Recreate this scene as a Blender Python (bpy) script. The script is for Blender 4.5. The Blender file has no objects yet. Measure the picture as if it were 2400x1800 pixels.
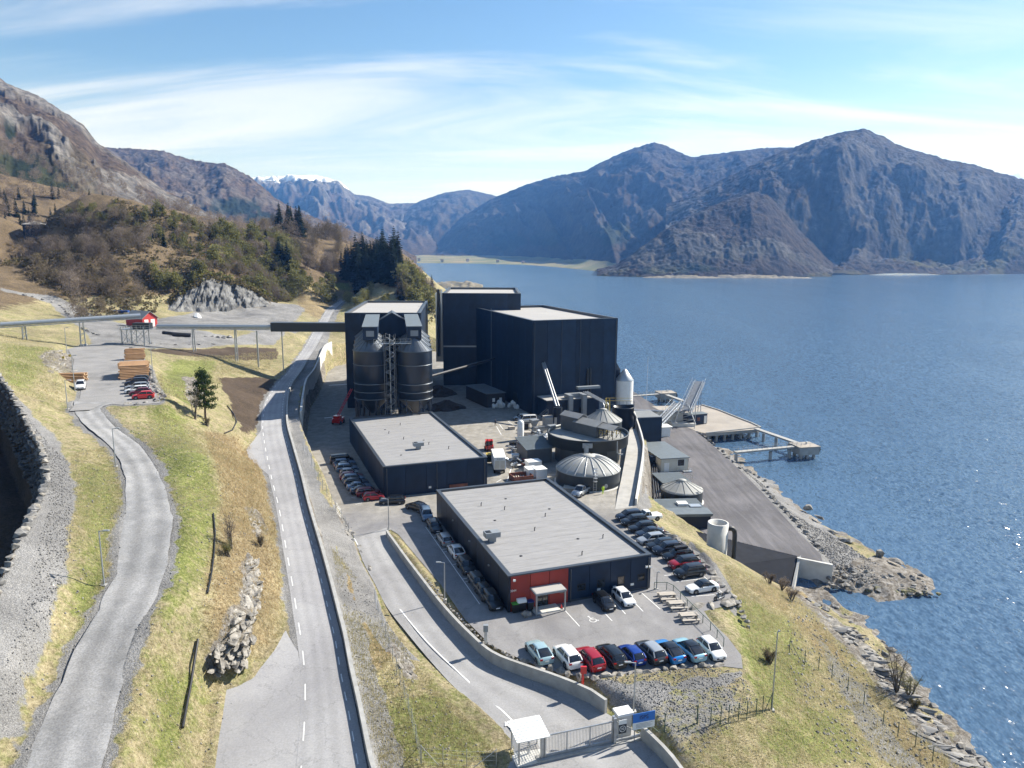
import bpy, bmesh, math, random
import numpy as np
from mathutils import Vector, Matrix
random.seed(7)
rng = np.random.default_rng(11)
SC = bpy.context.scene
COL = SC.collection
R = math.radians
# ------------------------------------------------------------------ camera
H = 56.0
FOC, PITCH, ROLL = 1740.0, R(10.3), R(0.35)
_cp, _sp, _cr, _sr = math.cos(PITCH), math.sin(PITCH), math.cos(ROLL), math.sin(ROLL)
cam = bpy.data.cameras.new('camera')
cam.sensor_width = 36.0
cam.lens = FOC/2400*36.0
cam.clip_start, cam.clip_end = 1.0, 60000.0
cam_o = bpy.data.objects.new('camera', cam)
COL.objects.link(cam_o)
_F = Vector((0, _cp, -_sp)); _U0 = Vector((0, _sp, _cp)); _R0 = Vector((1, 0, 0))
_Rc = _R0*_cr + _U0*_sr; _Uc = -_R0*_sr + _U0*_cr
_m = Matrix((( _Rc.x, _Uc.x, -_F.x, 0), (_Rc.y, _Uc.y, -_F.y, 0), (_Rc.z, _Uc.z, -_F.z, H), (0, 0, 0, 1)))
cam_o.matrix_world = _m
SC.camera = cam_o
# ------------------------------------------------------------------ sun, sky, exposure
SUN_AZ, SUN_EL = R(60), R(38)
sun_dir = Vector((math.sin(SUN_AZ)*math.cos(SUN_EL), math.cos(SUN_AZ)*math.cos(SUN_EL), math.sin(SUN_EL)))
sl = bpy.data.lights.new('sun', 'SUN'); sl.energy = 5.0; sl.angle = R(0.53); sl.color = (1.0, 0.972, 0.935)
so = bpy.data.objects.new('sun', sl); COL.objects.link(so)
so.rotation_mode = 'QUATERNION'; so.rotation_quaternion = sun_dir.to_track_quat('Z', 'Y'); so.location = (60, 60, 300)
SC.view_settings.view_transform = 'Standard'
SC.view_settings.look = 'None'
SC.view_settings.gamma = 1.0
SC.view_settings.exposure = 1.0
SC.view_settings.use_curve_mapping = False

def nd(nt, typ, **kw):
    n = nt.nodes.new(typ)
    for k, v in kw.items():
        if k.startswith('i_'):
            key = k[2:]
            key = int(key) if key.isdigit() else key.replace('_', ' ')
            n.inputs[key].default_value = v
        else:
            setattr(n, k, v)
    return n
def lk(nt, a, b): nt.links.new(a, b)

W_ = bpy.data.worlds.new('World'); SC.world = W_; W_.use_nodes = True
nt = W_.node_tree; nt.nodes.clear()
out = nd(nt, 'ShaderNodeOutputWorld'); bg = nd(nt, 'ShaderNodeBackground')
bg.inputs['Strength'].default_value = 0.070
sky = nd(nt, 'ShaderNodeTexSky', sky_type='NISHITA', sun_disc=False, sun_elevation=SUN_EL, sun_rotation=SUN_AZ,
         altitude=60, air_density=1.0, dust_density=0.25, ozone_density=1.7)
tc = nd(nt, 'ShaderNodeTexCoord')
sep = nd(nt, 'ShaderNodeSeparateXYZ'); lk(nt, tc.outputs['Generated'], sep.inputs[0])
zz = nd(nt, 'ShaderNodeMath', operation='MAXIMUM', i_1=0.0); lk(nt, sep.outputs['Z'], zz.inputs[0])
za = nd(nt, 'ShaderNodeMath', operation='ADD', i_1=0.16); lk(nt, zz.outputs[0], za.inputs[0])
dx_ = nd(nt, 'ShaderNodeMath', operation='DIVIDE'); lk(nt, sep.outputs['X'], dx_.inputs[0]); lk(nt, za.outputs[0], dx_.inputs[1])
dy_ = nd(nt, 'ShaderNodeMath', operation='DIVIDE'); lk(nt, sep.outputs['Y'], dy_.inputs[0]); lk(nt, za.outputs[0], dy_.inputs[1])
cmb = nd(nt, 'ShaderNodeCombineXYZ'); lk(nt, dx_.outputs[0], cmb.inputs[0]); lk(nt, dy_.outputs[0], cmb.inputs[1])
OFF1, OFF2 = (0.771, 13.924, 0), (2.879, 9.251, 0)
def cloud_layer(rot, sx, sy, scale, lo, hi, dist, off, rough=0.6, det=7):
    mp = nd(nt, 'ShaderNodeMapping'); mp.inputs['Rotation'].default_value = (0, 0, rot)
    mp.inputs['Scale'].default_value = (sx, sy, 1); mp.inputs['Location'].default_value = off
    lk(nt, cmb.outputs[0], mp.inputs[0])
    nz = nd(nt, 'ShaderNodeTexNoise', i_Scale=scale, i_Detail=det, i_Roughness=rough, i_Distortion=dist)
    lk(nt, mp.outputs[0], nz.inputs['Vector'])
    mr = nd(nt, 'ShaderNodeMapRange', interpolation_type='SMOOTHSTEP'); mr.inputs[1].default_value = lo; mr.inputs[2].default_value = hi
    lk(nt, nz.outputs[0], mr.inputs[0])
    return mr.outputs[0]
c1 = cloud_layer(R(24), 0.42, 1.5, 0.75, 0.47, 0.70, 0.9, OFF1)
c2 = cloud_layer(R(-38), 0.30, 1.9, 0.9, 0.49, 0.74, 0.6, OFF2)
mx = nd(nt, 'ShaderNodeMath', operation='MAXIMUM'); lk(nt, c1, mx.inputs[0]); lk(nt, c2, mx.inputs[1])
# thin veil that thickens towards the horizon all round
hz = nd(nt, 'ShaderNodeMapRange'); hz.inputs[1].default_value = 0.0; hz.inputs[2].default_value = 0.21; hz.inputs[3].default_value = 0.45; hz.inputs[4].default_value = 0.0
lk(nt, sep.outputs['Z'], hz.inputs[0])
ms = nd(nt, 'ShaderNodeMath', operation='MULTIPLY_ADD', i_1=0.54); lk(nt, mx.outputs[0], ms.inputs[0]); lk(nt, hz.outputs[0], ms.inputs[2]); ms.use_clamp = True
mixc = nd(nt, 'ShaderNodeMix', data_type='RGBA'); lk(nt, ms.outputs[0], mixc.inputs['Factor'])
hs_ = nd(nt, 'ShaderNodeHueSaturation', i_Saturation=1.16, i_Value=1.04); lk(nt, sky.outputs[0], hs_.inputs['Color']); lk(nt, hs_.outputs[0], mixc.inputs['A']); mixc.inputs['B'].default_value = (8.6, 8.7, 8.8, 1)
lk(nt, mixc.outputs['Result'], bg.inputs['Color']); lk(nt, bg.outputs[0], out.inputs['Surface'])

# ------------------------------------------------------------------ projection helpers
K = 2400/2212
def ray(u, v):
    x = (u-1200)/FOC; y = -(v-900)/FOC
    x, y = x*_cr-y*_sr, x*_sr+y*_cr
    return x, y*_sp+_cp, y*_cp-_sp
def W(u, v, z):                       # photo pixel on the level plane z -> world point
    x, y, w = ray(u, v); t = (z-H)/w
    return Vector((x*t, y*t, z))
def WT(u, v, t):                      # photo pixel at forward distance t
    x, y, w = ray(u, v); k = t/y
    return Vector((x*k, t, H+w*k))
def Wd(x, y, z): return W(x*K, y*K, z)
def WTd(x, y, t): return WT(x*K, y*K, t)
def Z(ox, oy, s):                     # picks made on an enlargement with origin ox,oy and scale s
    return lambda x, y: (ox+x/s, oy+y/s)
ZA = Z(1150, 1250, 3.687); ZB = Z(740, 1000, 4.424); ZC = Z(1150, 850, 4.424); ZD = Z(1400, 850, 3.687)
ZE = Z(0, 600, 3.687); ZF = Z(600, 600, 3.687); ZG = Z(1000, 640, 3.687); ZH = Z(1100, 1450, 3.687)
ZI = Z(0, 900, 3.687); ZJ = Z(0, 1350, 3.687); ZK = Z(500, 1350, 3.687); ZL = Z(1600, 1300, 2.765)
ZM = Z(600, 900, 4.147); ZN = Z(1180, 1560, 4.254); ZO = Z(0, 460, 4.424); ZP = Z(400, 460, 3.16); ZQ = Z(440, 1100, 6.9125)

# ------------------------------------------------------------------ numpy noise
def _hash(ix, iy, s):
    n = (ix.astype(np.int64)*374761393 + iy.astype(np.int64)*668265263 + s*974634777) & 0x7fffffff
    n = ((n ^ (n >> 13))*1274126177) & 0x7fffffff
    n = (n ^ (n >> 16)) & 0xffff
    return n/65535.0
def vnoise(x, y, s=0):
    ix = np.floor(x); iy = np.floor(y); fx = x-ix; fy = y-iy
    fx = fx*fx*fx*(fx*(fx*6-15)+10); fy = fy*fy*fy*(fy*(fy*6-15)+10)
    a = _hash(ix, iy, s); b = _hash(ix+1, iy, s); c = _hash(ix, iy+1, s); d = _hash(ix+1, iy+1, s)
    return (a+(b-a)*fx)*(1-fy)+(c+(d-c)*fx)*fy
def fbm(x, y, o=5, s=0, g=0.5):
    r = 0; a = 1; tot = 0
    for i in range(o):
        r = r+a*(vnoise(x, y, s+i*17)*2-1); tot += a; a *= g; x = x*2.03+11.3; y = y*2.03-7.1
    return r/tot
def ridged(x, y, o=5, s=0, g=0.55):
    r = 0; a = 1; tot = 0
    for i in range(o):
        r = r+a*(1-abs(vnoise(x, y, s+i*13)*2-1)); tot += a; a *= g; x = x*2.07+3.7; y = y*2.07+5.9
    return r/tot
def sstep(a, b, x):
    t = np.clip((x-a)/(b-a), 0, 1); return t*t*(3-2*t)

# ------------------------------------------------------------------ object helpers
def tag(o, label=None, cat=None, group=None, kind=None):
    if label: o['label'] = label
    if cat: o['category'] = cat
    if group: o['group'] = group
    if kind: o['kind'] = kind
    return o
def empty(name, loc=(0, 0, 0), rz=0, label=None, cat=None, group=None):
    o = bpy.data.objects.new(name, None); COL.objects.link(o)
    o.location = loc; o.rotation_euler = (0, 0, rz); o.empty_display_size = 0.5
    return tag(o, label, cat, group)
def mesh_np(name, verts, faces, mat=None, parent=None, smooth=False):
    """verts (n,3) array, faces (m,k) int array"""
    me = bpy.data.meshes.new(name)
    v = np.asarray(verts, dtype=np.float32); f = np.asarray(faces, dtype=np.int32)
    me.vertices.add(len(v)); me.vertices.foreach_set('co', v.ravel())
    k = f.shape[1]
    me.loops.add(f.size); me.loops.foreach_set('vertex_index', f.ravel())
    me.polygons.add(len(f)); me.polygons.foreach_set('loop_start', np.arange(0, f.size, k, dtype=np.int32))
    if smooth: me.polygons.foreach_set('use_smooth', np.ones(len(f), dtype=bool))
    me.update(calc_edges=True)
    if mat: me.materials.append(mat)
    o = bpy.data.objects.new(name, me); COL.objects.link(o)
    if parent: o.parent = parent
    return o
class MB:
    """collects simple solids and links them as one mesh object"""
    def __init__(s): s.v = []; s.f = []; s.sm = []
    def add(s, v, f, smooth=False):
        b = len(s.v); s.v += [tuple(p) for p in v]; s.f += [tuple(i+b for i in q) for q in f]; s.sm += [smooth]*len(f); return s
    def box(s, x0, x1, y0, y1, z0, z1):
        return s.add([(x0,y0,z0),(x1,y0,z0),(x1,y1,z0),(x0,y1,z0),(x0,y0,z1),(x1,y0,z1),(x1,y1,z1),(x0,y1,z1)],
              [(0,3,2,1),(4,5,6,7),(0,1,5,4),(1,2,6,5),(2,3,7,6),(3,0,4,7)])
    def prism(s, poly, z0, z1):
        n = len(poly)
        return s.add([(p[0],p[1],z0) for p in poly]+[(p[0],p[1],z1) for p in poly],
              [tuple(range(n-1,-1,-1)), tuple(range(n,2*n))]+[(i,(i+1)%n,n+(i+1)%n,n+i) for i in range(n)])
    def bar(s, a, b, w, h=None, up=(0,0,1)):
        a = Vector(a); b = Vector(b); d = (b-a).normalized(); h = h or w
        u = Vector(up)
        if abs(d.dot(u)) > 0.98: u = Vector((1,0,0))
        r = d.cross(u).normalized()*w/2; u2 = r.cross(d).normalized()*h/2
        v = [a-r-u2, a+r-u2, a+r+u2, a-r+u2, b-r-u2, b+r-u2, b+r+u2, b-r+u2]
        return s.add(v, [(0,1,2,3),(7,6,5,4),(0,4,5,1),(1,5,6,2),(2,6,7,3),(3,7,4,0)])
    def tube(s, pts, r, n=8, cap=True, smooth=True):
        pts = [Vector(p) for p in pts]; rs = r if isinstance(r, (list, tuple)) else [r]*len(pts)
        V = []; F = []; prev = None
        for i, p in enumerate(pts):
            d = (pts[min(i+1, len(pts)-1)]-pts[max(i-1, 0)])
            d = d.normalized() if d.length > 1e-9 else Vector((0,0,1))
            if prev is None:
                u = Vector((0,0,1)) if abs(d.z) < 0.95 else Vector((1,0,0))
                a = d.cross(u).normalized()
            else:
                a = (prev-d*prev.dot(d)); a = a.normalized() if a.length > 1e-6 else d.orthogonal().normalized()
            prev = a; b = d.cross(a)
            for k in range(n):
                t = 2*math.pi*k/n; V.append(p+(a*math.cos(t)+b*math.sin(t))*rs[i])
        for i in range(len(pts)-1):
            for k in range(n):
                F.append((i*n+k, i*n+(k+1)%n, (i+1)*n+(k+1)%n, (i+1)*n+k))
        s.add(V, F, smooth)
        if cap:
            s.add(V[:n], [tuple(range(n-1,-1,-1))]); s.add(V[-n:], [tuple(range(n))])
        return s
    def lathe(s, prof, n=32, c=(0,0), smooth=True, cap0=True, cap1=True, a0=0):
        V = []; F = []
        for r, z in prof:
            for k in range(n):
                t = a0+2*math.pi*k/n; V.append((c[0]+r*math.cos(t), c[1]+r*math.sin(t), z))
        for i in range(len(prof)-1):
            for k in range(n): F.append((i*n+k, i*n+(k+1)%n, (i+1)*n+(k+1)%n, (i+1)*n+k))
        s.add(V, F, smooth)
        if cap0 and prof[0][0] > 1e-3: s.add(V[:n], [tuple(range(n-1,-1,-1))])
        if cap1 and prof[-1][0] > 1e-3: s.add(V[-n:], [tuple(range(n))])
        return s
    def mesh(s, name, mat=None, bevel=0):
        me = bpy.data.meshes.new(name); me.from_pydata([tuple(p) for p in s.v], [], s.f)
        me.polygons.foreach_set('use_smooth', s.sm); me.update()
        if mat: me.materials.append(mat)
        return me
    def build(s, name, mat=None, parent=None, loc=None, rz=None):
        o = bpy.data.objects.new(name, s.mesh(name, mat)); COL.objects.link(o)
        if parent: o.parent = parent
        if loc is not None: o.location = loc
        if rz is not None: o.rotation_euler.z = rz
        return o
def inst(name, me, parent=None, loc=(0,0,0), rz=0, sc=None):
    o = bpy.data.objects.new(name, me); COL.objects.link(o)
    if parent: o.parent = parent
    o.location = loc; o.rotation_euler = (0,0,rz)
    if sc is not None: o.scale = sc if hasattr(sc, '__len__') else (sc,)*3
    return o
_kids = {}
def copy_tree(o, parent=None):
    c = o.copy(); COL.objects.link(c)
    if parent: c.parent = parent
    for ch in list(o.children): copy_tree(ch, c)
    return c

# ------------------------------------------------------------------ materials
def material(name, col, rough=0.7, var=0.0, vscale=1.0, bump=0.0, bscale=5.0, metal=0.0, col2=None, spec=0.5, det=5, coords='Object', stretch=None, bdist=0.05):
    m = bpy.data.materials.new(name); m.use_nodes = True; nt = m.node_tree
    b = nt.nodes['Principled BSDF']
    b.inputs['Base Color'].default_value = (*col, 1); b.inputs['Roughness'].default_value = rough
    b.inputs['Metallic'].default_value = metal; b.inputs['Specular IOR Level'].default_value = spec
    if var or bump or col2:
        if coords == 'Position': src = nd(nt, 'ShaderNodeNewGeometry').outputs['Position']
        else: src = nd(nt, 'ShaderNodeTexCoord').outputs[coords]
        if stretch:
            mp = nd(nt, 'ShaderNodeMapping'); mp.inputs['Scale'].default_value = stretch; lk(nt, src, mp.inputs[0]); src = mp.outputs[0]
        if var or col2:
            nz = nd(nt, 'ShaderNodeTexNoise', i_Scale=vscale, i_Detail=det, i_Roughness=0.6); lk(nt, src, nz.inputs['Vector'])
            cr = nd(nt, 'ShaderNodeValToRGB')
            c2 = col2 or tuple(min(1, c*(1+var)) for c in col)
            c1 = col if col2 else tuple(c*(1-var) for c in col)
            cr.color_ramp.elements[0].position = 0.34; cr.color_ramp.elements[1].position = 0.66
            cr.color_ramp.elements[0].color = (*c1, 1); cr.color_ramp.elements[1].color = (*c2, 1)
            lk(nt, nz.outputs[0], cr.inputs[0]); lk(nt, cr.outputs[0], b.inputs['Base Color'])
        if bump:
            nb = nd(nt, 'ShaderNodeTexNoise', i_Scale=bscale, i_Detail=4); lk(nt, src, nb.inputs['Vector'])
            bp = nd(nt, 'ShaderNodeBump', i_Strength=bump, i_Distance=bdist); lk(nt, nb.outputs[0], bp.inputs['Height']); lk(nt, bp.outputs[0], b.inputs['Normal'])
    return m
# ================================================================== ground height field
def zs(zf, pts): return [zf(*p) for p in pts]
# road: left edge, right edge (photo px) and level
ROAD = [ # uL,vL,uR,vR,z
 (690,1870,882,1870,10.7),(694,1800,861,1800,11.0),(704,1667,835,1667,11.5),(704,1575,815,1575,12.0),(697,1502,802,1502,12.5),(687,1437,786,1437,12.9),(679,1380,772,1380,13.3),
 (664,1290,748,1290,13.9),(647,1189,719,1189,14.8),(630,1117,702,1117,15.5),(616,1045,682,1045,16.2),(611,996,670,996,16.7),
 (618,948,670,948,17.1),(630,924,674,924,17.3),(646,900,684,900,17.6),(674,871,705,871,18.0),(692,844,720,844,18.3),(711,817,738,817,18.9),
 (727,790,753,790,19.6),(742,763,765,763,20.5),(759,736,778,736,22.0),(769,722,788,722,23.0),(790,709,804,708,24.3),(810,702,822,701,25.0),(850,697,856,695,25.8)]
def strip_pts(rows):
    L = [W(a,b,z) for a,b,c,d,z in rows]; Rr = [W(c,d,z) for a,b,c,d,z in rows]
    return L, Rr
def resample(pts, step):
    out = [pts[0].copy()]
    # catmull-rom
    P = [pts[0]*2-pts[1]]+list(pts)+[pts[-1]*2-pts[-2]]
    for i in range(1, len(P)-2):
        n = max(1, int((P[i+1]-P[i]).length/step))
        for k in range(1, n+1):
            t = k/n; p0,p1,p2,p3 = P[i-1],P[i],P[i+1],P[i+2]
            out.append(0.5*((2*p1)+(p2-p0)*t+(2*p0-5*p1+4*p2-p3)*t*t+(3*p1-p0-3*p2+p3)*t**3))
    return out
def resample_pair(L, Rr, step):
    C = [(a+b)/2 for a, b in zip(L, Rr)]
    A = [L[0].copy()]; B = [Rr[0].copy()]
    def ext(P): return [P[0]*2-P[1]]+list(P)+[P[-1]*2-P[-2]]
    EL, ER = ext(L), ext(Rr)
    def cr(P, i, t):
        p0,p1,p2,p3 = P[i-1],P[i],P[i+1],P[i+2]
        return 0.5*((2*p1)+(p2-p0)*t+(2*p0-5*p1+4*p2-p3)*t*t+(3*p1-p0-3*p2+p3)*t**3)
    for i in range(1, len(EL)-2):
        n = max(1, int((C[i]-C[i-1]).length/step))
        for k in range(1, n+1):
            A.append(cr(EL, i, k/n)); B.append(cr(ER, i, k/n))
    return A, B
rL, rR = strip_pts(ROAD); rL, rR = resample_pair(rL, rR, 2.0)
RAMP = [(820,1230,912,1222,10.0),(831,1262,908,1252,10.0),(853,1320,938,1300,9.95),(880,1370,983,1362,9.85),(906,1421,1042,1438,9.7),(950,1478,1100,1501,9.5),(1004,1543,1154,1550,9.3),
 (1056,1601,1222,1580,9.2),(1090,1632,1290,1604,9.1),(1120,1658,1344,1626,9.0),(1148,1685,1385,1645,8.9),(1172,1712,1420,1670,8.8),(1184,1752,1478,1706,8.65),(1190,1800,1530,1752,8.5),(1192,1860,1575,1800,8.4),(1192,1930,1625,1870,8.3)]
pL, pR = strip_pts(RAMP); pL, pR = resample_pair(pL, pR, 1.2)
PATHL = zs(ZI,[(640,230),(740,360),(880,470),(980,570),(1060,720),(1090,880),(1095,1040),(1060,1200),(1030,1400),(1000,1640)])+zs(ZJ,[(910,150),(800,380),(640,640),(520,920),(420,1140),(300,1400),(200,1660),(110,1860)])
PATHR = zs(ZI,[(870,210),(940,310),(1060,420),(1200,520),(1310,660),(1400,830),(1450,1000),(1490,1200),(1460,1400),(1430,1600)])+zs(ZJ,[(1380,100),(1270,320),(1180,520),(1090,780),(1020,1060),(960,1320),(880,1660),(820,1860)])
PATHZ = [26.9,26.3,25.3,24.8,24.0,23.3,22.7,22.2,21.6,21.0,20.5,20.0,19.3,18.5,18.0,17.5,17.0,16.6]
gL = [W(*p, z) for p, z in zip(PATHL, PATHZ)]; gR = [W(*p, z) for p, z in zip(PATHR, PATHZ)]
gL.insert(0, W(*ZI(640,150), 27.02)); gR.insert(0, W(*ZI(1000,160), 27.02))
gL, gR = resample_pair(gL, gR, 1.5)
YARD_L = [W(*p, 10) for p in [(831,1262),(812,1225),(776,1165),(747,1117),(725,1064),(718,1035),(722,992),(729,953),(747,925),(768,871),(785,858)]]
YARD_R = [W(*p, 10) for p in [(1484,990),(1505,1049),(1507,1076),(1499,1132),(1490,1182),(1500,1200),(1530,1222),(1560,1246),(1611,1278),(1655,1324),(1684,1366),(1712,1392),(1724,1407),
          (1700,1420),(1650,1432),(1665,1455),(1706,1494),(1737,1535),(1741,1567),(1692,1561),(1557,1570),(1475,1578),(1375,1588),(1313,1577),(1231,1550),(1191,1531),(1150,1512),(1090,1452),(1034,1371),(977,1305),(934,1253),(914,1240),(906,1236)]]
YARD = YARD_L + [Vector((-52,335,10)), Vector((10,338,10)), Vector((13,262,10)), Vector((33,216,10)), Vector((33,200,10))] + YARD_R
QUAY = [W(*p, 3) for p in [(1633,1012),(1687,1058),(1717,1085),(1753,1120),(1793,1161),(1834,1207),(1875,1251),(1923,1299),(1928,1316)]] + \
       [W(*p, 3) for p in [(1868,1303),(1760,1277),(1604,1239),(1560,1228),(1536,1215),(1531,1120),(1529,1053),]] + [Vector((37,205,3)), Vector((36,222,3)), Vector((20,262,3)), Vector((30,300,3))] + \
       [W(*p, 3) for p in [(1468,905),(1500,928),(1535,950),(1600,985)]]
LOT = [W(*p, 27) for p in zs(ZE,[(600,1340),(690,1230),(700,1160),(620,1000),(640,900),(590,810),(720,770),(960,770),(1130,790),(1200,860),(1290,960),(1340,1100),(1400,1200),(1380,1270),(1080,1290),(900,1270),(780,1330)])]

CP = []   # control points
def cz(*rows):
    for x, y, z in rows: CP.append(Wd(x, y, z))
def ct(*rows):
    for x, y, t in rows: CP.append(WTd(x, y, t))
for i in range(0, len(rL), 4): CP.append(rL[i]); 
for i in range(0, len(rR), 6): CP.append(rR[i])
for i in range(0, len(gL), 4): CP.append(gL[i]); CP.append(gR[i])
for p in LOT[::3]: CP.append(p.copy())
for p in YARD_R[4::3]: CP.append(p.copy())
for i in range(0, len(pL), 5): CP.append(pL[i]); CP.append(pR[i]+Vector((0.6,0,1.1)))
cz((480,1000,23),(440,1100,21.5),(420,1250,19),(380,1420,17),(350,1560,15.2),(330,1700,13.8),(500,1300,17.2),(545,1150,17.5),(500,1380,15.4),(560,1050,17.2),
   (450,1520,11.3),(470,1659,10.9),(430,1659,12.0),(545,1440,12.4),(450,885,22.0),(520,850,19.8),(550,920,18.4),(585,840,18.3),(450,780,23.6),(560,770,20.5),(400,830,24.6),(360,900,25),(420,960,23.4),
   (50,800,31),(100,750,30),(0,690,33),(0,770,33.5),(60,860,29.5),(-80,800,35),(130,880,27.6),
   (150,1000,25.8),(150,1150,24.2),(120,1300,22.6),(70,1450,21),(30,1590,19.2),(100,1000,26.2),(90,1180,24.4),(45,1300,23),(10,1420,22),(-60,1500,21),(-120,1250,25),
   (100,650,29),(20,635,31),(170,690,28),(60,620,32),(120,610,32),(190,650,29.5),
   (300,740,26.8),(330,690,26),(450,690,25.4),(560,675,25),(620,680,24),(640,720,22.5),(680,720,21.3),(500,740,24),(400,740,25.5),(690,660,25.3),(610,650,26.2),
   (700,1200,13.0),(720,1300,12.6),(740,1400,12),(770,1480,11.3),(800,1560,10.9),(850,1640,10.2),(900,1560,10.1),(880,1480,10.2),(960,1640,9.8),
   (1480,1480,10.2),(1580,1460,10.3),(1350,1500,10.1),(1440,1560,10.0),(1480,1600,9.4),(1560,1560,9.6),(1640,1440,9.0),(1700,1500,7.6),(1800,1640,5.2),(1640,1640,8.2),(1760,1450,5.0),(1700,1340,6.0),(1620,1300,8.4),(1705,1290,3.6),(1650,1266,6.8),(1600,1240,8.8),(1690,1250,-1.0),(1650,1230,0.5),(1600,1205,1.8),(1560,1185,2.2),(1900,1659,3.2),
   (1560,1200,9.6),(1530,1180,9.8),(1800,1215,1.9),(1850,1230,1.5),(1780,1190,2.5),(1740,1140,2.4),(1690,1092,2.3),(1900,1240,1.2),(1830,1255,1.2),(1960,1266,0.7),(1650,1050,2.2),(1800,1180,1.6),(1860,1205,1.2))
SHORE = [(1590,985),(1640,1028),(1700,1080),(1760,1128),(1850,1172),(1930,1215),(2025,1275),(1960,1292),(1890,1290),(1800,1278),(1715,1268),(1760,1298),(1850,1328),(1900,1378),(1960,1450),(2000,1510),(2050,1560),(2120,1620),(2170,1665),(2230,1720)]
for x, y in SHORE: CP.append(Wd(x, y, 0.0))
for x, y in [(1900,1620),(2060,1330),(2000,1400),(2100,1500),(2200,1600),(2250,1680),(1780,1060),(1850,1100),(2000,1200),(1700,1000),(1820,1290)]:
    CP.append(Wd(x, y, -3.5) if x > 1905 or y < 1250 else Wd(x, y, -1.5 if y < 1400 else 1.8))
CP += [Vector(p) for p in [(60,230,-2),(75,260,-5),(54,300,-3),(60,400,-6),(40,420,-5),(20,560,-6),(0,700,-6),(44,350,0),(25,338,6),(-62,420,33),(-50,420,25),(-38,420,13),(-25,420,3),(-8,420,-3),(-48,345,20),(-30,348,12),(-5,352,4),(20,370,-2),(-80,520,37),(-60,520,22),(-42,520,5),(-25,520,-4),(-110,650,40),(-80,650,18),(-58,650,0),(-35,650,-5),(-130,760,38),(-92,760,9),(-70,760,-3),(-60,300,17)]]
ct((120,455,430),(180,432,440),(250,424,450),(340,446,460),(450,484,470),(560,505,500),(690,520,600),(640,502,570),(60,500,480),(0,500,520),
   (150,560,360),(250,540,375),(350,550,380),(450,570,395),(540,590,410),(620,600,440),(60,590,335),(150,655,312),(250,680,316),(330,665,335),(0,575,345),
   (365,670,340),(400,671,347),(450,669,357),(500,667,367),(560,661,379),(590,656,386),(370,650,352),(400,624,362),(450,596,374),(480,602,380),(520,618,388),(560,636,396),(590,650,400),(450,580,386),(500,600,394),(780,625,440),(700,605,455),(840,606,450),(650,620,430),(720,575,500),(800,560,520),(868,602,470),(900,622,430),(850,585,600))
CP += [Vector(p) for p in [(-420,460,110),(-330,420,95),(-500,600,150),(-300,620,70),(-200,640,60),(-100,700,50),(-260,300,62),(-200,200,46),(-150,120,36),(-90,60,27),(-60,20,22),(-20,20,10),(20,20,8),(60,40,2),(-380,300,80)]]
P_ = np.array([(p.x, p.y) for p in CP]); Zc = np.array([p.z for p in CP])
def _tps(d2): return np.where(d2 > 1e-9, 0.5*d2*np.log(np.maximum(d2, 1e-9)), 0.0)
SCL = 100.0
Pn = P_/SCL; n_ = len(Pn)
d2 = ((Pn[:, None]-Pn[None])**2).sum(-1)
A_ = np.zeros((n_+3, n_+3)); A_[:n_, :n_] = _tps(d2)+np.eye(n_)*0.0006
A_[:n_, n_] = 1; A_[:n_, n_+1:] = Pn; A_[n_:, :n_] = A_[:n_, n_:].T
w_ = np.linalg.solve(A_, np.concatenate([Zc, np.zeros(3)]))
def rbf_exact(x, y):
    x = np.asarray(x, float).ravel()/SCL; y = np.asarray(y, float).ravel()/SCL
    out = np.empty(len(x))
    for i in range(0, len(x), 20000):
        q = np.stack([x[i:i+20000], y[i:i+20000]], 1)
        dd = ((q[:, None]-Pn[None])**2).sum(-1)
        out[i:i+20000] = _tps(dd)@w_[:n_]+w_[n_]+q@w_[n_+1:]
    return out
GX0, GX1, GY0, GY1, GS = -640.0, 640.0, 0.0, 780.0, 2.5
_nx, _ny = int((GX1-GX0)/GS)+1, int((GY1-GY0)/GS)+1
_cx, _cy = np.meshgrid(np.linspace(GX0, GX1, _nx), np.linspace(GY0, GY1, _ny), indexing='ij')
_in = (np.abs(_cx) < 0.98*_cy+45)
_tab = np.full(_cx.shape, -8.0); _tab[_in] = rbf_exact(_cx[_in], _cy[_in])
def rbf(x, y):
    fx = np.clip((x-GX0)/GS, 0, _nx-1.001); fy = np.clip((y-GY0)/GS, 0, _ny-1.001)
    i = fx.astype(int); j = fy.astype(int); a = fx-i; b = fy-j
    return (_tab[i, j]*(1-a)+_tab[i+1, j]*a)*(1-b)+(_tab[i, j+1]*(1-a)+_tab[i+1, j+1]*a)*b
def polyfield(poly, x, y, margin):
    """inside mask and distance to the outline, only worked out near the polygon"""
    P = np.array([(p[0], p[1]) for p in poly]); n = len(P)
    ins = np.zeros(len(x), bool); dist = np.full(len(x), 1e6)
    lo = P.min(0)-margin; hi = P.max(0)+margin
    idx = np.where((x > lo[0]) & (x < hi[0]) & (y > lo[1]) & (y < hi[1]))[0]
    if not len(idx): return ins, dist
    X, Y = x[idx], y[idx]; I = np.zeros(len(idx), bool); D = np.full(len(idx), 1e6)
    for i in range(n):
        a, b = P[i], P[(i+1) % n]
        if abs(b[1]-a[1]) > 1e-12:
            c = ((a[1] > Y) != (b[1] > Y)) & (X < (b[0]-a[0])*(Y-a[1])/(b[1]-a[1])+a[0]); I ^= c
        e = b-a; L2 = max(e@e, 1e-9); t = np.clip(((X-a[0])*e[0]+(Y-a[1])*e[1])/L2, 0, 1)
        D = np.minimum(D, np.hypot(X-a[0]-t*e[0], Y-a[1]-t*e[1]))
    ins[idx] = I; dist[idx] = D
    return ins, dist
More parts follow.
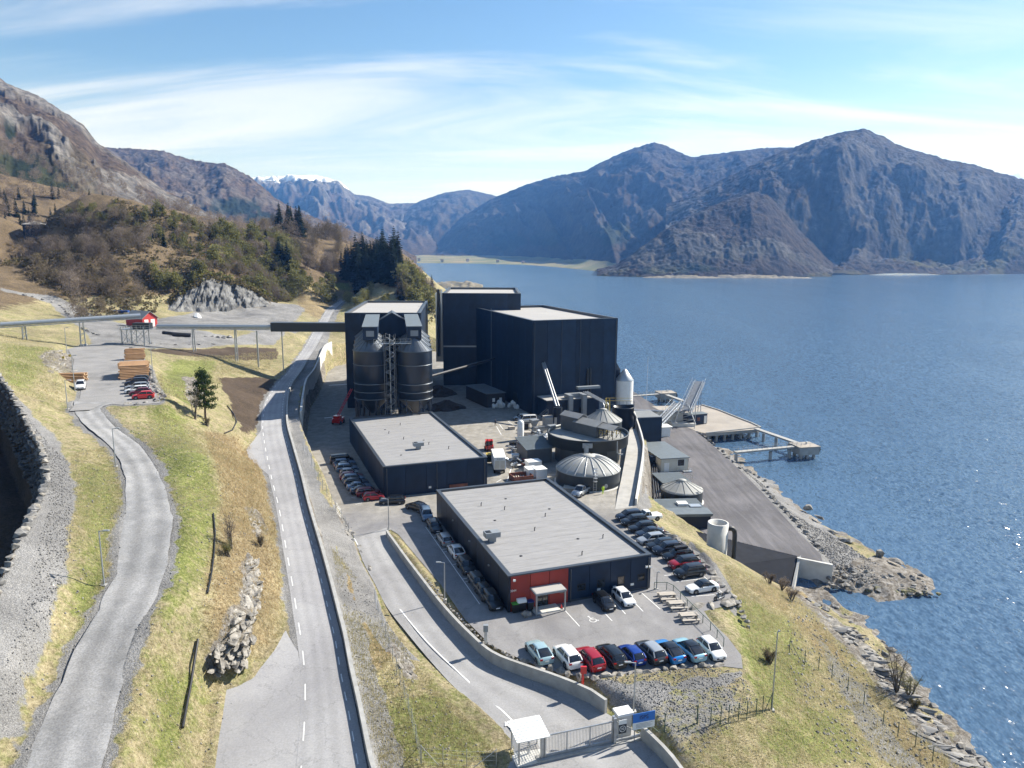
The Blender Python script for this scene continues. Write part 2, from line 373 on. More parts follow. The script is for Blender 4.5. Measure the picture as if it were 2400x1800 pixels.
def stripfield(L, Rr, x, y, margin):
    """distance outside a strip (0 inside), level of the strip, side (-1 left, 1 right)"""
    Ls = np.array([tuple(p) for p in L]); Rs = np.array([tuple(p) for p in Rr])
    C = (Ls+Rs)/2; hw = np.linalg.norm((Rs-Ls)[:, :2], axis=1)/2
    lo = np.minimum(Ls, Rs).min(0)[:2]-margin; hi = np.maximum(Ls, Rs).max(0)[:2]+margin
    idx = np.where((x > lo[0]) & (x < hi[0]) & (y > lo[1]) & (y < hi[1]))[0]
    od = np.full(len(x), 1e6); oz = np.zeros(len(x)); os = np.zeros(len(x))
    if not len(idx): return od, oz, os
    X, Y = x[idx], y[idx]; best = np.full(len(idx), 1e6); bz = np.zeros(len(idx)); bs = np.zeros(len(idx)); bc = np.full(len(idx), 1e6)
    for i in range(len(C)-1):
        a, b = C[i], C[i+1]; e = (b-a)[:2]; L2 = max(e@e, 1e-9)
        t = np.clip(((X-a[0])*e[0]+(Y-a[1])*e[1])/L2, 0, 1)
        d = np.hypot(X-a[0]-t*e[0], Y-a[1]-t*e[1]); cr = e[0]*(Y-a[1])-e[1]*(X-a[0])
        m = d < bc
        bc = np.where(m, d, bc); best = np.where(m, d-(hw[i]+(hw[i+1]-hw[i])*t), best); bz = np.where(m, a[2]+(b[2]-a[2])*t, bz); bs = np.where(m, -np.sign(cr), bs)
    od[idx] = best; oz[idx] = bz; os[idx] = bs
    return od, oz, os
# the dug pit on the far left, behind its boulder edge
PITE = zs(ZI,[(-60,40),(0,110),(100,200),(190,310),(260,400),(335,500),(378,620),(392,750),(368,850),(330,960),(290,1060),(262,1170),(240,1270),(190,1370),(140,1500),(90,1640)])+zs(ZJ,[(50,40),(10,150),(-30,260),(-90,420)])
PITZ = np.interp([p[1] for p in PITE], [900,1000,1100,1200,1300,1400,1500], [28.5,27.6,26.6,25.4,24.0,22.8,21.8])
PIT_LINE = [W(u, v, z) for (u, v), z in zip(PITE, PITZ)]
PIT = PIT_LINE+[Vector((-90,30,20)), Vector((-140,60,20)), Vector((-140,110,20)), Vector((-100,125,20))]
def zroad(v):
    a = sorted((r[1], r[4]) for r in ROAD); return float(np.interp(v, [q[0] for q in a], [q[1] for q in a]))
def lay(zf, pts, dz):
    out = []
    for p in pts:
        u, v = zf(*p); out.append(W(u, v, zroad(v)+dz))
    return out
LAYBYS = [lay(ZK, [(-110,1900),(-60,1660),(0,1250),(40,960),(180,920),(300,860),(340,800),(480,640),(580,480),(640,420),(668,470),(760,640),(800,830),(800,1170),(790,1660),(790,1900)], -0.012),
          lay(ZM, [(60,420),(30,480),(-110,640),(-90,720),(0,780),(130,890),(190,900),(110,560),(90,440)], -0.012)]
def ground(x, y, fine=True):
    x = np.asarray(x, float).ravel(); y = np.asarray(y, float).ravel()
    z = rbf(x, y)
    r = np.hypot(x, y)
    land = sstep(0.5, 4.0, z)
    if fine:
        z = z+land*(fbm(x/9, y/9, 4, 3)*0.28+fbm(x/2.1, y/2.1, 3, 9)*0.07)*np.clip(0.6+r/300, 0, 2.2)
        z = z+sstep(2, 0.2, z)*sstep(-3, -0.5, z)*(ridged(x/5, y/5, 4, 5)-0.5)*1.3
        hill = sstep(32, 46, z)*sstep(260, 330, r)
        z = z+hill*(fbm(x/28, y/28, 4, 21)*3.2)
    # pit
    ins, d = polyfield(PIT, x, y, 5)
    z = np.where(ins, z-11.5*sstep(0.0, 2.2, d)-1.5*sstep(3, 12, d), z)
    # quay and yard terraces
    ins, d = polyfield(QUAY, x, y, 6)
    w = np.where(ins, 1.0, 1-sstep(0.0, 2.0, d)); z = z*(1-w)+2.95*w
    ins, d = polyfield(LOT, x, y, 8)
    w = np.where(ins, 1.0, 1-sstep(0.4, 4.0, d)); z = z*(1-w)+26.95*w
    ins, d = polyfield(YARD, x, y, 6)
    fo = np.where(x < -22, 1.5, 1.3)
    w = np.where(ins, 1.0, 1-sstep(0.1, fo, d)); z = z*(1-w)+9.95*w
    od, oz, os = stripfield(pL, pR, x, y, 6)
    w = 1-sstep(0.1, np.where(os > 0, 0.5, 2.2), od); z = z*(1-w)+(oz-0.08-0.25*sstep(-0.2, -1.2, od))*w
    od, oz, os = stripfield(gL, gR, x, y, 6)
    w = 1-sstep(0.8, 3.6, od); z = z*(1-w)+(oz-0.05-0.3*sstep(-0.1, -0.9, od))*w
    od, oz, os = stripfield(rL, rR, x, y, 16)
    w = 1-sstep(0.35, np.where(os > 0, 1.2, 2.2), od); z = z*(1-w)+(oz-0.06-0.25*sstep(-0.2, -1.2, od))*w
    for lb in LAYBYS:
        ins, d = polyfield(lb, x, y, 6); w = np.where(ins, 1.0, 1-sstep(0.1, 1.8, d)); z = z*(1-w)+(oz-0.07-np.where(ins, 0.25*sstep(0.3, 1.2, d), 0))*w
    return z
def gz(x, y): return float(ground([x], [y])[0])
_ts = np.geomspace(32, 720, 150)
def G(u, v):
    """photo pixel -> point where its ray meets the ground"""
    x, y, w = ray(u, v); k = 1.0/y; ts = _ts
    for it in range(2):
        zr = H+w*k*ts; zg = ground(x*k*ts, ts); below = np.where(zr < zg)[0]
        i = max(below[0] if len(below) else len(ts)-1, 1)
        if it == 0: ts = np.linspace(ts[i-1], ts[i], 14)
    a = zr[i-1]-zg[i-1]; b = zr[i]-zg[i]; f = a/(a-b) if len(below) and a != b else 1.0
    t = ts[i-1]+(ts[i]-ts[i-1])*f
    return Vector((x*k*t, t, H+w*k*t))
def Gd(x, y): return G(x*K, y*K)
# ------------------------------------------------------------------ polar sheet for the land in view
NA, NR = 780, 490
az = np.radians(np.linspace(-44, 44, NA)); rr = np.concatenate([np.geomspace(30, 330, NR-130), np.geomspace(331.5, 760, 130)])
Rg, Ag = np.meshgrid(rr, az, indexing='ij')
gx = (Rg*np.sin(Ag)).ravel(); gy = (Rg*np.cos(Ag)).ravel()
gzv = ground(gx, gy)
gzv = np.maximum(gzv, -8)
# masks: gravel, rock, bare earth with painted pit shade, dry orange grass, green
def soft(polypx, edge, wob=1.0, sc=3.0):
    poly = [Gd(*p) for p in polypx]
    ins, d = polyfield(poly, gx, gy, edge*3+4)
    sd = np.where(ins, d, -d)+fbm(gx/sc, gy/sc, 3, 31)*wob
    return sstep(-edge, edge, sd)
gravel = np.zeros(len(gx)); rock = np.zeros(len(gx)); dirt = np.zeros(len(gx)); dry = np.zeros(len(gx)); green = np.zeros(len(gx))
od, _, _ = stripfield(gL, gR, gx, gy, 6); gravel = np.maximum(gravel, sstep(1.6, 0.0, od+fbm(gx/1.3, gy/1.3, 3, 4)*0.9))
od, _, os = stripfield(rL, rR, gx, gy, 8)
gravel = np.maximum(gravel, np.where(os > 0, sstep(3.6, 2.6, od+fbm(gx/2, gy/2, 2, 4)*0.7), sstep(1.3, 0.2, od+fbm(gx/1.5, gy/1.5, 3, 4)*0.8)*0.8))
ins, d = polyfield(LOT, gx, gy, 6); gravel = np.maximum(gravel, np.where(ins, 1, sstep(1.5, 0, d)))
for p, e in [([(0,860),(60,880),(110,930),(150,990),(165,1070),(150,1150),(140,1200),(128,1290),(95,1400),(60,1480),(30,1580),(-20,1640),(-90,1500),(-60,1200),(-60,850)],1.0),
          ([(0,628),(60,640),(110,655),(140,685),(170,705),(290,745),(330,740),(420,748),(520,745),(600,735),(650,715),(640,700),(560,712),(470,735),(400,720),(330,712),(345,698),(420,705),(560,680),(650,662),(610,655),(430,668),(330,690),(270,700),(230,690),(170,660),(120,640),(40,630),(0,620)],1.6),
          ([(330,690),(440,665),(590,652),(660,665),(640,690),(560,715),(420,712),(340,712)],1.6),
          ([(180,712),(330,705),(420,712),(520,735),(600,730),(590,745),(420,752),(300,752),(200,745)],1.2),
          ([(1250,1452),(1340,1470),(1420,1478),(1560,1460),(1600,1452),(1580,1480),(1440,1500),(1400,1530),(1350,1545),(1300,1500)],0.5),
          ([(1560,985),(1640,1040),(1720,1100),(1790,1160),(1880,1215),(1950,1260),(1900,1270),(1800,1262),(1780,1230),(1700,1110),(1600,1020)],1.0),
          ([(1380,955),(1400,960),(1405,1080),(1395,1140),(1370,1130),(1378,1030)],0.8),
          ([(1490,1170),(1530,1200),(1560,1240),(1590,1290),(1600,1340),(1580,1330),(1545,1260),(1500,1200)],0.4),
          ([(1770,1380),(1850,1470),(1960,1620),(2000,1659),(1900,1640),(1830,1520),(1790,1450)],1.2)]:
    gravel = np.maximum(gravel, soft(p, e))
lit_ = soft([(1330,1500),(1420,1485),(1500,1480),(1600,1475),(1620,1510),(1590,1560),(1480,1620),(1540,1659),(1480,1659),(1380,1560)], 1.5)
gravel = np.maximum(gravel, lit_*0.55)
verge = soft([(680,985),(720,1080),(745,1160),(790,1260),(830,1350),(880,1430),(860,1440),(800,1380),(720,1250),(690,1130),(660,1000)], 0.6)
gravel = np.maximum(gravel, soft([(640,930),(665,985),(690,1060),(735,1130),(745,1175),(708,1175),(690,1130),(660,1040),(636,960)], 0.7))
for p, e in [([(530,1200),(552,1210),(560,1290),(540,1380),(515,1440),(445,1445),(440,1405),(480,1370),(510,1300)],0.8),
          ([(530,1100),(560,1090),(575,1150),(560,1180),(545,1150)],0.5),
          ([(1700,1268),(1765,1312),(1845,1362),(1905,1425),(1965,1510),(2035,1585),(2125,1659),(2060,1659),(1990,1580),(1910,1500),(1850,1430),(1780,1352)],0.8),
          ([(1790,1240),(1900,1200),(2030,1275),(1900,1295),(1790,1282)],0.8),
          ([(85,765),(150,765),(165,800),(110,805)],1.5),([(395,815),(420,815),(440,860),(420,880),(400,850)],0.8),
          ([(358,668),(370,648),(400,622),(450,597),(490,604),(530,622),(590,650),(585,662),(500,668),(400,672)],1.2),
          ([(840,1380),(880,1420),(905,1470),(880,1465),(850,1420)],0.4)]:
    rock = np.maximum(rock, soft(p, e))
for p, e in [([(470,815),(560,815),(600,820),(580,870),(545,940),(520,930),(500,880)],1.2),([(300,755),(480,752),(600,752),(600,775),(480,775),(360,765)],1.5)]:
    dirt = np.maximum(dirt, soft(p, e)*0.95)
for p, e in [([(440,930),(520,940),(575,1010),(600,1150),(615,1330),(600,1400),(520,1440),(440,1420),(440,1300),(470,1200),(480,1080),(460,1000)],2.0),
          ([(640,640),(740,625),(840,600),(850,640),(740,650),(690,690),(640,660)],3),([(715,1180),(800,1300),(850,1420),(800,1450),(750,1350)],0.6),
          ([(1700,1320),(1780,1350),(1850,1440),(1800,1450),(1740,1380)],1.5),([(1880,1500),(1960,1560),(2060,1659),(1960,1659)],1.5),([(1600,1260),(1700,1260),(1760,1300),(1700,1330)],1.5)]:
    dry = np.maximum(dry, soft(p, e))
for p, e in [([(320,880),(400,900),(470,1000),(480,1100),(440,1250),(360,1350),(330,1250),(370,1100),(330,960)],2.5),([(340,1420),(430,1450),(430,1560),(380,1659),(330,1659)],2),
          ([(160,1000),(240,1000),(260,1100),(240,1250),(190,1400),(130,1450),(170,1200)],2),([(1560,1280),(1700,1330),(1760,1450),(1700,1560),(1620,1500),(1600,1380)],2),
          ([(1650,1560),(1800,1530),(1900,1659),(1660,1659)],2),([(0,740),(130,760),(60,850),(0,830)],3),([(360,780),(470,780),(420,880),(340,850)],2),([(640,590),(740,590),(760,625),(660,640)],3),([(0,600),(160,650),(130,640),(0,612)],2),([(800,1520),(950,1500),(1050,1600),(1000,1659),(850,1659)],2)]:
    green = np.maximum(green, soft(p, e))
green = np.maximum(green, 0.30+0.25*fbm(gx/7, gy/7, 4, 71))
# steep faces show rock
qi, qd = polyfield(QUAY, gx, gy, 12); gravel = np.maximum(gravel, np.where((gx > 40) & (qd < 9) & (gzv < 3.2), 1.0, 0))
pin, pd = polyfield(PIT, gx, gy, 2); dirt = np.where(pin, 1.0, dirt)  # dark earth tone over the whole pit paints in its deep shadow
_, dyy = polyfield(YARD, gx, gy, 14); nearyard = np.maximum(sstep(13, 7, dyy), sstep(3.0, 1.5, gzv))
od, _, os = stripfield(pL, pR, gx, gy, 6); gravel = np.maximum(gravel, np.where((os > 0) & (od > 0.2) & (od < 3.4) & (gy > 78), 1.0, 0))
zg2 = gzv.reshape(Rg.shape)
dr = np.gradient(zg2, axis=0)/np.gradient(Rg, axis=0); da = np.gradient(zg2, axis=1)/(Rg*(az[1]-az[0]))
slope = np.hypot(dr, da).ravel()
rock = np.maximum(rock, sstep(0.95, 1.5, slope+fbm(gx/4, gy/4, 3, 8)*0.25)*sstep(300, 260, np.hypot(gx, gy))*nearyard)
rock = np.maximum(rock, sstep(0.9, 0.2, gzv+fbm(gx/4, gy/4, 3, 8)*1.0)*(gy < 420))
rock = np.where(pin, 0.0, rock); gravel = np.where(pin, 0.0, gravel)
hillm = sstep(30, 38, gzv)*sstep(270, 330, np.hypot(gx, gy))
# broken rock relief on rocky ground
paved = np.zeros(len(gx))
for poly in (YARD, QUAY, LOT):
    ins, d = polyfield(poly, gx, gy, 4); paved = np.maximum(paved, np.where(ins, 1, sstep(1.2, 0.3, d)))
for A, B in ((pL, pR), (gL, gR), (rL, rR)):
    od, _, _ = stripfield(A, B, gx, gy, 4); paved = np.maximum(paved, sstep(1.0, 0.3, od))
gzv = gzv+(1-paved)*rock*(ridged(gx/6, gy/6, 4, 41)-0.55)*0.9*sstep(0.2, 1.2, gzv)*(1-sstep(200, 400, np.hypot(gx, gy))*0.3)
faces = np.arange(NR*NA).reshape(NR, NA)
F_ = np.stack([faces[:-1, :-1], faces[:-1, 1:], faces[1:, 1:], faces[1:, :-1]], -1).reshape(-1, 4)[:, ::-1]
keep = ~((gzv[F_] < -5).all(1) | (np.hypot(gx, gy)[F_].max(1) > 756))
gv = np.stack([gx, gy, gzv], 1)

def ground_material():
    m = bpy.data.materials.new('ground_cover'); m.use_nodes = True; nt = m.node_tree; b = nt.nodes['Principled BSDF']
    b.inputs['Roughness'].default_value = 0.95; b.inputs['Specular IOR Level'].default_value = 0.15
    pos = nd(nt, 'ShaderNodeNewGeometry').outputs['Position']
    A = nd(nt, 'ShaderNodeAttribute', attribute_name='cover_a'); B = nd(nt, 'ShaderNodeAttribute', attribute_name='cover_b')
    sa = nd(nt, 'ShaderNodeSeparateColor'); lk(nt, A.outputs['Color'], sa.inputs[0]); sb = nd(nt, 'ShaderNodeSeparateColor'); lk(nt, B.outputs['Color'], sb.inputs[0])
    def noise(sc, det=4, rough=0.6, dist=0): 
        n = nd(nt, 'ShaderNodeTexNoise', i_Scale=sc, i_Detail=det, i_Roughness=rough, i_Distortion=dist); lk(nt, pos, n.inputs['Vector']); return n.outputs[0]
    def ramp(src, stops):
        r = nd(nt, 'ShaderNodeValToRGB'); e = r.color_ramp.elements
        while len(e) < len(stops): e.new(0.5)
        for i, (p, c) in enumerate(stops): e[i].position = p; e[i].color = (*c, 1)
        lk(nt, src, r.inputs[0]); return r.outputs[0]
    def mix(f, a, c):
        x = nd(nt, 'ShaderNodeMix', data_type='RGBA'); lk(nt, f, x.inputs['Factor']); lk(nt, a, x.inputs['A']); lk(nt, c, x.inputs['B']); return x.outputs['Result']
    def wob(mask, sc, amt=0.6, lo=0.36, hi=0.64):
        # a mask broken up by noise so that its edge frays
        n = noise(sc, 5, 0.7); s = nd(nt, 'ShaderNodeMath', operation='SUBTRACT', i_1=0.5); lk(nt, n, s.inputs[0])
        k = nd(nt, 'ShaderNodeMath', operation='MULTIPLY_ADD', i_1=amt*2); lk(nt, s.outputs[0], k.inputs[0]); lk(nt, mask, k.inputs[2])
        r = nd(nt, 'ShaderNodeMapRange', interpolation_type='SMOOTHSTEP'); r.inputs[1].default_value = lo; r.inputs[2].default_value = hi; lk(nt, k.outputs[0], r.inputs[0]); return r.outputs[0]
    n1 = noise(0.35, 6, 0.65); n2 = noise(2.6, 5, 0.75); n3 = noise(9.0, 3, 0.7)
    straw = ramp(n2, [(0.28,(0.13,0.108,0.06)),(0.5,(0.315,0.265,0.16)),(0.72,(0.49,0.425,0.28))])
    grn = ramp(n2, [(0.3,(0.055,0.078,0.018)),(0.52,(0.18,0.20,0.06)),(0.72,(0.37,0.35,0.16))])
    oran = ramp(n2, [(0.3,(0.075,0.058,0.03)),(0.5,(0.25,0.19,0.105)),(0.72,(0.42,0.34,0.21))])
    heath = ramp(n2, [(0.3,(0.045,0.036,0.022)),(0.5,(0.135,0.10,0.062)),(0.72,(0.27,0.205,0.125))])
    grav = ramp(n3, [(0.3,(0.10,0.10,0.10)),(0.5,(0.235,0.23,0.225)),(0.72,(0.40,0.39,0.375))])
    rockc = ramp(noise(0.8, 9, 0.78, 1.2), [(0.34,(0.035,0.032,0.028)),(0.44,(0.15,0.13,0.105)),(0.56,(0.28,0.26,0.235)),(0.70,(0.45,0.425,0.39))])
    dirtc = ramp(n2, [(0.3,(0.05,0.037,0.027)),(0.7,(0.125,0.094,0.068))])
    gw = wob(sb.outputs[0], 0.8, 1.5, 0.0, 1.05)
    c = mix(gw, straw, grn)
    hw = wob(sb.outputs[2], 0.2, 0.5); c = mix(hw, c, heath)
    dw = wob(A.outputs['Alpha'], 0.8, 1.3, 0.2, 1.2); c = mix(dw, c, oran)
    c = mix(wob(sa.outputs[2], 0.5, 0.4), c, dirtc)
    c = mix(wob(sa.outputs[0], 1.4, 0.55), c, grav)
    c = mix(wob(sa.outputs[1], 0.9, 0.55), c, rockc)
    mv = nd(nt, 'ShaderNodeMapRange'); mv.inputs[1].default_value = 0.3; mv.inputs[2].default_value = 0.7; mv.inputs[3].default_value = 0.62; mv.inputs[4].default_value = 1.25; lk(nt, noise(0.11, 6, 0.7, 0.5), mv.inputs[0])
    mm = nd(nt, 'ShaderNodeMix', data_type='RGBA', blend_type='MULTIPLY'); mm.inputs['Factor'].default_value = 1; lk(nt, c, mm.inputs['A']); lk(nt, mv.outputs[0], mm.inputs['B']); c = mm.outputs['Result']
    lk(nt, c, b.inputs['Base Color'])
    # wet dark band at the water line belongs to the rock itself (algae)
    bp = nd(nt, 'ShaderNodeBump', i_Strength=0.9, i_Distance=0.35); lk(nt, n2, bp.inputs['Height'])
    b2 = nd(nt, 'ShaderNodeBump', i_Strength=0.5, i_Distance=0.08); lk(nt, n3, b2.inputs['Height']); lk(nt, bp.outputs[0], b2.inputs['Normal']); lk(nt, b2.outputs[0], b.inputs['Normal'])
    return m
M = {}
M['ground'] = ground_material()
g_o = mesh_np('ground', gv, F_[keep], M['ground'], smooth=True); tag(g_o, kind='structure')
ca = g_o.data.attributes.new('cover_a', 'FLOAT_COLOR', 'POINT'); cb = g_o.data.attributes.new('cover_b', 'FLOAT_COLOR', 'POINT')
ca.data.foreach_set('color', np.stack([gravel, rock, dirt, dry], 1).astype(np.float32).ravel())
cb.data.foreach_set('color', np.stack([green, np.zeros(len(gx)), hillm, np.ones(len(gx))], 1).astype(np.float32).ravel())
# plain land behind the camera and beside the view, so that the place goes on
# ------------------------------------------------------------------ water
def water_material():
    m = bpy.data.materials.new('fjord_water'); m.use_nodes = True; nt = m.node_tree; b = nt.nodes['Principled BSDF']
    b.inputs['Base Color'].default_value = (0.055, 0.104, 0.172, 1); b.inputs['Roughness'].default_value = 0.16; b.inputs['IOR'].default_value = 1.33
    pos = nd(nt, 'ShaderNodeNewGeometry').outputs['Position']
    mp = nd(nt, 'ShaderNodeMapping'); mp.inputs['Rotation'].default_value = (0,0,R(-35)); mp.inputs['Scale'].default_value = (1.0,0.5,1); lk(nt, pos, mp.inputs[0])
    mp0 = nd(nt, 'ShaderNodeMapping'); mp0.inputs['Rotation'].default_value = (0,0,R(-55)); mp0.inputs['Scale'].default_value = (1.0,0.22,1); lk(nt, pos, mp0.inputs[0]); n0 = nd(nt, 'ShaderNodeTexNoise', i_Scale=0.018, i_Detail=6, i_Roughness=0.62, i_Distortion=0.9); lk(nt, mp0.outputs[0], n0.inputs['Vector'])
    st = nd(nt, 'ShaderNodeMapRange'); st.inputs[1].default_value = 0.35; st.inputs[2].default_value = 0.65; st.inputs[3].default_value = 0.45; st.inputs[4].default_value = 1.05; lk(nt, n0.outputs[0], st.inputs[0])
    acc = None
    for sc, amp in ((0.9, 1.5), (2.6, 1.45)):        # wind ripples as facet slopes
        n = nd(nt, 'ShaderNodeTexNoise', i_Scale=sc, i_Detail=3, i_Roughness=0.6); lk(nt, mp.outputs[0], n.inputs['Vector'])
        sb = nd(nt, 'ShaderNodeVectorMath', operation='SUBTRACT'); lk(nt, n.outputs['Color'], sb.inputs[0]); sb.inputs[1].default_value = (0.5,0.5,0.5)
        sc_ = nd(nt, 'ShaderNodeVectorMath', operation='SCALE'); sc_.inputs['Scale'].default_value = amp; lk(nt, sb.outputs[0], sc_.inputs[0])
        if acc is None: acc = sc_.outputs[0]
        else:
            ad = nd(nt, 'ShaderNodeVectorMath', operation='ADD'); lk(nt, acc, ad.inputs[0]); lk(nt, sc_.outputs[0], ad.inputs[1]); acc = ad.outputs[0]
    sl_ = nd(nt, 'ShaderNodeVectorMath', operation='SCALE'); lk(nt, acc, sl_.inputs[0]); lk(nt, st.outputs[0], sl_.inputs['Scale'])
    fl = nd(nt, 'ShaderNodeVectorMath', operation='MULTIPLY'); lk(nt, sl_.outputs[0], fl.inputs[0]); fl.inputs[1].default_value = (1,1,0)
    up = nd(nt, 'ShaderNodeVectorMath', operation='ADD'); lk(nt, fl.outputs[0], up.inputs[0]); up.inputs[1].default_value = (0,0,1)
    nn = nd(nt, 'ShaderNodeVectorMath', operation='NORMALIZE'); lk(nt, up.outputs[0], nn.inputs[0]); lk(nt, nn.outputs[0], b.inputs['Normal'])
    return m
M['water'] = water_material()
wv = []; 
wo = MB(); wo.add([(-9000,-3000,0),(14000,-3000,0),(14000,13000,0),(-9000,13000,0)], [(0,1,2,3)])
tag(wo.build('water', M['water']), kind='structure')
# ================================================================== mountains round the fjord
def mountain_material(name, snow=False, tint=1.0):
    m = bpy.data.materials.new(name); m.use_nodes = True; nt = m.node_tree; b = nt.nodes['Principled BSDF']
    b.inputs['Roughness'].default_value = 0.95; b.inputs['Specular IOR Level'].default_value = 0.1
    geo = nd(nt, 'ShaderNodeNewGeometry'); pos = geo.outputs['Position']
    def noise(sc, det=6, rough=0.65, dist=0):
        n = nd(nt, 'ShaderNodeTexNoise', i_Scale=sc, i_Detail=det, i_Roughness=rough, i_Distortion=dist); lk(nt, pos, n.inputs['Vector']); return n.outputs[0]
    def ramp(src, stops):
        r = nd(nt, 'ShaderNodeValToRGB'); e = r.color_ramp.elements
        while len(e) < len(stops): e.new(0.5)
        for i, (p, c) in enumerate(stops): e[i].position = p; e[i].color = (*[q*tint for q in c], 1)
        lk(nt, src, r.inputs[0]); return r.outputs[0]
    def mix(f, a, c):
        x = nd(nt, 'ShaderNodeMix', data_type='RGBA'); lk(nt, f, x.inputs['Factor']); lk(nt, a, x.inputs['A']); lk(nt, c, x.inputs['B']); return x.outputs['Result']
    def mr(src, lo, hi):
        r = nd(nt, 'ShaderNodeMapRange', interpolation_type='SMOOTHSTEP'); r.inputs[1].default_value = lo; r.inputs[2].default_value = hi; lk(nt, src, r.inputs[0]); return r.outputs[0]
    wood = ramp(noise(0.05, 8, 0.75), [(0.3,(0.013,0.010,0.008)),(0.5,(0.048,0.036,0.027)),(0.7,(0.105,0.078,0.057))])
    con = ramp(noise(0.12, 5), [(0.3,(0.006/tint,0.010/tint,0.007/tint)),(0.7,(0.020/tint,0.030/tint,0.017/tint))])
    bud = ramp(noise(0.07, 6), [(0.3,(0.06,0.065,0.025)),(0.7,(0.17,0.16,0.07))])
    rk = ramp(noise(0.03, 9, 0.75, 0.8), [(0.3,(0.03,0.03,0.03)),(0.5,(0.10,0.096,0.09)),(0.7,(0.26,0.245,0.23))])
    at = nd(nt, 'ShaderNodeAttribute', attribute_name='cover'); s = nd(nt, 'ShaderNodeSeparateColor'); lk(nt, at.outputs['Color'], s.inputs[0])
    c = mix(s.outputs[1], wood, con); c = mix(at.outputs['Alpha'], c, bud); c = mix(s.outputs[0], c, rk)
    if snow:
        sn = nd(nt, 'ShaderNodeRGB'); sn.outputs[0].default_value = (0.8,0.83,0.88,1); c = mix(s.outputs[2], c, sn.outputs[0])
    lk(nt, c, b.inputs['Base Color'])
    bp = nd(nt, 'ShaderNodeBump', i_Strength=1.0, i_Distance=5.0); lk(nt, noise(0.05, 9, 0.75), bp.inputs['Height']); lk(nt, bp.outputs[0], b.inputs['Normal'])
    return m
M['mtn'] = mountain_material('mountain_woods', tint=0.66); M['mtn_lit'] = mountain_material('sunny_mountain_woods', tint=1.45); M['mtn_snow'] = mountain_material('mountain_snow', True)  # tint paints shade into the far ranges and sun into the left ones
def mountain(name, crest, base, na, nr, mat, seed, shape=0.9, amp=0.16, spur=0.2, cliff=0.3, conifer=None, back=0.5, snow=None, bud=0.0, tree=4.0, cliffz=None):
    """crest: (dx, dy, t) picks of the skyline at forward distance t; base: (dx, t, z) where the slope starts"""
    cx = np.array([c[0] for c in crest], float); cy = np.array([c[1] for c in crest], float); ctt = np.array([c[2] for c in crest], float)
    bx = np.array([c[0] for c in base], float); bt = np.array([c[1] for c in base], float); bz = np.array([c[2] for c in base], float)
    X = np.linspace(cx[0], cx[-1], na)
    # smooth the crest line a little
    Y = np.interp(X, cx, cy); T = np.interp(X, cx, ctt); BT = np.interp(X, bx, bt); BZ = np.interp(X, bx, bz)
    k = max(3, na//70); ker = np.hanning(k+2)[1:-1]; ker /= ker.sum()
    pad = lambda a: np.convolve(np.pad(a, k, mode='edge'), ker, 'same')[k:-k]
    Y = pad(Y)
    rx, ry, rw = ray(X*K, Y*K)
    dirx = rx/ry
    CZ = H+rw/ry*T
    ns = nr; s = np.linspace(0, 1, ns)
    S, I = np.meshgrid(s, np.arange(na), indexing='ij')
    t = BT[I]*(1-S)+T[I]*S
    hgt = (CZ-BZ)[I]
    prof = S**shape
    # spurs and gullies that run down the slope
    lat = (X*K-1200)/FOC*T
    Sd = S*np.hypot(T-BT, CZ-BZ)[I]
    sp = ridged(lat[I]/480+seed+Sd/2600, Sd/1300+seed*0.3+lat[I]/1500, 3, seed)-0.6
    sp2 = fbm(lat[I]/130+seed, Sd/230+seed, 5, seed+5)
    env = np.sin(np.pi*np.clip(S, 0, 1)**0.8)
    z = BZ[I]+hgt*prof+hgt*env*(spur*sp+amp*0.6*sp2)
    xw = dirx[I]*t; yw = t
    cl = ridged(lat[I]/190+seed, Sd/250+seed, 5, seed+9)
    cm = sstep(0.56, 0.74, cl)*sstep(0.08, 0.3, S)*sstep(1.0, 0.86, S)
    z = z+hgt*0.03*cm*cliff*3
    z = z+14*(ridged(lat[I]/85+seed, Sd/120+seed*1.7, 4, seed+30)-0.58)*sstep(0.03, 0.15, S)*sstep(1.0, 0.93, S)*np.clip(hgt/260, 0.3, 1.3)
    # terrace the slope into crags where it is cliff
    if cliffz is not None:
        a, b_, x0, x1 = cliffz
        w = sstep(x0-40, x0+40, X)[I]*sstep(x1+40, x1-40, X)[I]
        zr = (z-BZ[I])/np.maximum(hgt, 1)
        q = np.interp(np.clip(S+0.05*sp2, 0, 1), [0, 0.30, 0.42, 0.66, 0.8, 1.0], [0, 0.12, 0.38, 0.80, 0.92, 1.0])
        z = z*(1-w)+w*(BZ[I]+hgt*(q+env*(0.10*sp+0.07*sp2+0.05*fbm(lat[I]/45, S*9, 4, seed+2))))
        cm = np.maximum(cm, w*sstep(0.25, 0.42, S+0.08*sp2)*sstep(0.85, 0.7, S+0.1*sp)*0.95*sstep(-0.4,0.2,fbm(lat[I]/130,S*5,4,seed+3)+0.25))
    z = z+((vnoise(xw/7, yw/7, seed)*2-1)*tree*0.55+(vnoise(xw/19, yw/19, seed+1)*2-1)*tree*0.5)*sstep(0.0, 0.05, S)
    # back of the ridge
    nb = 6
    rows = [np.stack([xw, yw, z], -1)]
    for j in range(1, nb+1):
        tt = T*(1+0.10*j/nb*2); zz = CZ-(CZ-BZ)*back*(j/nb)**1.3
        rows.append(np.stack([dirx*tt, tt, zz], -1)[None])
    V = np.concatenate(rows, 0); n0, n1 = V.shape[:2]
    idx = np.arange(n0*n1).reshape(n0, n1)
    Fq = np.stack([idx[:-1, :-1], idx[:-1, 1:], idx[1:, 1:], idx[1:, :-1]], -1).reshape(-1, 4)
    o = mesh_np(name, V.reshape(-1, 3), Fq, mat, smooth=True); tag(o, kind='structure')
    cov = np.zeros((n0, n1, 4), np.float32)
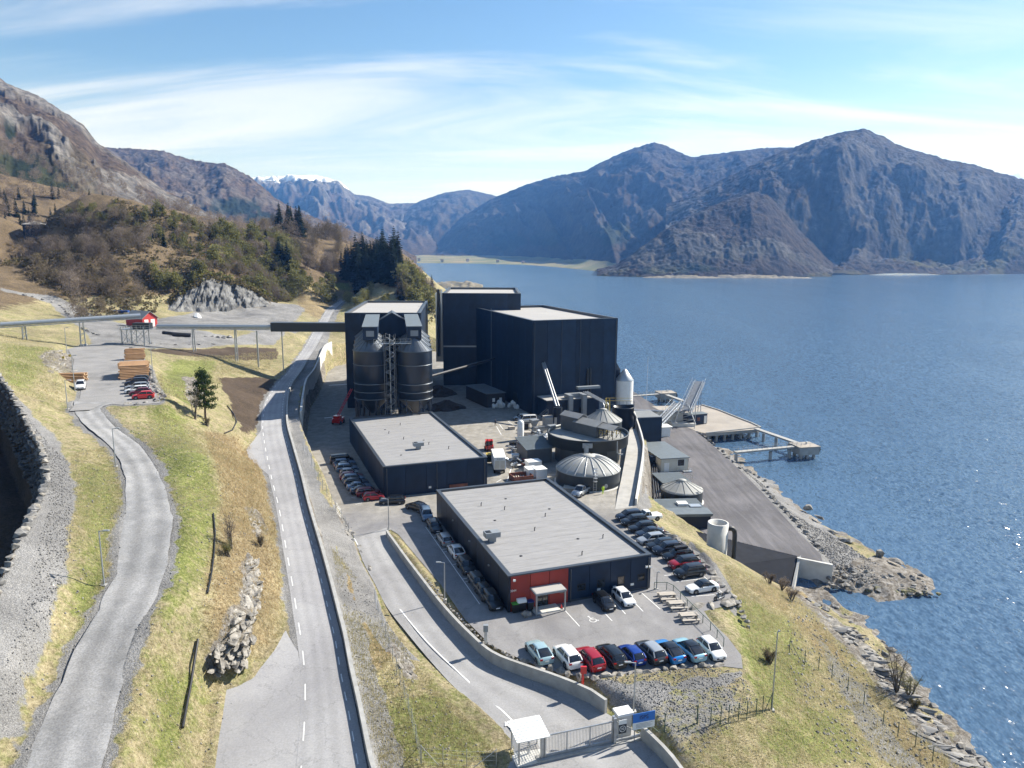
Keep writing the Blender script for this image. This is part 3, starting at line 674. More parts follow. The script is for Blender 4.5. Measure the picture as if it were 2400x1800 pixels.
    cov[:ns, :, 0] = np.clip(cm*cliff*1.7, 0, 0.85)
    if conifer:
        for (x0, y0, rx_, ry_) in conifer:
            # patch centre in display px -> lateral, height
            cx_, _, cw = ray(x0*K, y0*K)
            zc = H+cw/ry.mean()*np.interp(x0, cx, ctt)*0.9
            du = (X[I]-x0)/rx_; dv = ((ray(X[I]*K, 0*X[I]+900)[0]*0)+( (584-(z-H)/t*FOC) /K - y0))/ry_
            cov[:ns, :, 1] = np.maximum(cov[:ns, :, 1], sstep(1.25, 0.75, np.hypot(du, dv)+0.5*fbm(lat[I]/30, S*20, 4, 77)))
    if snow is not None:
        cov[:, :, 2] = sstep(snow, snow+40, V[:, :, 2]+60*fbm(V[:, :, 0]/120, V[:, :, 1]/120, 5, 3))
    if bud: cov[:ns, :, 3] = bud*sstep(0.45, 0.6, vnoise(lat[I]/60, S*7, 8))*sstep(0.55, 0.15, S)
    a = o.data.attributes.new('cover', 'FLOAT_COLOR', 'POINT'); a.data.foreach_set('color', cov.reshape(-1))
    return o
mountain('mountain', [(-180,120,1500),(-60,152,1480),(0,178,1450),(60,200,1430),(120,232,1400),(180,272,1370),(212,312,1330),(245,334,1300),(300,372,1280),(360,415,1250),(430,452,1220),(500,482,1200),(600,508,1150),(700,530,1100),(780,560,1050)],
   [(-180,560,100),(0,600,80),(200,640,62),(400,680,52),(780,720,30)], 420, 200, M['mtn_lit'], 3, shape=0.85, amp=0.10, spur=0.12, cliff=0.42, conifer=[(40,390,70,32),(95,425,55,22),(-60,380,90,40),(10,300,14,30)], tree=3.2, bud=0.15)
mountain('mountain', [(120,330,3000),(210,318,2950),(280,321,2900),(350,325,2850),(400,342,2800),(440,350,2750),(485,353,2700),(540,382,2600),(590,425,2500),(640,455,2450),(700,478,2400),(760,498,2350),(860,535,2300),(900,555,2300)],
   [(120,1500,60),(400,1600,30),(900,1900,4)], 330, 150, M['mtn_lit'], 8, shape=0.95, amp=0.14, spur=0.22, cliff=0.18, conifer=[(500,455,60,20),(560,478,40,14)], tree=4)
mountain('mountain', [(480,400,7600),(545,384,7500),(600,381,7400),(680,378,7300),(735,392,7200),(765,420,7100),(800,424,7000),(840,440,6900),(900,438,6900),(960,452,6900),(1010,470,6900)],
   [(480,3900,60),(1010,4000,10)], 240, 110, M['mtn_snow'], 12, shape=0.9, amp=0.2, spur=0.3, cliff=0.4, snow=600, tree=4)
mountain('mountain', [(780,548,6300),(830,492,6300),(870,455,6300),(905,435,6300),(960,416,6300),(1010,409,6300),(1060,420,6300),(1130,440,6300),(1200,470,6300)],
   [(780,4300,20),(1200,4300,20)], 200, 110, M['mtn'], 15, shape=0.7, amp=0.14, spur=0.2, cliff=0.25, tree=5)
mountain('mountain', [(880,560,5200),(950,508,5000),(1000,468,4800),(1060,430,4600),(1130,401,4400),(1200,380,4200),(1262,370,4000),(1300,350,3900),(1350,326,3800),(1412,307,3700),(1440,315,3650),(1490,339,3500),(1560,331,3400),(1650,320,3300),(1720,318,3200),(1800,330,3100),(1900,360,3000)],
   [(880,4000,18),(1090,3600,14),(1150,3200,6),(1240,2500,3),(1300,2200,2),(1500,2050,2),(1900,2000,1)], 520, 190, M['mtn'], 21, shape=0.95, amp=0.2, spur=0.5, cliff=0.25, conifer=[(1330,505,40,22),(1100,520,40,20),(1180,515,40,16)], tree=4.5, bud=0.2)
mountain('mountain', [(1440,440,2500),(1500,418,2480),(1560,388,2460),(1620,358,2440),(1700,322,2420),(1760,301,2400),(1820,284,2380),(1865,279,2370),(1900,294,2360),(1932,312,2350),(1990,328,2340),(2040,344,2330),(2100,354,2330),(2150,370,2330),(2212,388,2330),(2330,440,2330),(2500,500,2330)],
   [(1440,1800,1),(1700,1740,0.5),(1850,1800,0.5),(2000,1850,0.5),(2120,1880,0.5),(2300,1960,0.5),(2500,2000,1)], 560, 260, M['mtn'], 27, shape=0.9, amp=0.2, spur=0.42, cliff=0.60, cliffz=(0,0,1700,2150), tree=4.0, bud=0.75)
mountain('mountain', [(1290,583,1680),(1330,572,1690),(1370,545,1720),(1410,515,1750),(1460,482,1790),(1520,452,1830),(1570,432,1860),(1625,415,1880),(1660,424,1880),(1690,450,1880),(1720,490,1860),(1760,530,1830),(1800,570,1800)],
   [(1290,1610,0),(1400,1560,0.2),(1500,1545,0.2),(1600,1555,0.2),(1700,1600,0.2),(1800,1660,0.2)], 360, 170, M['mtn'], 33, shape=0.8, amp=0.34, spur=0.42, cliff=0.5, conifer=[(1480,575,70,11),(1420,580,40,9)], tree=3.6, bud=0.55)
mountain('mountain', [(2080,420,9000),(2150,385,9000),(2190,370,9000),(2220,362,9000),(2300,350,9000),(2420,370,9000),(2520,400,9000)], [(2080,6000,50),(2520,6000,50)], 90, 50, M['mtn_snow'], 41, snow=700, tree=5, cliff=0.3)
# farmland at the head of the fjord
M['field'] = material('farm_field', (0.075,0.10,0.03), 0.95, col2=(0.21,0.17,0.085), vscale=0.006, coords='Position', det=3)
fv = []; NFX, NFT = 60, 12
fX = np.linspace(870, 1330, NFX); base_t = np.interp(fX, [870,950,1050,1150,1330], [2900,2900,2850,2650,1750])
for j in range(NFT):
    q = j/(NFT-1); tt = base_t+q*np.interp(fX, [870,1100,1330], [1300,700,160]); rx, ry, rw = ray(fX*K, np.full(NFX, 640.0))
    fv.append(np.stack([rx/ry*tt, tt, -1.0+sstep(0, 0.1, q)*2.2+22*q**1.3+fbm(rx/ry*tt/90, tt/90, 3, 2)*4*q], -1))
fv = np.array(fv); idx = np.arange(NFX*NFT).reshape(NFT, NFX)
tag(mesh_np('farmland', fv.reshape(-1,3), np.stack([idx[:-1,:-1], idx[:-1,1:], idx[1:,1:], idx[1:,:-1]], -1).reshape(-1,4), M['field'], smooth=True), kind='structure')
M['far_wall'] = material('far_house_wall', (0.5,0.47,0.42), 0.9); M['far_roof'] = material('far_house_roof', (0.10,0.06,0.05), 0.9)
for x_, t_, l_ in ((905,3150,'tiny pale farmhouse at the far left of the fjord head'),(955,3000,'tiny farmhouse in the middle of the green shore strip'),(1010,3080,'tiny farmhouse beside the brown field at the fjord head'),(1075,2960,'tiny farmhouse near the shore right of the brown field'),(1130,2820,'tiny farmhouse at the right end of the green shore strip')):
    p = WTd(x_, 560, t_); r_ = empty('farmhouse', (p.x, t_, 6+10*((t_-2850)/1000)), 0.3, l_, 'house', 'far farmhouses')
    r_.scale = (0.62,)*3; MB().box(-9,9,-5,5,-12,7).build('wall', M['far_wall'], r_); MB().add([(-10,-6,7),(10,-6,7),(10,6,7),(-10,6,7),(-10,0,12),(10,0,12)], [(0,3,2,1),(0,1,5,4),(2,3,4,5),(0,4,3),(1,2,5)]).build('roof', M['far_roof'], r_)
# quarry face: blasted rock wall at the back of the gravel floor
M['quarry'] = material('blasted_rock', (0.035,0.036,0.038), 0.92, col2=(0.23,0.228,0.222), vscale=0.5, stretch=(1,1,0.35), bump=0.8, bscale=1.5, coords='Position', det=8, bdist=0.4)
qx = np.linspace(358, 592, 170); qb = np.interp(qx, [358,400,450,500,550,592], [673,673,671,669,665,659]); qt = np.interp(qx, [358,370,385,400,420,437,450,470,500,530,560,575,592], [668,652,640,629,616,603,599,604,611,620,638,646,657])+fbm(qx/9, qx*0, 3, 4)*3.5
rows_ = []; NQ = 26
for j in range(NQ+4):
    q = min(j/(NQ-1), 1.0); bt_ = np.array([tuple(WTd(a, b, 336+(a-358)/234*48)) for a, b in zip(qx, qb)]); tp_ = np.array([tuple(WTd(a, b, 346+(a-358)/234*48)) for a, b in zip(qx, qt)])
    P = bt_*(1-q)+tp_*q
    if j >= NQ: P = P+np.array([0, 3.0*(j-NQ+1), -1.2*(j-NQ+1)*0.6])
    n_q = 1.3*(ridged(P[:,0]/4.0, P[:,2]/22, 4, 3)-0.55)+0.6*fbm(P[:,0]/1.8, P[:,2]/3, 3, 9); P = P+np.stack([n_q*0.8, -n_q*5.0*math.sin(math.pi*min(q, 0.97))**0.5, n_q*0.6*q*0], 1)
    if j == 0: P[:,2] -= 1.5
    rows_.append(P)
V = np.array(rows_); idx = np.arange(V.shape[0]*V.shape[1]).reshape(V.shape[:2])
tag(mesh_np('rock_face', V.reshape(-1,3), np.stack([idx[:-1,:-1], idx[:-1,1:], idx[1:,1:], idx[1:,:-1]], -1).reshape(-1,4), M['quarry']), kind='structure')
# low skerry of rock and heath beyond the works
M['skerry'] = material('shore_rock', (0.07,0.065,0.04), 0.95, col2=(0.22,0.19,0.14), vscale=0.08, coords='Position', bump=0.6, bscale=0.3)
def skerry(x0, x1, t0, t1, h, seed, fall=0.5):
    n, m_ = 60, 14; X = np.linspace(x0, x1, n); V = []
    for j in range(m_):
        q = j/(m_-1); rx, ry, rw = ray(X*K, np.full(n, 640.0)); e = np.sin(np.pi*np.linspace(0, 1, n))**fall
        tt = (t0+t1)/2+(q-0.5)*(t1-t0)*(0.4+0.6*e); zz = -1.5+(h+1.5)*e*np.sin(np.pi*q)**0.7*(0.55+0.75*vnoise(X/9, np.full(n, q*5.0), seed))
        V.append(np.stack([rx/ry*tt, tt, zz], -1))
    V = np.array(V); idx = np.arange(n*m_).reshape(m_, n)
    tag(mesh_np('rocky_shore', V.reshape(-1,3), np.stack([idx[:-1,:-1], idx[:-1,1:], idx[1:,1:], idx[1:,:-1]], -1).reshape(-1,4), M['skerry'], smooth=False), kind='structure')
skerry(930, 1045, 1060, 1240, 7, 4); skerry(1384, 1560, 1515, 1570, 5, 6); skerry(1500, 1760, 1540, 1590, 6, 8)
# ------------------------------------------------------------------ haze
def build_haze():
    m = bpy.data.materials.new('haze_air'); m.use_nodes = True; nt = m.node_tree; nt.nodes.clear()
    o = nd(nt, 'ShaderNodeOutputMaterial'); v = nd(nt, 'ShaderNodeVolumePrincipled')
    v.inputs['Color'].default_value = (0.14, 0.38, 1.0, 1); v.inputs['Density'].default_value = HAZE; v.inputs['Anisotropy'].default_value = 0.25
    v.inputs['Absorption Color'].default_value = (1, 1, 1, 1); lk(nt, v.outputs[0], o.inputs['Volume'])
    b = MB().box(-9200, 14200, -3200, 13200, -9, 900)
    tag(b.build('haze', m), kind='stuff')
HAZE = 0.000095
build_haze()
# ================================================================== paved surfaces
def asphalt(name, c1, c2, sc=0.25, grain=6.0, streak=None, far=None, lane=None):
    m = bpy.data.materials.new(name); m.use_nodes = True; nt = m.node_tree; b = nt.nodes['Principled BSDF']
    b.inputs['Roughness'].default_value = 0.88; b.inputs['Specular IOR Level'].default_value = 0.3
    pos = nd(nt, 'ShaderNodeNewGeometry').outputs['Position']
    n1 = nd(nt, 'ShaderNodeTexNoise', i_Scale=sc, i_Detail=6, i_Roughness=0.62, i_Distortion=0.5); lk(nt, pos, n1.inputs['Vector'])
    n2 = nd(nt, 'ShaderNodeTexNoise', i_Scale=grain, i_Detail=3, i_Roughness=0.7); lk(nt, pos, n2.inputs['Vector'])
    cr = nd(nt, 'ShaderNodeValToRGB'); e = cr.color_ramp.elements; e[0].position = 0.33; e[1].position = 0.67; e[0].color = (*c1, 1); e[1].color = (*c2, 1)
    lk(nt, n1.outputs[0], cr.inputs[0]); c = cr.outputs[0]
    if far:
        sp = nd(nt, 'ShaderNodeSeparateXYZ'); lk(nt, pos, sp.inputs[0])
        ad = nd(nt, 'ShaderNodeMath', operation='MULTIPLY_ADD', i_1=22.0); lk(nt, n1.outputs[0], ad.inputs[0]); lk(nt, sp.outputs['Y'], ad.inputs[2])
        mr = nd(nt, 'ShaderNodeMapRange'); mr.inputs[1].default_value = 128; mr.inputs[2].default_value = 142; lk(nt, ad.outputs[0], mr.inputs[0])
        n3 = nd(nt, 'ShaderNodeTexNoise', i_Scale=0.5, i_Detail=6, i_Roughness=0.65); lk(nt, pos, n3.inputs['Vector'])
        c3 = nd(nt, 'ShaderNodeValToRGB'); e = c3.color_ramp.elements; e[0].position = 0.33; e[1].position = 0.67; e[0].color = (*far[0], 1); e[1].color = (*far[1], 1); lk(nt, n3.outputs[0], c3.inputs[0])
        x = nd(nt, 'ShaderNodeMix', data_type='RGBA'); lk(nt, mr.outputs[0], x.inputs['Factor']); lk(nt, c, x.inputs['A']); lk(nt, c3.outputs[0], x.inputs['B']); c = x.outputs['Result']
    if streak:   # tyre-worn arcs
        wv = nd(nt, 'ShaderNodeTexNoise', i_Scale=1.0, i_Detail=4, i_Roughness=0.6, i_Distortion=1.2)
        mp = nd(nt, 'ShaderNodeMapping'); mp.inputs['Rotation'].default_value = (0,0,streak[0]); mp.inputs['Scale'].default_value = streak[1]; lk(nt, pos, mp.inputs[0]); lk(nt, mp.outputs[0], wv.inputs['Vector'])
        r2 = nd(nt, 'ShaderNodeMapRange'); r2.inputs[1].default_value = 0.42; r2.inputs[2].default_value = 0.72; r2.inputs[3].default_value = 0.92; r2.inputs[4].default_value = streak[2]; lk(nt, wv.outputs[0], r2.inputs[0])
        mm = nd(nt, 'ShaderNodeMix', data_type='RGBA', blend_type='MULTIPLY'); mm.inputs['Factor'].default_value = 1; lk(nt, c, mm.inputs['A']); lk(nt, r2.outputs[0], mm.inputs['B']); c = mm.outputs['Result']
    if lane:     # paler wheel tracks along the run of the road
        at = nd(nt, 'ShaderNodeAttribute', attribute_name='lane')
        wa = nd(nt, 'ShaderNodeTexNoise', i_Scale=0.3, i_Detail=4, i_Roughness=0.65); lk(nt, pos, wa.inputs['Vector'])
        ph = nd(nt, 'ShaderNodeMath', operation='MULTIPLY_ADD', i_1=lane[0]); lk(nt, wa.outputs[0], ph.inputs[0])
        k_ = nd(nt, 'ShaderNodeMath', operation='MULTIPLY', i_1=lane[1]); lk(nt, at.outputs['Fac'], k_.inputs[0]); lk(nt, k_.outputs[0], ph.inputs[2])
        cs = nd(nt, 'ShaderNodeMath', operation='COSINE'); lk(nt, ph.outputs[0], cs.inputs[0])
        r2 = nd(nt, 'ShaderNodeMapRange'); r2.inputs[1].default_value = -1; r2.inputs[2].default_value = 1; r2.inputs[3].default_value = lane[2]; r2.inputs[4].default_value = lane[3]; lk(nt, cs.outputs[0], r2.inputs[0])
        mm = nd(nt, 'ShaderNodeMix', data_type='RGBA', blend_type='MULTIPLY'); mm.inputs['Factor'].default_value = 1; lk(nt, c, mm.inputs['A']); lk(nt, r2.outputs[0], mm.inputs['B']); c = mm.outputs['Result']
    # hair cracks and old repairs
    vo = nd(nt, 'ShaderNodeTexVoronoi', feature='DISTANCE_TO_EDGE', i_Scale=0.16); dn = nd(nt, 'ShaderNodeTexNoise', i_Scale=0.5, i_Detail=5, i_Roughness=0.7); lk(nt, pos, dn.inputs['Vector'])
    dm = nd(nt, 'ShaderNodeVectorMath', operation='MULTIPLY_ADD'); lk(nt, dn.outputs['Color'], dm.inputs[0]); dm.inputs[1].default_value = (3.0,3.0,3.0); lk(nt, pos, dm.inputs[2]); lk(nt, dm.outputs[0], vo.inputs['Vector'])
    ck = nd(nt, 'ShaderNodeMapRange'); ck.inputs[1].default_value = 0.0; ck.inputs[2].default_value = 0.012; ck.inputs[3].default_value = 0.72; ck.inputs[4].default_value = 1.0; lk(nt, vo.outputs['Distance'], ck.inputs[0])
    mm = nd(nt, 'ShaderNodeMix', data_type='RGBA', blend_type='MULTIPLY'); mm.inputs['Factor'].default_value = 0.0 if 'gravel' in name else 0.8; lk(nt, c, mm.inputs['A']); lk(nt, ck.outputs[0], mm.inputs['B']); c = mm.outputs['Result']
    rp = nd(nt, 'ShaderNodeTexNoise', i_Scale=0.045, i_Detail=2, i_Roughness=0.4); lk(nt, pos, rp.inputs['Vector']); rq = nd(nt, 'ShaderNodeMapRange'); rq.inputs[1].default_value = 0.56; rq.inputs[2].default_value = 0.60; rq.inputs[3].default_value = 1.0; rq.inputs[4].default_value = 0.88; lk(nt, rp.outputs[0], rq.inputs[0])
    mm = nd(nt, 'ShaderNodeMix', data_type='RGBA', blend_type='MULTIPLY'); mm.inputs['Factor'].default_value = 1; lk(nt, c, mm.inputs['A']); lk(nt, rq.outputs[0], mm.inputs['B']); c = mm.outputs['Result']
    r3 = nd(nt, 'ShaderNodeMapRange'); r3.inputs[1].default_value = 0.3; r3.inputs[2].default_value = 0.7; r3.inputs[3].default_value = 0.70 if 'gravel' in name else 0.88; r3.inputs[4].default_value = 1.30 if 'gravel' in name else 1.12; lk(nt, n2.outputs[0], r3.inputs[0])
    mm = nd(nt, 'ShaderNodeMix', data_type='RGBA', blend_type='MULTIPLY'); mm.inputs['Factor'].default_value = 1; lk(nt, c, mm.inputs['A']); lk(nt, r3.outputs[0], mm.inputs['B'])
    lk(nt, mm.outputs['Result'], b.inputs['Base Color'])
    bp = nd(nt, 'ShaderNodeBump', i_Strength=0.25, i_Distance=0.03); lk(nt, n2.outputs[0], bp.inputs['Height']); lk(nt, bp.outputs[0], b.inputs['Normal'])
    return m
M['road'] = asphalt('road_asphalt', (0.27,0.265,0.27), (0.35,0.345,0.345), 0.10, 5, lane=(2.0, 25.1, 0.95, 1.06))
M['ramp'] = asphalt('ramp_asphalt', (0.235,0.23,0.23), (0.32,0.315,0.31), 0.13, 5, lane=(3.0, 18.8, 0.93, 1.08))
M['yard'] = asphalt('yard_asphalt', (0.175,0.17,0.174), (0.27,0.264,0.26), 0.11, 5, (R(60), (0.3,0.12,1), 1.08), far=((0.21,0.195,0.17),(0.33,0.31,0.275)))
M['quay'] = asphalt('quay_asphalt', (0.085,0.081,0.086), (0.125,0.119,0.124), 0.06, 4, (R(-12), (0.5,0.05,1), 1.45))
M['gravel'] = asphalt('gravel_surface', (0.20,0.20,0.20), (0.30,0.295,0.29), 0.25, 6, lane=(4.0, 13.5, 1.16, 0.86)); M['gravel_lot'] = asphalt('gravel_lot', (0.20,0.195,0.19), (0.29,0.28,0.27), 0.2, 6)
M['concrete'] = material('concrete', (0.33,0.325,0.31), 0.9, var=0.16, vscale=0.8, bump=0.2, bscale=6, coords='Position')
M['concrete_pale'] = material('pale_concrete', (0.52,0.51,0.48), 0.9, var=0.13, vscale=0.5, bump=0.15, bscale=5, coords='Position')
M['paint'] = material('road_paint', (0.68,0.68,0.66), 0.7, var=0.16, vscale=4, coords='Position')
M['deck'] = material('quay_deck', (0.31,0.275,0.235), 0.9, var=0.14, vscale=0.18, coords='Position', bump=0.1)
def strip_sheet(name, L, Rr, mat, n=6, dz=0.0, jitter=0.0):
    L = np.array([tuple(p) for p in L]); Rr = np.array([tuple(p) for p in Rr]); m_ = len(L)
    rows = []
    for k in range(n+1):
        q = k/n; p = L*(1-q)+Rr*q
        if jitter and k in (0, n):
            d = (Rr-L)/np.linalg.norm(Rr-L, axis=1)[:, None]; j = fbm(p[:,0]/2.3, p[:,1]/2.3, 3, 5)*jitter; p = p+d*j[:, None]
        rows.append(p+np.array([0,0,dz]))
    V = np.stack(rows, 1); idx = np.arange(m_*(n+1)).reshape(m_, n+1)
    o = tag(mesh_np(name, V.reshape(-1,3), np.stack([idx[:-1,:-1], idx[:-1,1:], idx[1:,1:], idx[1:,:-1]], -1).reshape(-1,4), mat, smooth=True), kind='structure')
    la = o.data.attributes.new('lane', 'FLOAT', 'POINT'); la.data.foreach_set('value', np.tile(np.linspace(0, 1, n+1), m_).astype(np.float32))
    return o
def poly_sheet(name, poly, z, mat, thick=0.0):
    bm = bmesh.new(); vs = [bm.verts.new((p[0], p[1], z if z is not None else p[2])) for p in poly]
    f = bm.faces.new(vs); f.normal_update()
    if f.normal.z < 0: f.normal_flip()
    bmesh.ops.triangulate(bm, faces=bm.faces[:])
    me = bpy.data.meshes.new(name); bm.to_mesh(me); bm.free(); me.materials.append(mat)
    o = bpy.data.objects.new(name, me); COL.objects.link(o); return tag(o, kind='structure')
road_o = strip_sheet('road', rL, rR, M['road'])
ramp_o = strip_sheet('access_road', pL, pR, M['ramp'], dz=-0.03)
path_o = strip_sheet('gravel_path', gL, gR, M['gravel'], n=10, jitter=0.25)
yard_o = poly_sheet('yard', YARD, 10.0, M['yard'])
quay_o = poly_sheet('quay', QUAY, 3.0, M['quay'])
lot_o = poly_sheet('gravel_lot', LOT, 27.0, M['gravel_lot'])
for lb in LAYBYS: poly_sheet('lay_by', lb, None, M['road'])
# paint on the road: broken edge lines, every dash a piece of its own
def dashes(A, B, frac, width, dash, gap, zoff, parent, name='line_dash', i0=0, i1=None, mat=None):
    P = [a*(1-frac(a, b))+b*frac(a, b) for a, b in zip(A, B)][i0:i1]
    S = [0]
    for a, b in zip(P, P[1:]): S.append(S[-1]+(b-a).length)
    def at(s):
        s = max(0, min(S[-1]-1e-6, s)); i = int(np.searchsorted(S, s, 'right')-1); i = min(i, len(P)-2)
        q = (s-S[i])/(S[i+1]-S[i]); return P[i]*(1-q)+P[i+1]*q
    s = 1.0
    while s < S[-1]-dash:
        n = max(1, int(dash/1.5)); V = []
        for k in range(n+1):
            p = at(s+dash*k/n); d = (at(s+dash*k/n+0.3)-at(s+dash*k/n-0.3)); d.z = 0; d.normalize(); r = Vector((d.y,-d.x,0))*width/2
            V += [p-r+Vector((0,0,zoff)), p+r+Vector((0,0,zoff))]
        F = [(2*k, 2*k+1, 2*k+3, 2*k+2) for k in range(n)]
        mb = MB(); mb.add(V, F); mb.build(name, mat or M['paint'], parent)
        s += dash+gap
off = lambda d: (lambda a, b: d/(b-a).length)
ioff = lambda d: (lambda a, b: 1-d/(b-a).length)
dashes(rL, rR, off(0.45), 0.11, 2.6, 3.2, 0.006, road_o)
dashes(rL, rR, ioff(0.75), 0.11, 1.4, 1.6, 0.006, road_o)
def line(pts, width, z, parent, name='white_line', zo=0.006):
    V = []; F = []
    for i, p in enumerate(pts):
        a = pts[max(i-1, 0)]; b = pts[min(i+1, len(pts)-1)]; d = (b-a); d.z = 0; d.normalize(); r = Vector((d.y,-d.x,0))*width/2
        V += [p-r+Vector((0,0,zo)), p+r+Vector((0,0,zo))]
    for i in range(len(pts)-1): F.append((2*i, 2*i+1, 2*i+3, 2*i+2))
    mb = MB(); mb.add(V, F); return mb.build(name, M['paint'], parent)
wl = resample([W(u, v, np.interp(v, [1262,1500,1700],[9.97,9.5,8.78])) for u, v in [(830,1262),(853,1301),(885,1350),(934,1423),(1002,1505),(1100,1599),(1180,1668),(1204,1692),(1213,1703)]], 1.5)
line(wl, 0.16, 0, ramp_o, zo=0.02)
# direction arrow by the turnstile
ap = W(*ZH(345,930), 8.85); ad = (W(*ZH(320,905), 8.85)-W(*ZH(365,950), 8.85)).normalized(); ar = Vector((ad.y,-ad.x,0))
mb = MB(); mb.add([ap-ad*0.8-ar*0.12, ap-ad*0.8+ar*0.12, ap+ad*0.2+ar*0.12, ap+ad*0.2-ar*0.12, ap+ad*0.2-ar*0.4, ap+ad*0.2+ar*0.4, ap+ad*0.85], [(0,1,2,3),(4,5,6)])
ao = mb.build('arrow_mark', M['paint'], ramp_o); ao.location.z = 0.03
PZ = 10.0
def pl(zf, a, b, w=0.11): return line([W(*zf(*a), PZ), W(*zf(*b), PZ)], w, PZ, yard_o)
for a, b in [((600,620),(768,803)),((985,690),(1050,757)),((1060,580),(1165,697)),((1245,600),(1318,675)),((1305,515),(1465,655)),((1840,370),(2010,520)),((1600,418),(1850,390)),((1735,545),(1935,530)),((1500,365),(1560,358)),((1880,1120),(1920,1145))]: pl(ZA, a, b)
for a, b in [((1140,1040),(1700,1840)),((1215,1150),(1262,1143)),((1310,1275),(1370,1262)),((1330,1300),(1390,1287)),((1425,1430),(1490,1415)),((1520,1580),(1670,1552)),((1545,1610),(1690,1582)),((410,805),(480,790)),((370,735),(420,725)),((335,690),(380,678)),((320,650),(355,640)),((300,605),(330,598)),((245,490),(270,484))]: pl(ZB, a, b)
for a, b in [((170,1230),(215,1090)),((60,1240),(110,1210)),((215,1020),(218,900)),((180,610),(330,700)),((90,640),(130,690)),((60,660),(110,745))]: pl(ZC, a, b, 0.15)
for a, b in [((630,1118),(785,1108),),((590,1400),(670,1392))]: pl(ZF, a, b, 1.0)
# the wheelchair mark
wc = W(*ZA(880,748), 10); ex = Vector((math.cos(R(20)), math.sin(R(20)), 0)); ey = Vector((-ex.y, ex.x, 0))
def wp(x, y): return wc+ex*x+ey*y+Vector((0,0,0.008))
mb = MB()
ring = [wp(0.42*math.cos(t), -0.15+0.42*math.sin(t)) for t in np.linspace(R(120), R(400), 16)]
for a, b in zip(ring, ring[1:]):
    d = (b-a).normalized(); r = Vector((d.y,-d.x,0))*0.05; mb.add([a-r, a+r, b+r, b-r], [(0,1,2,3)])
for a, b in [((-0.1,0.75),(-0.05,0.15)),((-0.05,0.15),(0.4,0.12)),((0.4,0.12),(0.55,-0.35)),((0.55,-0.35),(0.75,-0.3)),((-0.08,0.45),(0.32,0.42))]:
    A, B = wp(*a), wp(*b); d = (B-A).normalized(); r = Vector((d.y,-d.x,0))*0.06; mb.add([A-r, A+r, B+r, B-r], [(0,1,2,3)])
hd = [wp(-0.1+0.13*math.cos(t), 0.95+0.13*math.sin(t)) for t in np.linspace(0, 2*math.pi, 10, endpoint=False)]; mb.add(hd, [tuple(range(10))])
mb.build('wheelchair_mark', M['paint'], yard_o)
# ------------------------------------------------------------------ walls
def wall_along(name, pts, thick, z0, z1, mat, side=1.0, label=None, cat='wall', seg=None):
    """pts: plan line; z0, z1: lists of level per point; wall stands on the +side (right of travel)"""
    n = len(pts); V = []; F = []
    for i, p in enumerate(pts):
        a = pts[max(i-1, 0)]; b = pts[min(i+1, n-1)]; d = (b-a); d.z = 0; d.normalize(); r = Vector((d.y,-d.x,0))*thick*side
        V += [(p.x,p.y,z0[i]), (p.x+r.x,p.y+r.y,z0[i]), (p.x+r.x,p.y+r.y,z1[i]), (p.x,p.y,z1[i])]
    for i in range(n-1):
        o = 4*i
        for k in range(4): F.append((o+k, o+(k+1)%4, o+4+(k+1)%4, o+4+k))
    F += [(3,2,1,0), (4*(n-1), 4*(n-1)+1, 4*(n-1)+2, 4*(n-1)+3)]
    mb = MB(); mb.add(V, F); o = mb.build(name, mat)
    return tag(o, label, cat)
i_end = max(i for i, p in enumerate(rR) if p.y < 250)
pp = rR[:i_end]; dv = []
pp = [p+(p-l).normalized()*0.15 for p, l in zip(rR[:i_end], rL[:i_end])]
wall_along('road_parapet', pp, 0.42, [p.z-1.2 for p in pp], [p.z+0.85 for p in pp], M['concrete'], 1, 'long low concrete parapet wall along the right edge of the public road')
cap = MB()
i0 = [i for i, p in enumerate(pR) if p.y > 0]
k0 = min(range(len(pR)), key=lambda i: (pR[i]-W(908,1252,10)).length); k1 = min(range(len(pR)), key=lambda i: (pR[i]-W(1420,1670,8.8)).length)
rw = [p+(p-l).normalized()*0.12 for p, l in zip(pR[k0:k1+1], pL[k0:k1+1])]
top = [p.z+np.interp(i/len(rw), [0,0.1,0.6,1], [0.75,1.05,1.2,1.55]) for i, p in enumerate(rw)]
wall_along('retaining_wall', rw, 0.36, [p.z-1.2 for p in rw], top, M['concrete'], -1 if False else 1, 'long curved concrete retaining wall beside the access road up to the gate')
k2 = min(range(len(pR)), key=lambda i: (pR[i]-W(1515,1738,8.53)).length)
rw2 = [p+(p-l).normalized()*0.12 for p, l in zip(pR[k2:], pL[k2:])]
wall_along('retaining_wall', rw2, 0.36, [p.z-1.2 for p in rw2], [p.z+1.35 for p in rw2], M['concrete'], 1, 'short concrete retaining wall curving away below the blue sign')
# tall wall under the road, above the rock by the silos
tw = resample([Vector((p.x-1.3, p.y, 0)) for p in YARD_L[5:11]], 2.0)
twz = []
for p in tw:
    j = min(range(len(rR)), key=lambda i: (Vector((rR[i].x, rR[i].y, 0))-p).length); twz.append(rR[j].z+0.55)
wall_along('retaining_wall', tw, 0.5, [12.6]*len(tw), twz, M['concrete_pale'], 1, 'tall pale concrete retaining wall holding the road above the silo yard')
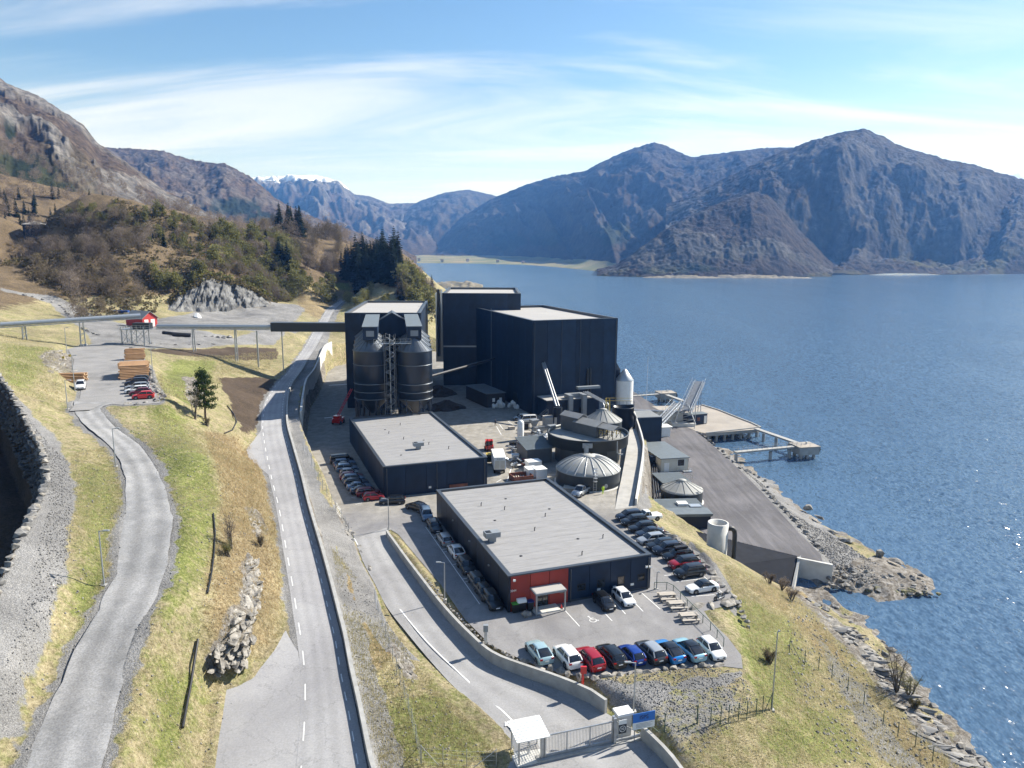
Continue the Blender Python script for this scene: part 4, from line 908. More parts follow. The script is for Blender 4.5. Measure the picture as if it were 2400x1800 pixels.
# wall of the light concrete service ramp beside the round tanks
sw = resample([W(*p, 10) for p in [(1484,992),(1503,1049),(1505,1078),(1497,1132),(1488,1184)]], 1.5)
M['ramp_conc'] = material('service_ramp_concrete', (0.38,0.365,0.335), 0.9, var=0.12, vscale=0.5, coords='Position')
swz = [np.interp(i/len(sw), [0,1], [13.4,11.2]) for i in range(len(sw))]
wall_along('ramp_wall', sw, 0.35, [5.0]*len(sw), swz, M['concrete_pale'], -1, 'straight pale concrete wall of the service ramp beside the round tanks')
sl_ = [W(*p, 10) for p in zs(ZC, [(1290,1520),(1320,1370),(1350,1250),(1400,1000),(1440,760)])]
sr_ = [W(*p, 10) for p in zs(ZC, [(1475,1500),(1490,1420),(1530,1250),(1575,1000),(1500,720)])]
for i, z in enumerate([10.02,10.3,10.6,11.2,11.8]): sl_[i].z = z; sr_[i].z = z
a_, b_ = resample_pair(sl_, sr_, 2.0)
strip_sheet('service_ramp', a_, [q-(q-p).normalized()*0.1 for p, q in zip(a_, b_)], M['ramp_conc'])
# ================================================================== buildings
M['panel'] = material('navy_steel_panel', (0.008,0.020,0.044), 0.45, var=0.25, vscale=0.35, spec=0.3, bump=0.12, bscale=0.5, bdist=0.03)
M['panel2'] = material('black_steel_panel', (0.009,0.014,0.024), 0.40, var=0.2, vscale=0.4, spec=0.35, bump=0.1, bscale=0.6, bdist=0.03)
M['core'] = material('dark_joint', (0.008,0.009,0.011), 0.8)
M['trim'] = material('dark_metal_trim', (0.045,0.053,0.065), 0.38, spec=0.6)
M['roof'] = material('grey_roof_felt', (0.255,0.25,0.248), 0.85, var=0.10, vscale=0.35, stretch=(1,4,1), bump=0.25, bscale=1.4, bdist=0.03)
M['roof_lt'] = material('pale_sheet_roof', (0.36,0.345,0.325), 0.8, var=0.08, vscale=0.3, stretch=(0.3,3,1), bump=0.2, bscale=2.0, bdist=0.03)
M['roof_grey'] = material('grey_ribbed_sheet', (0.13,0.15,0.16), 0.5, var=0.1, vscale=0.8, spec=0.5)
M['red_panel'] = material('red_wall_panel', (0.30,0.028,0.018), 0.55, var=0.1, vscale=0.6)
M['glass'] = material('window_glass', (0.015,0.018,0.022), 0.06, spec=0.8)
M['glass_warm'] = material('window_blind_glass', (0.20,0.15,0.11), 0.15, var=0.4, vscale=2)
M['alu'] = material('grey_aluminium', (0.36,0.37,0.38), 0.4, metal=0.6)
M['galv'] = material('galvanised_steel', (0.40,0.42,0.44), 0.45, metal=0.75, var=0.12, vscale=1.5)
M['steel'] = material('stainless_steel', (0.50,0.50,0.49), 0.28, metal=0.95)
M['white'] = material('white_paint', (0.74,0.74,0.72), 0.6, var=0.05, vscale=1)
M['cream'] = material('cream_render', (0.56,0.53,0.45), 0.85, var=0.06, vscale=0.8)
M['black'] = material('black_plastic', (0.014,0.014,0.016), 0.5)
M['grey_box'] = material('grey_vent_metal', (0.22,0.24,0.26), 0.5, var=0.08, vscale=1)
M['yellow'] = material('yellow_railing', (0.55,0.40,0.06), 0.5)
M['rust'] = material('rust_steel', (0.19,0.07,0.045), 0.8, var=0.3, vscale=1)

for _m in ('panel','panel2','red_panel'):      # sheets differ a little from panel to panel
    _nt = M[_m].node_tree; _b = _nt.nodes['Principled BSDF']; _l = _b.inputs['Base Color'].links[0].from_socket; _oi = nd(_nt, 'ShaderNodeObjectInfo')
    _r = nd(_nt, 'ShaderNodeMapRange'); _r.inputs[3].default_value = 0.74; _r.inputs[4].default_value = 1.30; lk(_nt, _oi.outputs['Random'], _r.inputs[0])
    _x = nd(_nt, 'ShaderNodeMix', data_type='RGBA', blend_type='MULTIPLY'); _x.inputs['Factor'].default_value = 1; lk(_nt, _l, _x.inputs['A']); lk(_nt, _r.outputs[0], _x.inputs['B']); lk(_nt, _x.outputs['Result'], _b.inputs['Base Color'])
def frame_from(N, Rp, L, z):
    n, r, l = W(*N, z), W(*Rp, z), W(*L, z)
    ang = math.atan2(r.y-n.y, r.x-n.x); ang2 = math.atan2(l.y-n.y, l.x-n.x)-math.pi/2
    w, d = (r-n).length, (l-n).length
    a = (ang*w+ang2*d)/(w+d)
    return Vector((n.x, n.y, 0)), a, w, d
def panel_wall(root, a, b, z0, z1, pw, mat, skip=None, name='wall_panel', th=0.10, gap=0.07, recess=0.0):
    """row of standing panels from a to b (plan, local coords); skip: list of (s0,s1,zz0,zz1,...) openings cut as shorter panels"""
    a = Vector((a[0], a[1], 0)); b = Vector((b[0], b[1], 0)); d = b-a; Ln = d.length; d.normalize(); nrm = Vector((d.y, -d.x, 0))
    n = max(1, round(Ln/pw)); step = Ln/n; cache = {}
    ang = math.atan2(d.y, d.x)
    key = (round(step, 3), z0, z1)
    for i in range(n):
        s0 = i*step; s1 = s0+step
        op = [o for o in (skip or []) if o[0] < s1-0.02 and o[1] > s0+0.02]
        if not op:
            if key not in cache: cache[key] = MB().box(gap/2, step-gap/2, -th, 0.0, z0, z1).mesh(name, mat)
            inst(name, cache[key], root, a+d*s0, ang)
        else:
            mb = MB(); xs = sorted({s0+gap/2, s1-gap/2, *[min(max(q, s0+gap/2), s1-gap/2) for o in op for q in o[:2]]}); zs_ = sorted({z0, z1, *[q for o in op for q in o[2:4]]})
            for xa, xb in zip(xs, xs[1:]):
                for za, zb in zip(zs_, zs_[1:]):
                    cx, cz_ = (xa+xb)/2, (za+zb)/2
                    if any(o[0] < cx < o[1] and o[2] < cz_ < o[3] for o in op): continue
                    mb.box(xa-s0, xb-s0, -th, 0, za, zb)
            mb.build(name, mat, root, a+d*s0, ang)
    return ang
def flat_building(name, label, N, Rp, L, zr, z0, pw, wall, roofm, par=0.5, skips=None, frame=None, cat='building', seams=True, inner=0.45):
    o, a, w, d = frame or frame_from(N, Rp, L, zr)
    root = empty(name, (o.x, o.y, 0), a, label, cat)
    MB().box(0.02, w-0.02, 0.02, d-0.02, z0-0.6, zr-par).build('wall_core', M['core'], root)
    sk = skips or {}
    panel_wall(root, (0,0), (w,0), z0, zr-0.16, pw, wall, sk.get('front'))
    panel_wall(root, (0,d), (0,0), z0, zr-0.16, pw, wall, sk.get('left'))
    panel_wall(root, (w,0), (w,d), z0, zr-0.16, pw, wall, sk.get('right'))
    panel_wall(root, (w,d), (0,d), z0, zr-0.16, pw, wall)
    rf = MB().box(inner, w-inner, inner, d-inner, zr-par-0.05, zr-par+0.12).build('roof', roofm, root)
    e = 0.14
    pr = MB()
    for x0, x1, y0, y1 in [(-e,w+e,-e,inner),(-e,w+e,d-inner,d+e),(-e,inner,inner,d-inner),(w-inner,w+e,inner,d-inner)]: pr.box(x0, x1, y0, y1, zr-0.17, zr)
    # inner faces of the upstand
    for x0, x1, y0, y1 in [(inner-0.05,w-inner+0.05,inner-0.05,inner-0.001),(inner-0.05,w-inner+0.05,d-inner+0.001,d-inner+0.05),(inner-0.05,inner-0.001,inner,d-inner),(w-inner+0.001,w-inner+0.05,inner,d-inner)]: pr.box(x0, x1, y0, y1, zr-par, zr-0.171)
    pr.build('parapet', M['trim'], root)
    return root, w, d
def window(root, x, z0, z1, wd, mat=None, y=-0.10, frame=None, name='window'):
    """window in a front wall (local x axis)"""
    f = MB(); t = 0.09
    f.box(x, x+wd, y-0.06, y+0.10, z0, z0+t); f.box(x, x+wd, y-0.06, y+0.10, z1-t, z1); f.box(x, x+t, y-0.06, y+0.10, z0+t, z1-t); f.box(x+wd-t, x+wd, y-0.06, y+0.10, z0+t, z1-t)
    o = f.build(name, frame or M['black'], root)
    MB().box(x+t, x+wd-t, y+0.01, y+0.05, z0+t, z1-t).build('pane', mat or M['glass'], o)
    return o
def text_mesh(name, txt, size, mat, parent, loc, rot, extrude=0.01, align='CENTER'):
    cu = bpy.data.curves.new(name, 'FONT'); cu.body = txt; cu.size = size; cu.extrude = extrude; cu.align_x = align
    t = bpy.data.objects.new(name, cu); COL.objects.link(t)
    bpy.context.view_layer.update()
    me = bpy.data.meshes.new_from_object(t.evaluated_get(bpy.context.evaluated_depsgraph_get())); me.materials.clear(); me.materials.append(mat)
    bpy.data.objects.remove(t); bpy.data.curves.remove(cu)
    o = bpy.data.objects.new(name, me); COL.objects.link(o); o.parent = parent; o.location = loc; o.rotation_euler = rot
    return o
def roof_vent(root, x, y, z, s=1.0, name='roof_fan'):
    v = MB().box(x-0.5*s, x+0.5*s, y-0.45*s, y+0.45*s, z, z+0.75*s).build(name, M['grey_box'], root)
    MB().box(x-1.1*s, x+1.1*s, y-0.7*s, y+0.7*s, z+0.75*s, z+1.5*s).build('housing', M['grey_box'], v)
    MB().box(x-0.95*s, x-0.2*s, y-0.45*s, y+0.45*s, z+1.5*s, z+1.53*s).build('opening', M['black'], v)
    return v
def small_pipes(root, pts, z, h=0.5):
    for x, y in pts: MB().tube([(x,y,z),(x,y,z+h),(x+0.12,y,z+h+0.1)], 0.07, 6).build('vent_pipe', M['black'], root)

# --- front hall with the red entrance
o1, a1, w1, d1 = frame_from((1192,1349),(1527,1299.4),(1021.4,1148), 15.0)
def loc1(u, v, plane='front'):
    """photo pixel on the front wall -> local x and height"""
    x, y, w = ray(u, v); nx, ny = math.sin(a1), -math.cos(a1)
    t = (o1.x*nx+o1.y*ny)/(x*nx+y*ny); p = Vector((x*t, y*t, H+w*t)); d = p-o1
    return d.x*math.cos(a1)+d.y*math.sin(a1), p.z
def rect1(zf, x0, y0, x1, y1):
    a = loc1(*zf(x0, y1)); b = loc1(*zf(x1, y0)); return a[0], b[0], a[1], b[1]
wins = [rect1(ZA,745,425,818,498), rect1(ZA,915,388,985,468), rect1(ZA,1090,362,1155,445), rect1(ZA,1265,340,1332,412)]
xr = loc1(*ZA(668,450))[0]      # where the red ends
rwin = rect1(ZA,590,455,640,525); door = rect1(ZA,395,510,498,610)
sk = [(xr+0.05 if False else w[0], w[1], w[2], w[3]) for w in wins]
front_hall = empty('front_hall', (o1.x,o1.y,0), a1, 'large low dark hall with a red entrance corner and flat grey roof', 'building')
root = front_hall; zr = 15.0
MB().box(0.02, w1-0.02, 0.12, d1-0.02, 9.4, zr-0.5).build('wall_core', M['core'], root)
panel_wall(root, (xr,0), (w1,0), 10.3, zr-0.16, 3.1, M['panel'], [(w[0]-xr, w[1]-xr, w[2], w[3]) for w in wins])
MB().box(xr, w1, -0.06, 0.02, 9.9, 10.28).build('plinth', M['trim'], root)
panel_wall(root, (0.25,0), (xr,0), 10.02, zr-0.16, xr/3+0.01, M['red_panel'], [(rwin[0]-0.25,rwin[1]-0.25,rwin[2],rwin[3]),(door[0]-0.25,door[1]-0.25,10.02,12.3)], name='red_panel')
MB().box(-0.12, 0.24, -0.12, 0.3, 10.0, zr-0.165).build('corner_trim', M['panel2'], root)
panel_wall(root, (0,d1), (0,0.3), 10.02, zr-0.16, 3.4, M['panel2']); panel_wall(root, (w1,0), (w1,d1), 10.02, zr-0.16, 3.4, M['panel']); panel_wall(root, (w1,d1), (0,d1), 10.02, zr-0.16, 3.4, M['panel'])
MB().box(0.45, w1-0.45, 0.45, d1-0.45, zr-0.55, zr-0.38).build('roof', M['roof'], root)
pr = MB(); e = 0.14; q = 0.45
for x0, x1, y0, y1 in [(-e,w1+e,-e,q),(-e,w1+e,d1-q,d1+e),(-e,q,q,d1-q),(w1-q,w1+e,q,d1-q)]: pr.box(x0, x1, y0, y1, zr-0.17, zr)
for x0, x1, y0, y1 in [(q-0.05,w1-q+0.05,q-0.05,q-0.001),(q-0.05,w1-q+0.05,d1-q+0.001,d1-q+0.05),(q-0.05,q-0.001,q,d1-q),(w1-q+0.001,w1-q+0.05,q,d1-q)]: pr.box(x0, x1, y0, y1, zr-0.5, zr-0.171)
pr.build('parapet', M['trim'], root)
for i, w_ in enumerate(wins): window(root, w_[0], w_[2], w_[3], w_[1]-w_[0], M['glass'] if i != 2 else M['glass_warm'], y=-0.09)
window(root, rwin[0], rwin[2], rwin[3], rwin[1]-rwin[0], M['glass_warm'], y=-0.09, frame=M['red_panel'])
dr_ = MB().box(door[0], door[1], 0.0, 0.06, 10.02, 12.3).build('entrance_door', M['glass'], root)
for x in (door[0]+0.06, (door[0]+door[1])/2, door[1]-0.06): MB().box(x-0.05, x+0.05, -0.04, 0.0, 10.04, 12.28).build('door_frame', M['black'], dr_)
# canopy
cn = rect1(ZA, 345, 440, 590, 480)
can = MB().box(door[0]-1.0, door[1]+1.6, -2.3, -0.12, 12.75, 13.0).build('canopy', M['grey_box'], root)
MB().box(door[0]-0.9, door[1]+1.5, -2.2, -0.2, 13.0, 13.03).build('canopy_roof', M['roof_lt'], can)
for x in (door[0]-0.85, door[1]+1.45): MB().box(x-0.09, x+0.09, -2.2, -2.02, 10.0, 12.75).build('canopy_post', M['alu'], can)
MB().box(door[0]-0.9, door[1]+1.0, -1.9, -0.12, 10.0, 10.16).build('entrance_step', M['concrete_pale'], root)
nb = loc1(*ZA(193,494)); text_mesh('house_number', '2044', 0.42, M['white'], root, (nb[0], -0.13, nb[1]-0.12), (R(90),0,0))
for (x, y) in [(930,482),(1067,460),(1218,437)]:
    s = loc1(*ZA(x, y)); MB().box(s[0]-0.25, s[0]+0.25, -0.16, -0.125, s[1]-0.16, s[1]+0.16).build('small_sign', M['white'], root)
for (x, y) in [(195,393),(1335,275),(1365,275)]:
    s = loc1(*ZA(x, y)); f = MB().bar((s[0],-0.12,s[1]), (s[0],-0.4,s[1]-0.05), 0.07); f.box(s[0]-0.16, s[0]+0.16, -0.5, -0.36, s[1]-0.2, s[1]+0.05); f.build('wall_lamp', M['white'], root)
roof_vent(root, 1.9, 12.3, zr-0.38, 1.0); small_pipes(root, [(9.2,14.0),(17.5,8.0),(8.0,24),(13,19),(5,27),(12,3.5)], zr-0.38)
# --- second hall
mid, w2, d2 = flat_building('middle_hall', 'low dark hall with flat grey roof between the silos and the front hall', (899.4,1093.8),(1141,1071),(818.3,978.4), 16.0, 10.0, 4.2, M['panel'], M['roof'])
roof_vent(mid, w2*0.46, 11.5, 15.6, 0.95); small_pipes(mid, [(w2*0.75,9.5),(w2*0.3,26),(w2*0.5,33),(w2*0.4,20),(w2*0.6,14)], 15.6)
MB().box(w2*0.62, w2*0.80, -0.45, -0.12, 10.05, 11.2).build('loading_hatch', M['rust'], mid); MB().box(w2*0.42, w2*0.445, -0.14, -0.11, 10.9, 11.3).build('small_sign', M['white'], mid)
# --- tall high-bay block
big, w3, d3 = flat_building('high_bay_block', 'biggest tall dark block with a pale flat roof beside the fjord', (1249,751.2),(1449.4,745.2),(1105.2,718.7), 36.6, 10.0, 4.6, M['panel'], M['roof_lt'], par=0.9, inner=0.7)
# eaves lean-to on its sea side
MB().prism([(w3+0.02,2),(w3+2.6,2),(w3+2.6,d3*0.35),(w3+0.02,d3*0.35)], 17, 21.0).build('side_bay', M['panel'], big)
MB().add([(w3+0.02,2,21.0),(w3+2.6,2,21.0),(w3+0.02,2,25.0),(w3+0.02,d3*0.35,21.0),(w3+2.6,d3*0.35,21.0),(w3+0.02,d3*0.35,25.0)], [(0,1,2),(5,4,3),(1,4,5,2),(0,2,5,3),(0,3,4,1)]).build('side_bay_roof', M['trim'], big)
MB().box(w3+0.02, w3+1.2, 6, 9, 27, 29.5).build('wall_box', M['trim'], big)
for k, x in enumerate((w3*0.64, w3*0.672)): MB().tube([(x,-0.45,12),(x,-0.45,21.6),(x,-0.3,22.1),(x,0.05,22.2)], 0.38, 10).build('exhaust_duct', M['black'], big)
MB().box(1.6, 3.0, -0.2, -0.1, 10.0, 13.4).build('side_door', M['panel2'], big)
def seams(root, w, d, z, step, m=0.5):
    n = int((d-2*m)/step)
    for i in range(1, n): y = m+(d-2*m)*i/n; MB().box(m, w-m, y-0.03, y+0.03, z-0.005, z+0.012).build('roof_seam', M['roof'], root)
seams(front_hall, w1, d1, 14.62, 2.0); seams(mid, w2, d2, 15.62, 2.2); seams(big, w3, d3, 35.82, 4.0, 0.8)
for x, y in ((4,6),(14,9),(5,20),(15,22),(10,29)): MB().lathe([(0.22,14.61),(0.22,14.68),(0.12,14.70)], 12, c=(x,y)).build('roof_drain', M['black'], front_hall)
for x, y in ((5,8),(12,18),(6,30)): MB().lathe([(0.22,15.61),(0.22,15.68),(0.12,15.70)], 12, c=(x,y)).build('roof_drain', M['black'], mid)
def facade(root, w, z0, z1, pipes, doors, louvres):
    for x in pipes: MB().tube([(x,-0.24,z0),(x,-0.24,z1-0.4)], 0.08, 6).build('down_pipe', M['trim'], root)
    for x, wd, h, m in doors:
        o = MB().box(x, x+wd, -0.16, -0.11, z0+0.02, z0+h).build('door', M[m], root); MB().box(x-0.08, x+wd+0.08, -0.14, -0.108, z0+0.02, z0+h+0.1).build('door_frame', M['trim'], o); MB().box(x+wd/2-0.2, x+wd/2+0.2, -0.4, -0.11, z0+h+0.25, z0+h+0.4).build('door_lamp', M['alu'], o)
    for x, z, wd, h in louvres:
        o = MB().box(x, x+wd, -0.2, -0.11, z, z+h).build('louvre', M['grey_box'], root)
        for k in range(int(h/0.25)): MB().box(x+0.05, x+wd-0.05, -0.25, -0.2, z+0.08+k*0.25, z+0.16+k*0.25).build('louvre_blade', M['trim'], o)
facade(mid, w2, 10, 16, (0.5, w2-0.5, w2*0.5), [], [])
facade(big, w3, 10, 36.6, (0.5, w3*0.33, w3*0.55, w3-0.5), [(w3*0.80,1.1,2.2,'grey_box')], [])
facade(front_hall, w1, 10, 15, (xr+0.3, w1-0.4), [], [])
ld_ = MB()
for s in (0, 0.5): ld_.bar((-0.35, d3*0.62+s, 10),(-0.35, d3*0.62+s, 37.4), 0.06)
for k in range(54): ld_.bar((-0.35, d3*0.62, 10.4+k*0.5),(-0.35, d3*0.62+0.5, 10.4+k*0.5), 0.04)
ld_.build('wall_ladder', M['grey_box'], big)
MB().box(-0.2,-0.11,d3*0.2,d3*0.2+3.2,10.02,14.0).build('roller_door', M['panel2'], big)
for yy in (d1*0.2, d1*0.45, d1*0.7): MB().box(-0.3,-0.1,yy,yy+0.3,13.2,13.4).build('wall_lamp', M['alu'], front_hall)
# --- tall block at the back
o4 = W(1038,686.7,41.4); r4 = W(1220,687.5,41.4); a4 = math.atan2(r4.y-o4.y, r4.x-o4.x)
back, w4, d4 = flat_building('rear_tower_block', 'tall dark block with chimney pipes on its corner behind the biggest block', None, None, None, 41.4, 10.0, 4.6, M['panel'], M['roof_lt'], par=0.9, inner=0.7, frame=(Vector((o4.x,o4.y,0)), a4, (r4-o4).length, 38.0))
MB().box(0, w4, -0.2, -0.11, 23.2, 23.7).build('ledge', M['alu'], back)
MB().box(-2.6,-0.12,1.0,8,18,41.2).build('corner_casing', M['steel'], back)
for x, y, r_ in ((-1.6,0.4,0.5),(-0.6,0.3,0.38)): MB().tube([(x,y,20),(x,y,42.6)], r_, 12).build('chimney_pipe', M['black' if r_ > 0.45 else 'steel'], back)
# --- silo house
o5 = W(808,733,37.8); r5 = W(985,733,37.8); a5 = math.atan2(r5.y-o5.y, r5.x-o5.x)
silo_house, w5, d5 = flat_building('silo_house', 'dark block with pale roof directly behind the twin row of silos', None, None, None, 37.8, 10.0, 4.4, M['panel'], M['roof_lt'], par=0.8, inner=0.7, frame=(Vector((o5.x,o5.y,0)), a5, (r5-o5).length, 50.0))
# --- small shed by the tall block
def shed(name, label, N, Rp, L, zr, z0, wall, roofm, over=0.25, thick=0.18, cat='shed', frame=None, ribs=True, slope=0.0):
    o, a, w, d = frame or frame_from(N, Rp, L, zr)
    root = empty(name, (o.x, o.y, 0), a, label, cat)
    for nm, (xa, ya, xb, yb) in {'wall': (0,0,w,0), 'wall.': (w,0,w,d), 'wall..': (w,d,0,d), 'wall...': (0,d,0,0)}.items():
        dd = Vector((xb-xa, yb-ya, 0)); Ln = dd.length
        MB().box(0, Ln, 0.0, 0.12, z0-0.3, zr-thick).build('wall', wall, root, (xa,ya,0), math.atan2(dd.y, dd.x))
    z1 = zr-thick+0.002
    rf = MB(); rf.add([(-over,-over,z1),(w+over,-over,z1),(w+over,d+over,z1+slope),(-over,d+over,z1+slope),(-over,-over,zr),(w+over,-over,zr),(w+over,d+over,zr+slope),(-over,d+over,zr+slope)],
         [(0,3,2,1),(4,5,6,7),(0,1,5,4),(1,2,6,5),(2,3,7,6),(3,0,4,7)])
    ro = rf.build('roof', roofm, root)
    if ribs:
        n = max(4, int((d+2*over)/0.55)); rb = MB()
        for i in range(1, n): y = -over+(d+2*over)*i/n; zz = zr+slope*i/n; rb.box(-over, w+over, y-0.035, y+0.035, zz-0.01, zz+0.045)
        rb.build('roof_ribs', roofm, ro)['kind'] = 'stuff'
    return root, w, d
M['woodshed'] = material('dark_clad_wall', (0.030,0.026,0.028), 0.7, var=0.2, vscale=1)
sh, ws, ds = shed('site_office', 'small dark timber office against the left foot of the biggest block', (1141,923),(1180,918),(1099,902), 14.2, 10, M['woodshed'], M['roof_grey'], ribs=False)
for x in (ws*0.3, ws*0.68): window(sh, x, 11.6, 12.7, 0.8, M['white'], y=-0.05, frame=M['white'])
# --- low annex before the tall block
an, wa, da = shed('pump_annex', 'low dark annex with ducts against the sunny foot of the biggest block', None, None, None, 15.3, 10, M['panel'], M['roof_lt'], frame=(Vector((W(1281,983,10).x, W(1281,983,10).y, 0)), R(20), 15.0, 7.0), over=0.1, ribs=False)
for (x0, x1, y0, y1, z0, z1) in [(6.2,11.5,1.2,2.4,15.4,16.5),(6.2,7.4,-1.2,1.2,15.4,16.5),(6.2,7.4,-1.2,-0.1,12.2,15.4),(10.3,11.5,-1.3,1.2,15.4,16.5),(10.3,11.5,-1.3,-0.1,10.2,15.4),(10.6,17.6,2.8,4.2,17.2,17.9)]:
    MB().box(x0, x1, y0, y1, z0, z1).build('air_duct', M['grey_box'], an)
for i in range(3): MB().tube([(12+i*0.6,2.2,16.6),(14.8+i*0.6,-4.5,14.6),(14.2+i*0.7,-6.4,14.2),(14.2+i*0.7,-6.6,10.2)], 0.2, 8).build('steel_pipe', M['galv'], an)
st = MB(); 
for i in range(9): st.box(-2.6+i*0.28, -2.3+i*0.28, -1.0, 0.0, 10+i*0.2, 10.08+i*0.2)
st.bar((-2.7,-1,11),( 0,-1,13), 0.05); st.bar((-2.7,0,11),(0,0,13), 0.05); st.bar((-2.7,-1,10),(-2.7,-1,11),0.05); st.bar((0,-1,11.6),(0,-1,13),0.05)
st.build('steel_stair', M['galv'], an)
# ================================================================== silos, tanks, conveyors, quay
M['silo'] = material('dark_silo_steel', (0.012,0.020,0.035), 0.30, metal=0.0, var=0.15, vscale=0.5, stretch=(1,1,0.15))
M['silo_roof'] = material('silo_roof_sheet', (0.10,0.115,0.135), 0.38, metal=0.4, var=0.1, vscale=0.7)
M['band'] = material('silo_band', (0.16,0.18,0.20), 0.4, metal=0.5)
M['tank_wall'] = material('dark_tank_sheet', (0.035,0.042,0.047), 0.45, metal=0.3, var=0.14, vscale=0.4)
M['tank_top'] = material('grey_tank_cover', (0.29,0.29,0.275), 0.7, var=0.08, vscale=0.4)
M['belt'] = material('belt_cover_sheet', (0.42,0.45,0.48), 0.35, metal=0.4)
M['galv_dark'] = material('dull_galvanised', (0.19,0.20,0.215), 0.55, metal=0.6, var=0.15, vscale=1.5)
M['boxdark'] = material('dark_gallery_sheet', (0.018,0.022,0.028), 0.4)
def make_silo(R0=4.4, ze=21.2, zb=9.1):
    """local z from the ground"""
    root = empty('silo', (0,0,0))
    MB().lathe([(0.5,5.2),(R0-0.15,zb),(R0,zb),(R0,ze)], 36, cap0=True, cap1=False).build('shell', M['silo'], root)
    rf = MB().lathe([(R0+0.12,ze-0.05),(R0+0.12,ze+0.1),(0.55,ze+3.5),(0.55,ze+3.9)], 36, cap0=True).build('cone_roof', M['silo_roof'], root)
    for k in range(18):
        t = 2*math.pi*k/18; MB().bar((0.6*math.cos(t),0.6*math.sin(t),ze+3.5),((R0+0.1)*math.cos(t),(R0+0.1)*math.sin(t),ze+0.14), 0.07, 0.07).build('roof_seam', M['silo_roof'], rf)
    for z in (zb+0.1, zb+1.9, zb+3.9, zb+8.6): MB().lathe([(R0+0.005,z),(R0+0.10,z),(R0+0.10,z+0.16),(R0+0.005,z+0.16)], 36, cap0=False, cap1=False).build('band', M['band'], root)
    for k in range(8):
        t = 2*math.pi*(k+0.5)/8; c, s = math.cos(t), math.sin(t)
        lg = MB().bar((c*(R0-0.2),s*(R0-0.2),0),(c*(R0-0.2),s*(R0-0.2),zb+0.3), 0.32)
        t2 = t+math.pi/8; lg.bar((c*(R0-0.2),s*(R0-0.2),zb-0.4),(math.cos(t2)*(R0-0.25),math.sin(t2)*(R0-0.25),zb-2.6), 0.16); lg.build('leg', M['silo'], root)
    return root
sil = make_silo()
uL_, uR_ = 861.7, 965.0
first = True
for row in range(4):
    t_ = 183+row*9.35
    for side, u_ in (('left', uL_), ('right', uR_)):
        x_ = (u_-1200)/FOC*t_*0.985
        s_ = sil if first else copy_tree(sil); first = False
        s_.location = (x_, t_, 10.0)
        rn = ['front', 'second', 'third', 'last'][row]
        tag(s_, f'tall dark steel silo with cone roof, {rn} one in the {side} row', 'silo', 'steel silos')
XL, XR = (uL_-1200)/FOC*183*0.985, (uR_-1200)/FOC*183*0.985
gal = empty('silo_gallery', ((uL_+uR_-2400)/2/FOC*212*0.985, 212, 31.5), R(9.2), 'dark roof gallery with twin headhouses and a gable above the silos', 'gallery')
for x_ in (XL, XR):
    cx = x_-(XL+XR)/2
    b = MB().box(cx-1.75, cx+1.75, -31.5, -1, 2.4, 5.6); bo = b.build('headhouse', M['panel'], gal)
    MB().add([(cx-1.95,-31.7,5.6),(cx+1.95,-31.7,5.6),(cx+1.95,-0.9,5.95),(cx-1.95,-0.9,5.95),(cx-1.95,-31.7,5.75),(cx+1.95,-31.7,5.75),(cx+1.95,-0.9,6.1),(cx-1.95,-0.9,6.1)], [(0,3,2,1),(4,5,6,7),(0,1,5,4),(1,2,6,5),(2,3,7,6),(3,0,4,7)]).build('headhouse_roof', M['roof_grey'], bo)
    MB().box(cx-0.95, cx+0.95, -31.56, -31.5, 3.3, 4.7).build('louvre', M['grey_box'], bo)
wg = 4.4
MB().add([(-wg,-4,0),(wg,-4,0),(wg,3.8,0),(-wg,3.8,0),(-wg,-4,4.0),(wg,-4,4.0),(wg,3.8,4.0),(-wg,3.8,4.0),(0,-4,6.6),(0,3.8,6.6)], [(0,3,2,1),(0,1,5,8,4),(2,3,7,9,6),(1,2,6,5),(3,0,4,7)]).build('gable_wall', M['panel'], gal)
gr = MB()
for s in (-1, 1): gr.add([(s*(wg+0.35),-4.3,3.8),(0,-4.3,6.62),(0,4,6.62),(s*(wg+0.35),4,3.8),(s*(wg+0.35),-4.3,4.0),(0,-4.3,6.85),(0,4,6.85),(s*(wg+0.35),4,4.0)], [(0,1,2,3),(7,6,5,4),(0,4,5,1),(1,5,6,2),(2,6,7,3),(3,7,4,0)])
gr.build('gable_roof', M['trim'], gal)
wk = MB().box(-4.5, 4.5, -33, -31.9, 1.6, 1.75)
for x in np.linspace(-4.5, 4.5, 8): wk.bar((x,-33,1.7),(x,-33,2.8), 0.06)
for z in (2.2, 2.8): wk.bar((-4.5,-33,z),(4.5,-33,z), 0.05)
wk.build('walkway', M['galv'], gal)
# spiral stair between the front silos
stt = empty('spiral_stair', ((XL+XR)/2, 178.6, 10), 0, 'galvanised spiral stair tower between the two front silos', 'stair')
MB().tube([(0,0,0),(0,0,25.6)], 0.12, 8).build('centre_pole', M['galv'], stt)
step_me = MB().add([(0.1,-0.06,0),(1.15,-0.24,0),(1.15,0.24,0),(0.1,0.06,0),(0.1,-0.06,0.06),(1.15,-0.24,0.06),(1.15,0.24,0.06),(0.1,0.06,0.06)], [(0,3,2,1),(4,5,6,7),(0,1,5,4),(1,2,6,5),(2,3,7,6),(3,0,4,7)]).mesh('step', M['galv_dark'])
rail = []
for i in range(118):
    t = i*R(26); z = 0.2+i*0.21; inst('step', step_me, stt, (0,0,z), t); rail.append((1.15*math.cos(t), 1.15*math.sin(t), z+1.0))
MB().tube(rail, 0.04, 5, smooth=False).build('handrail', M['galv_dark'], stt); MB().tube([(p[0],p[1],p[2]-0.95) for p in rail], 0.06, 5, smooth=False).build('stringer', M['galv_dark'], stt)
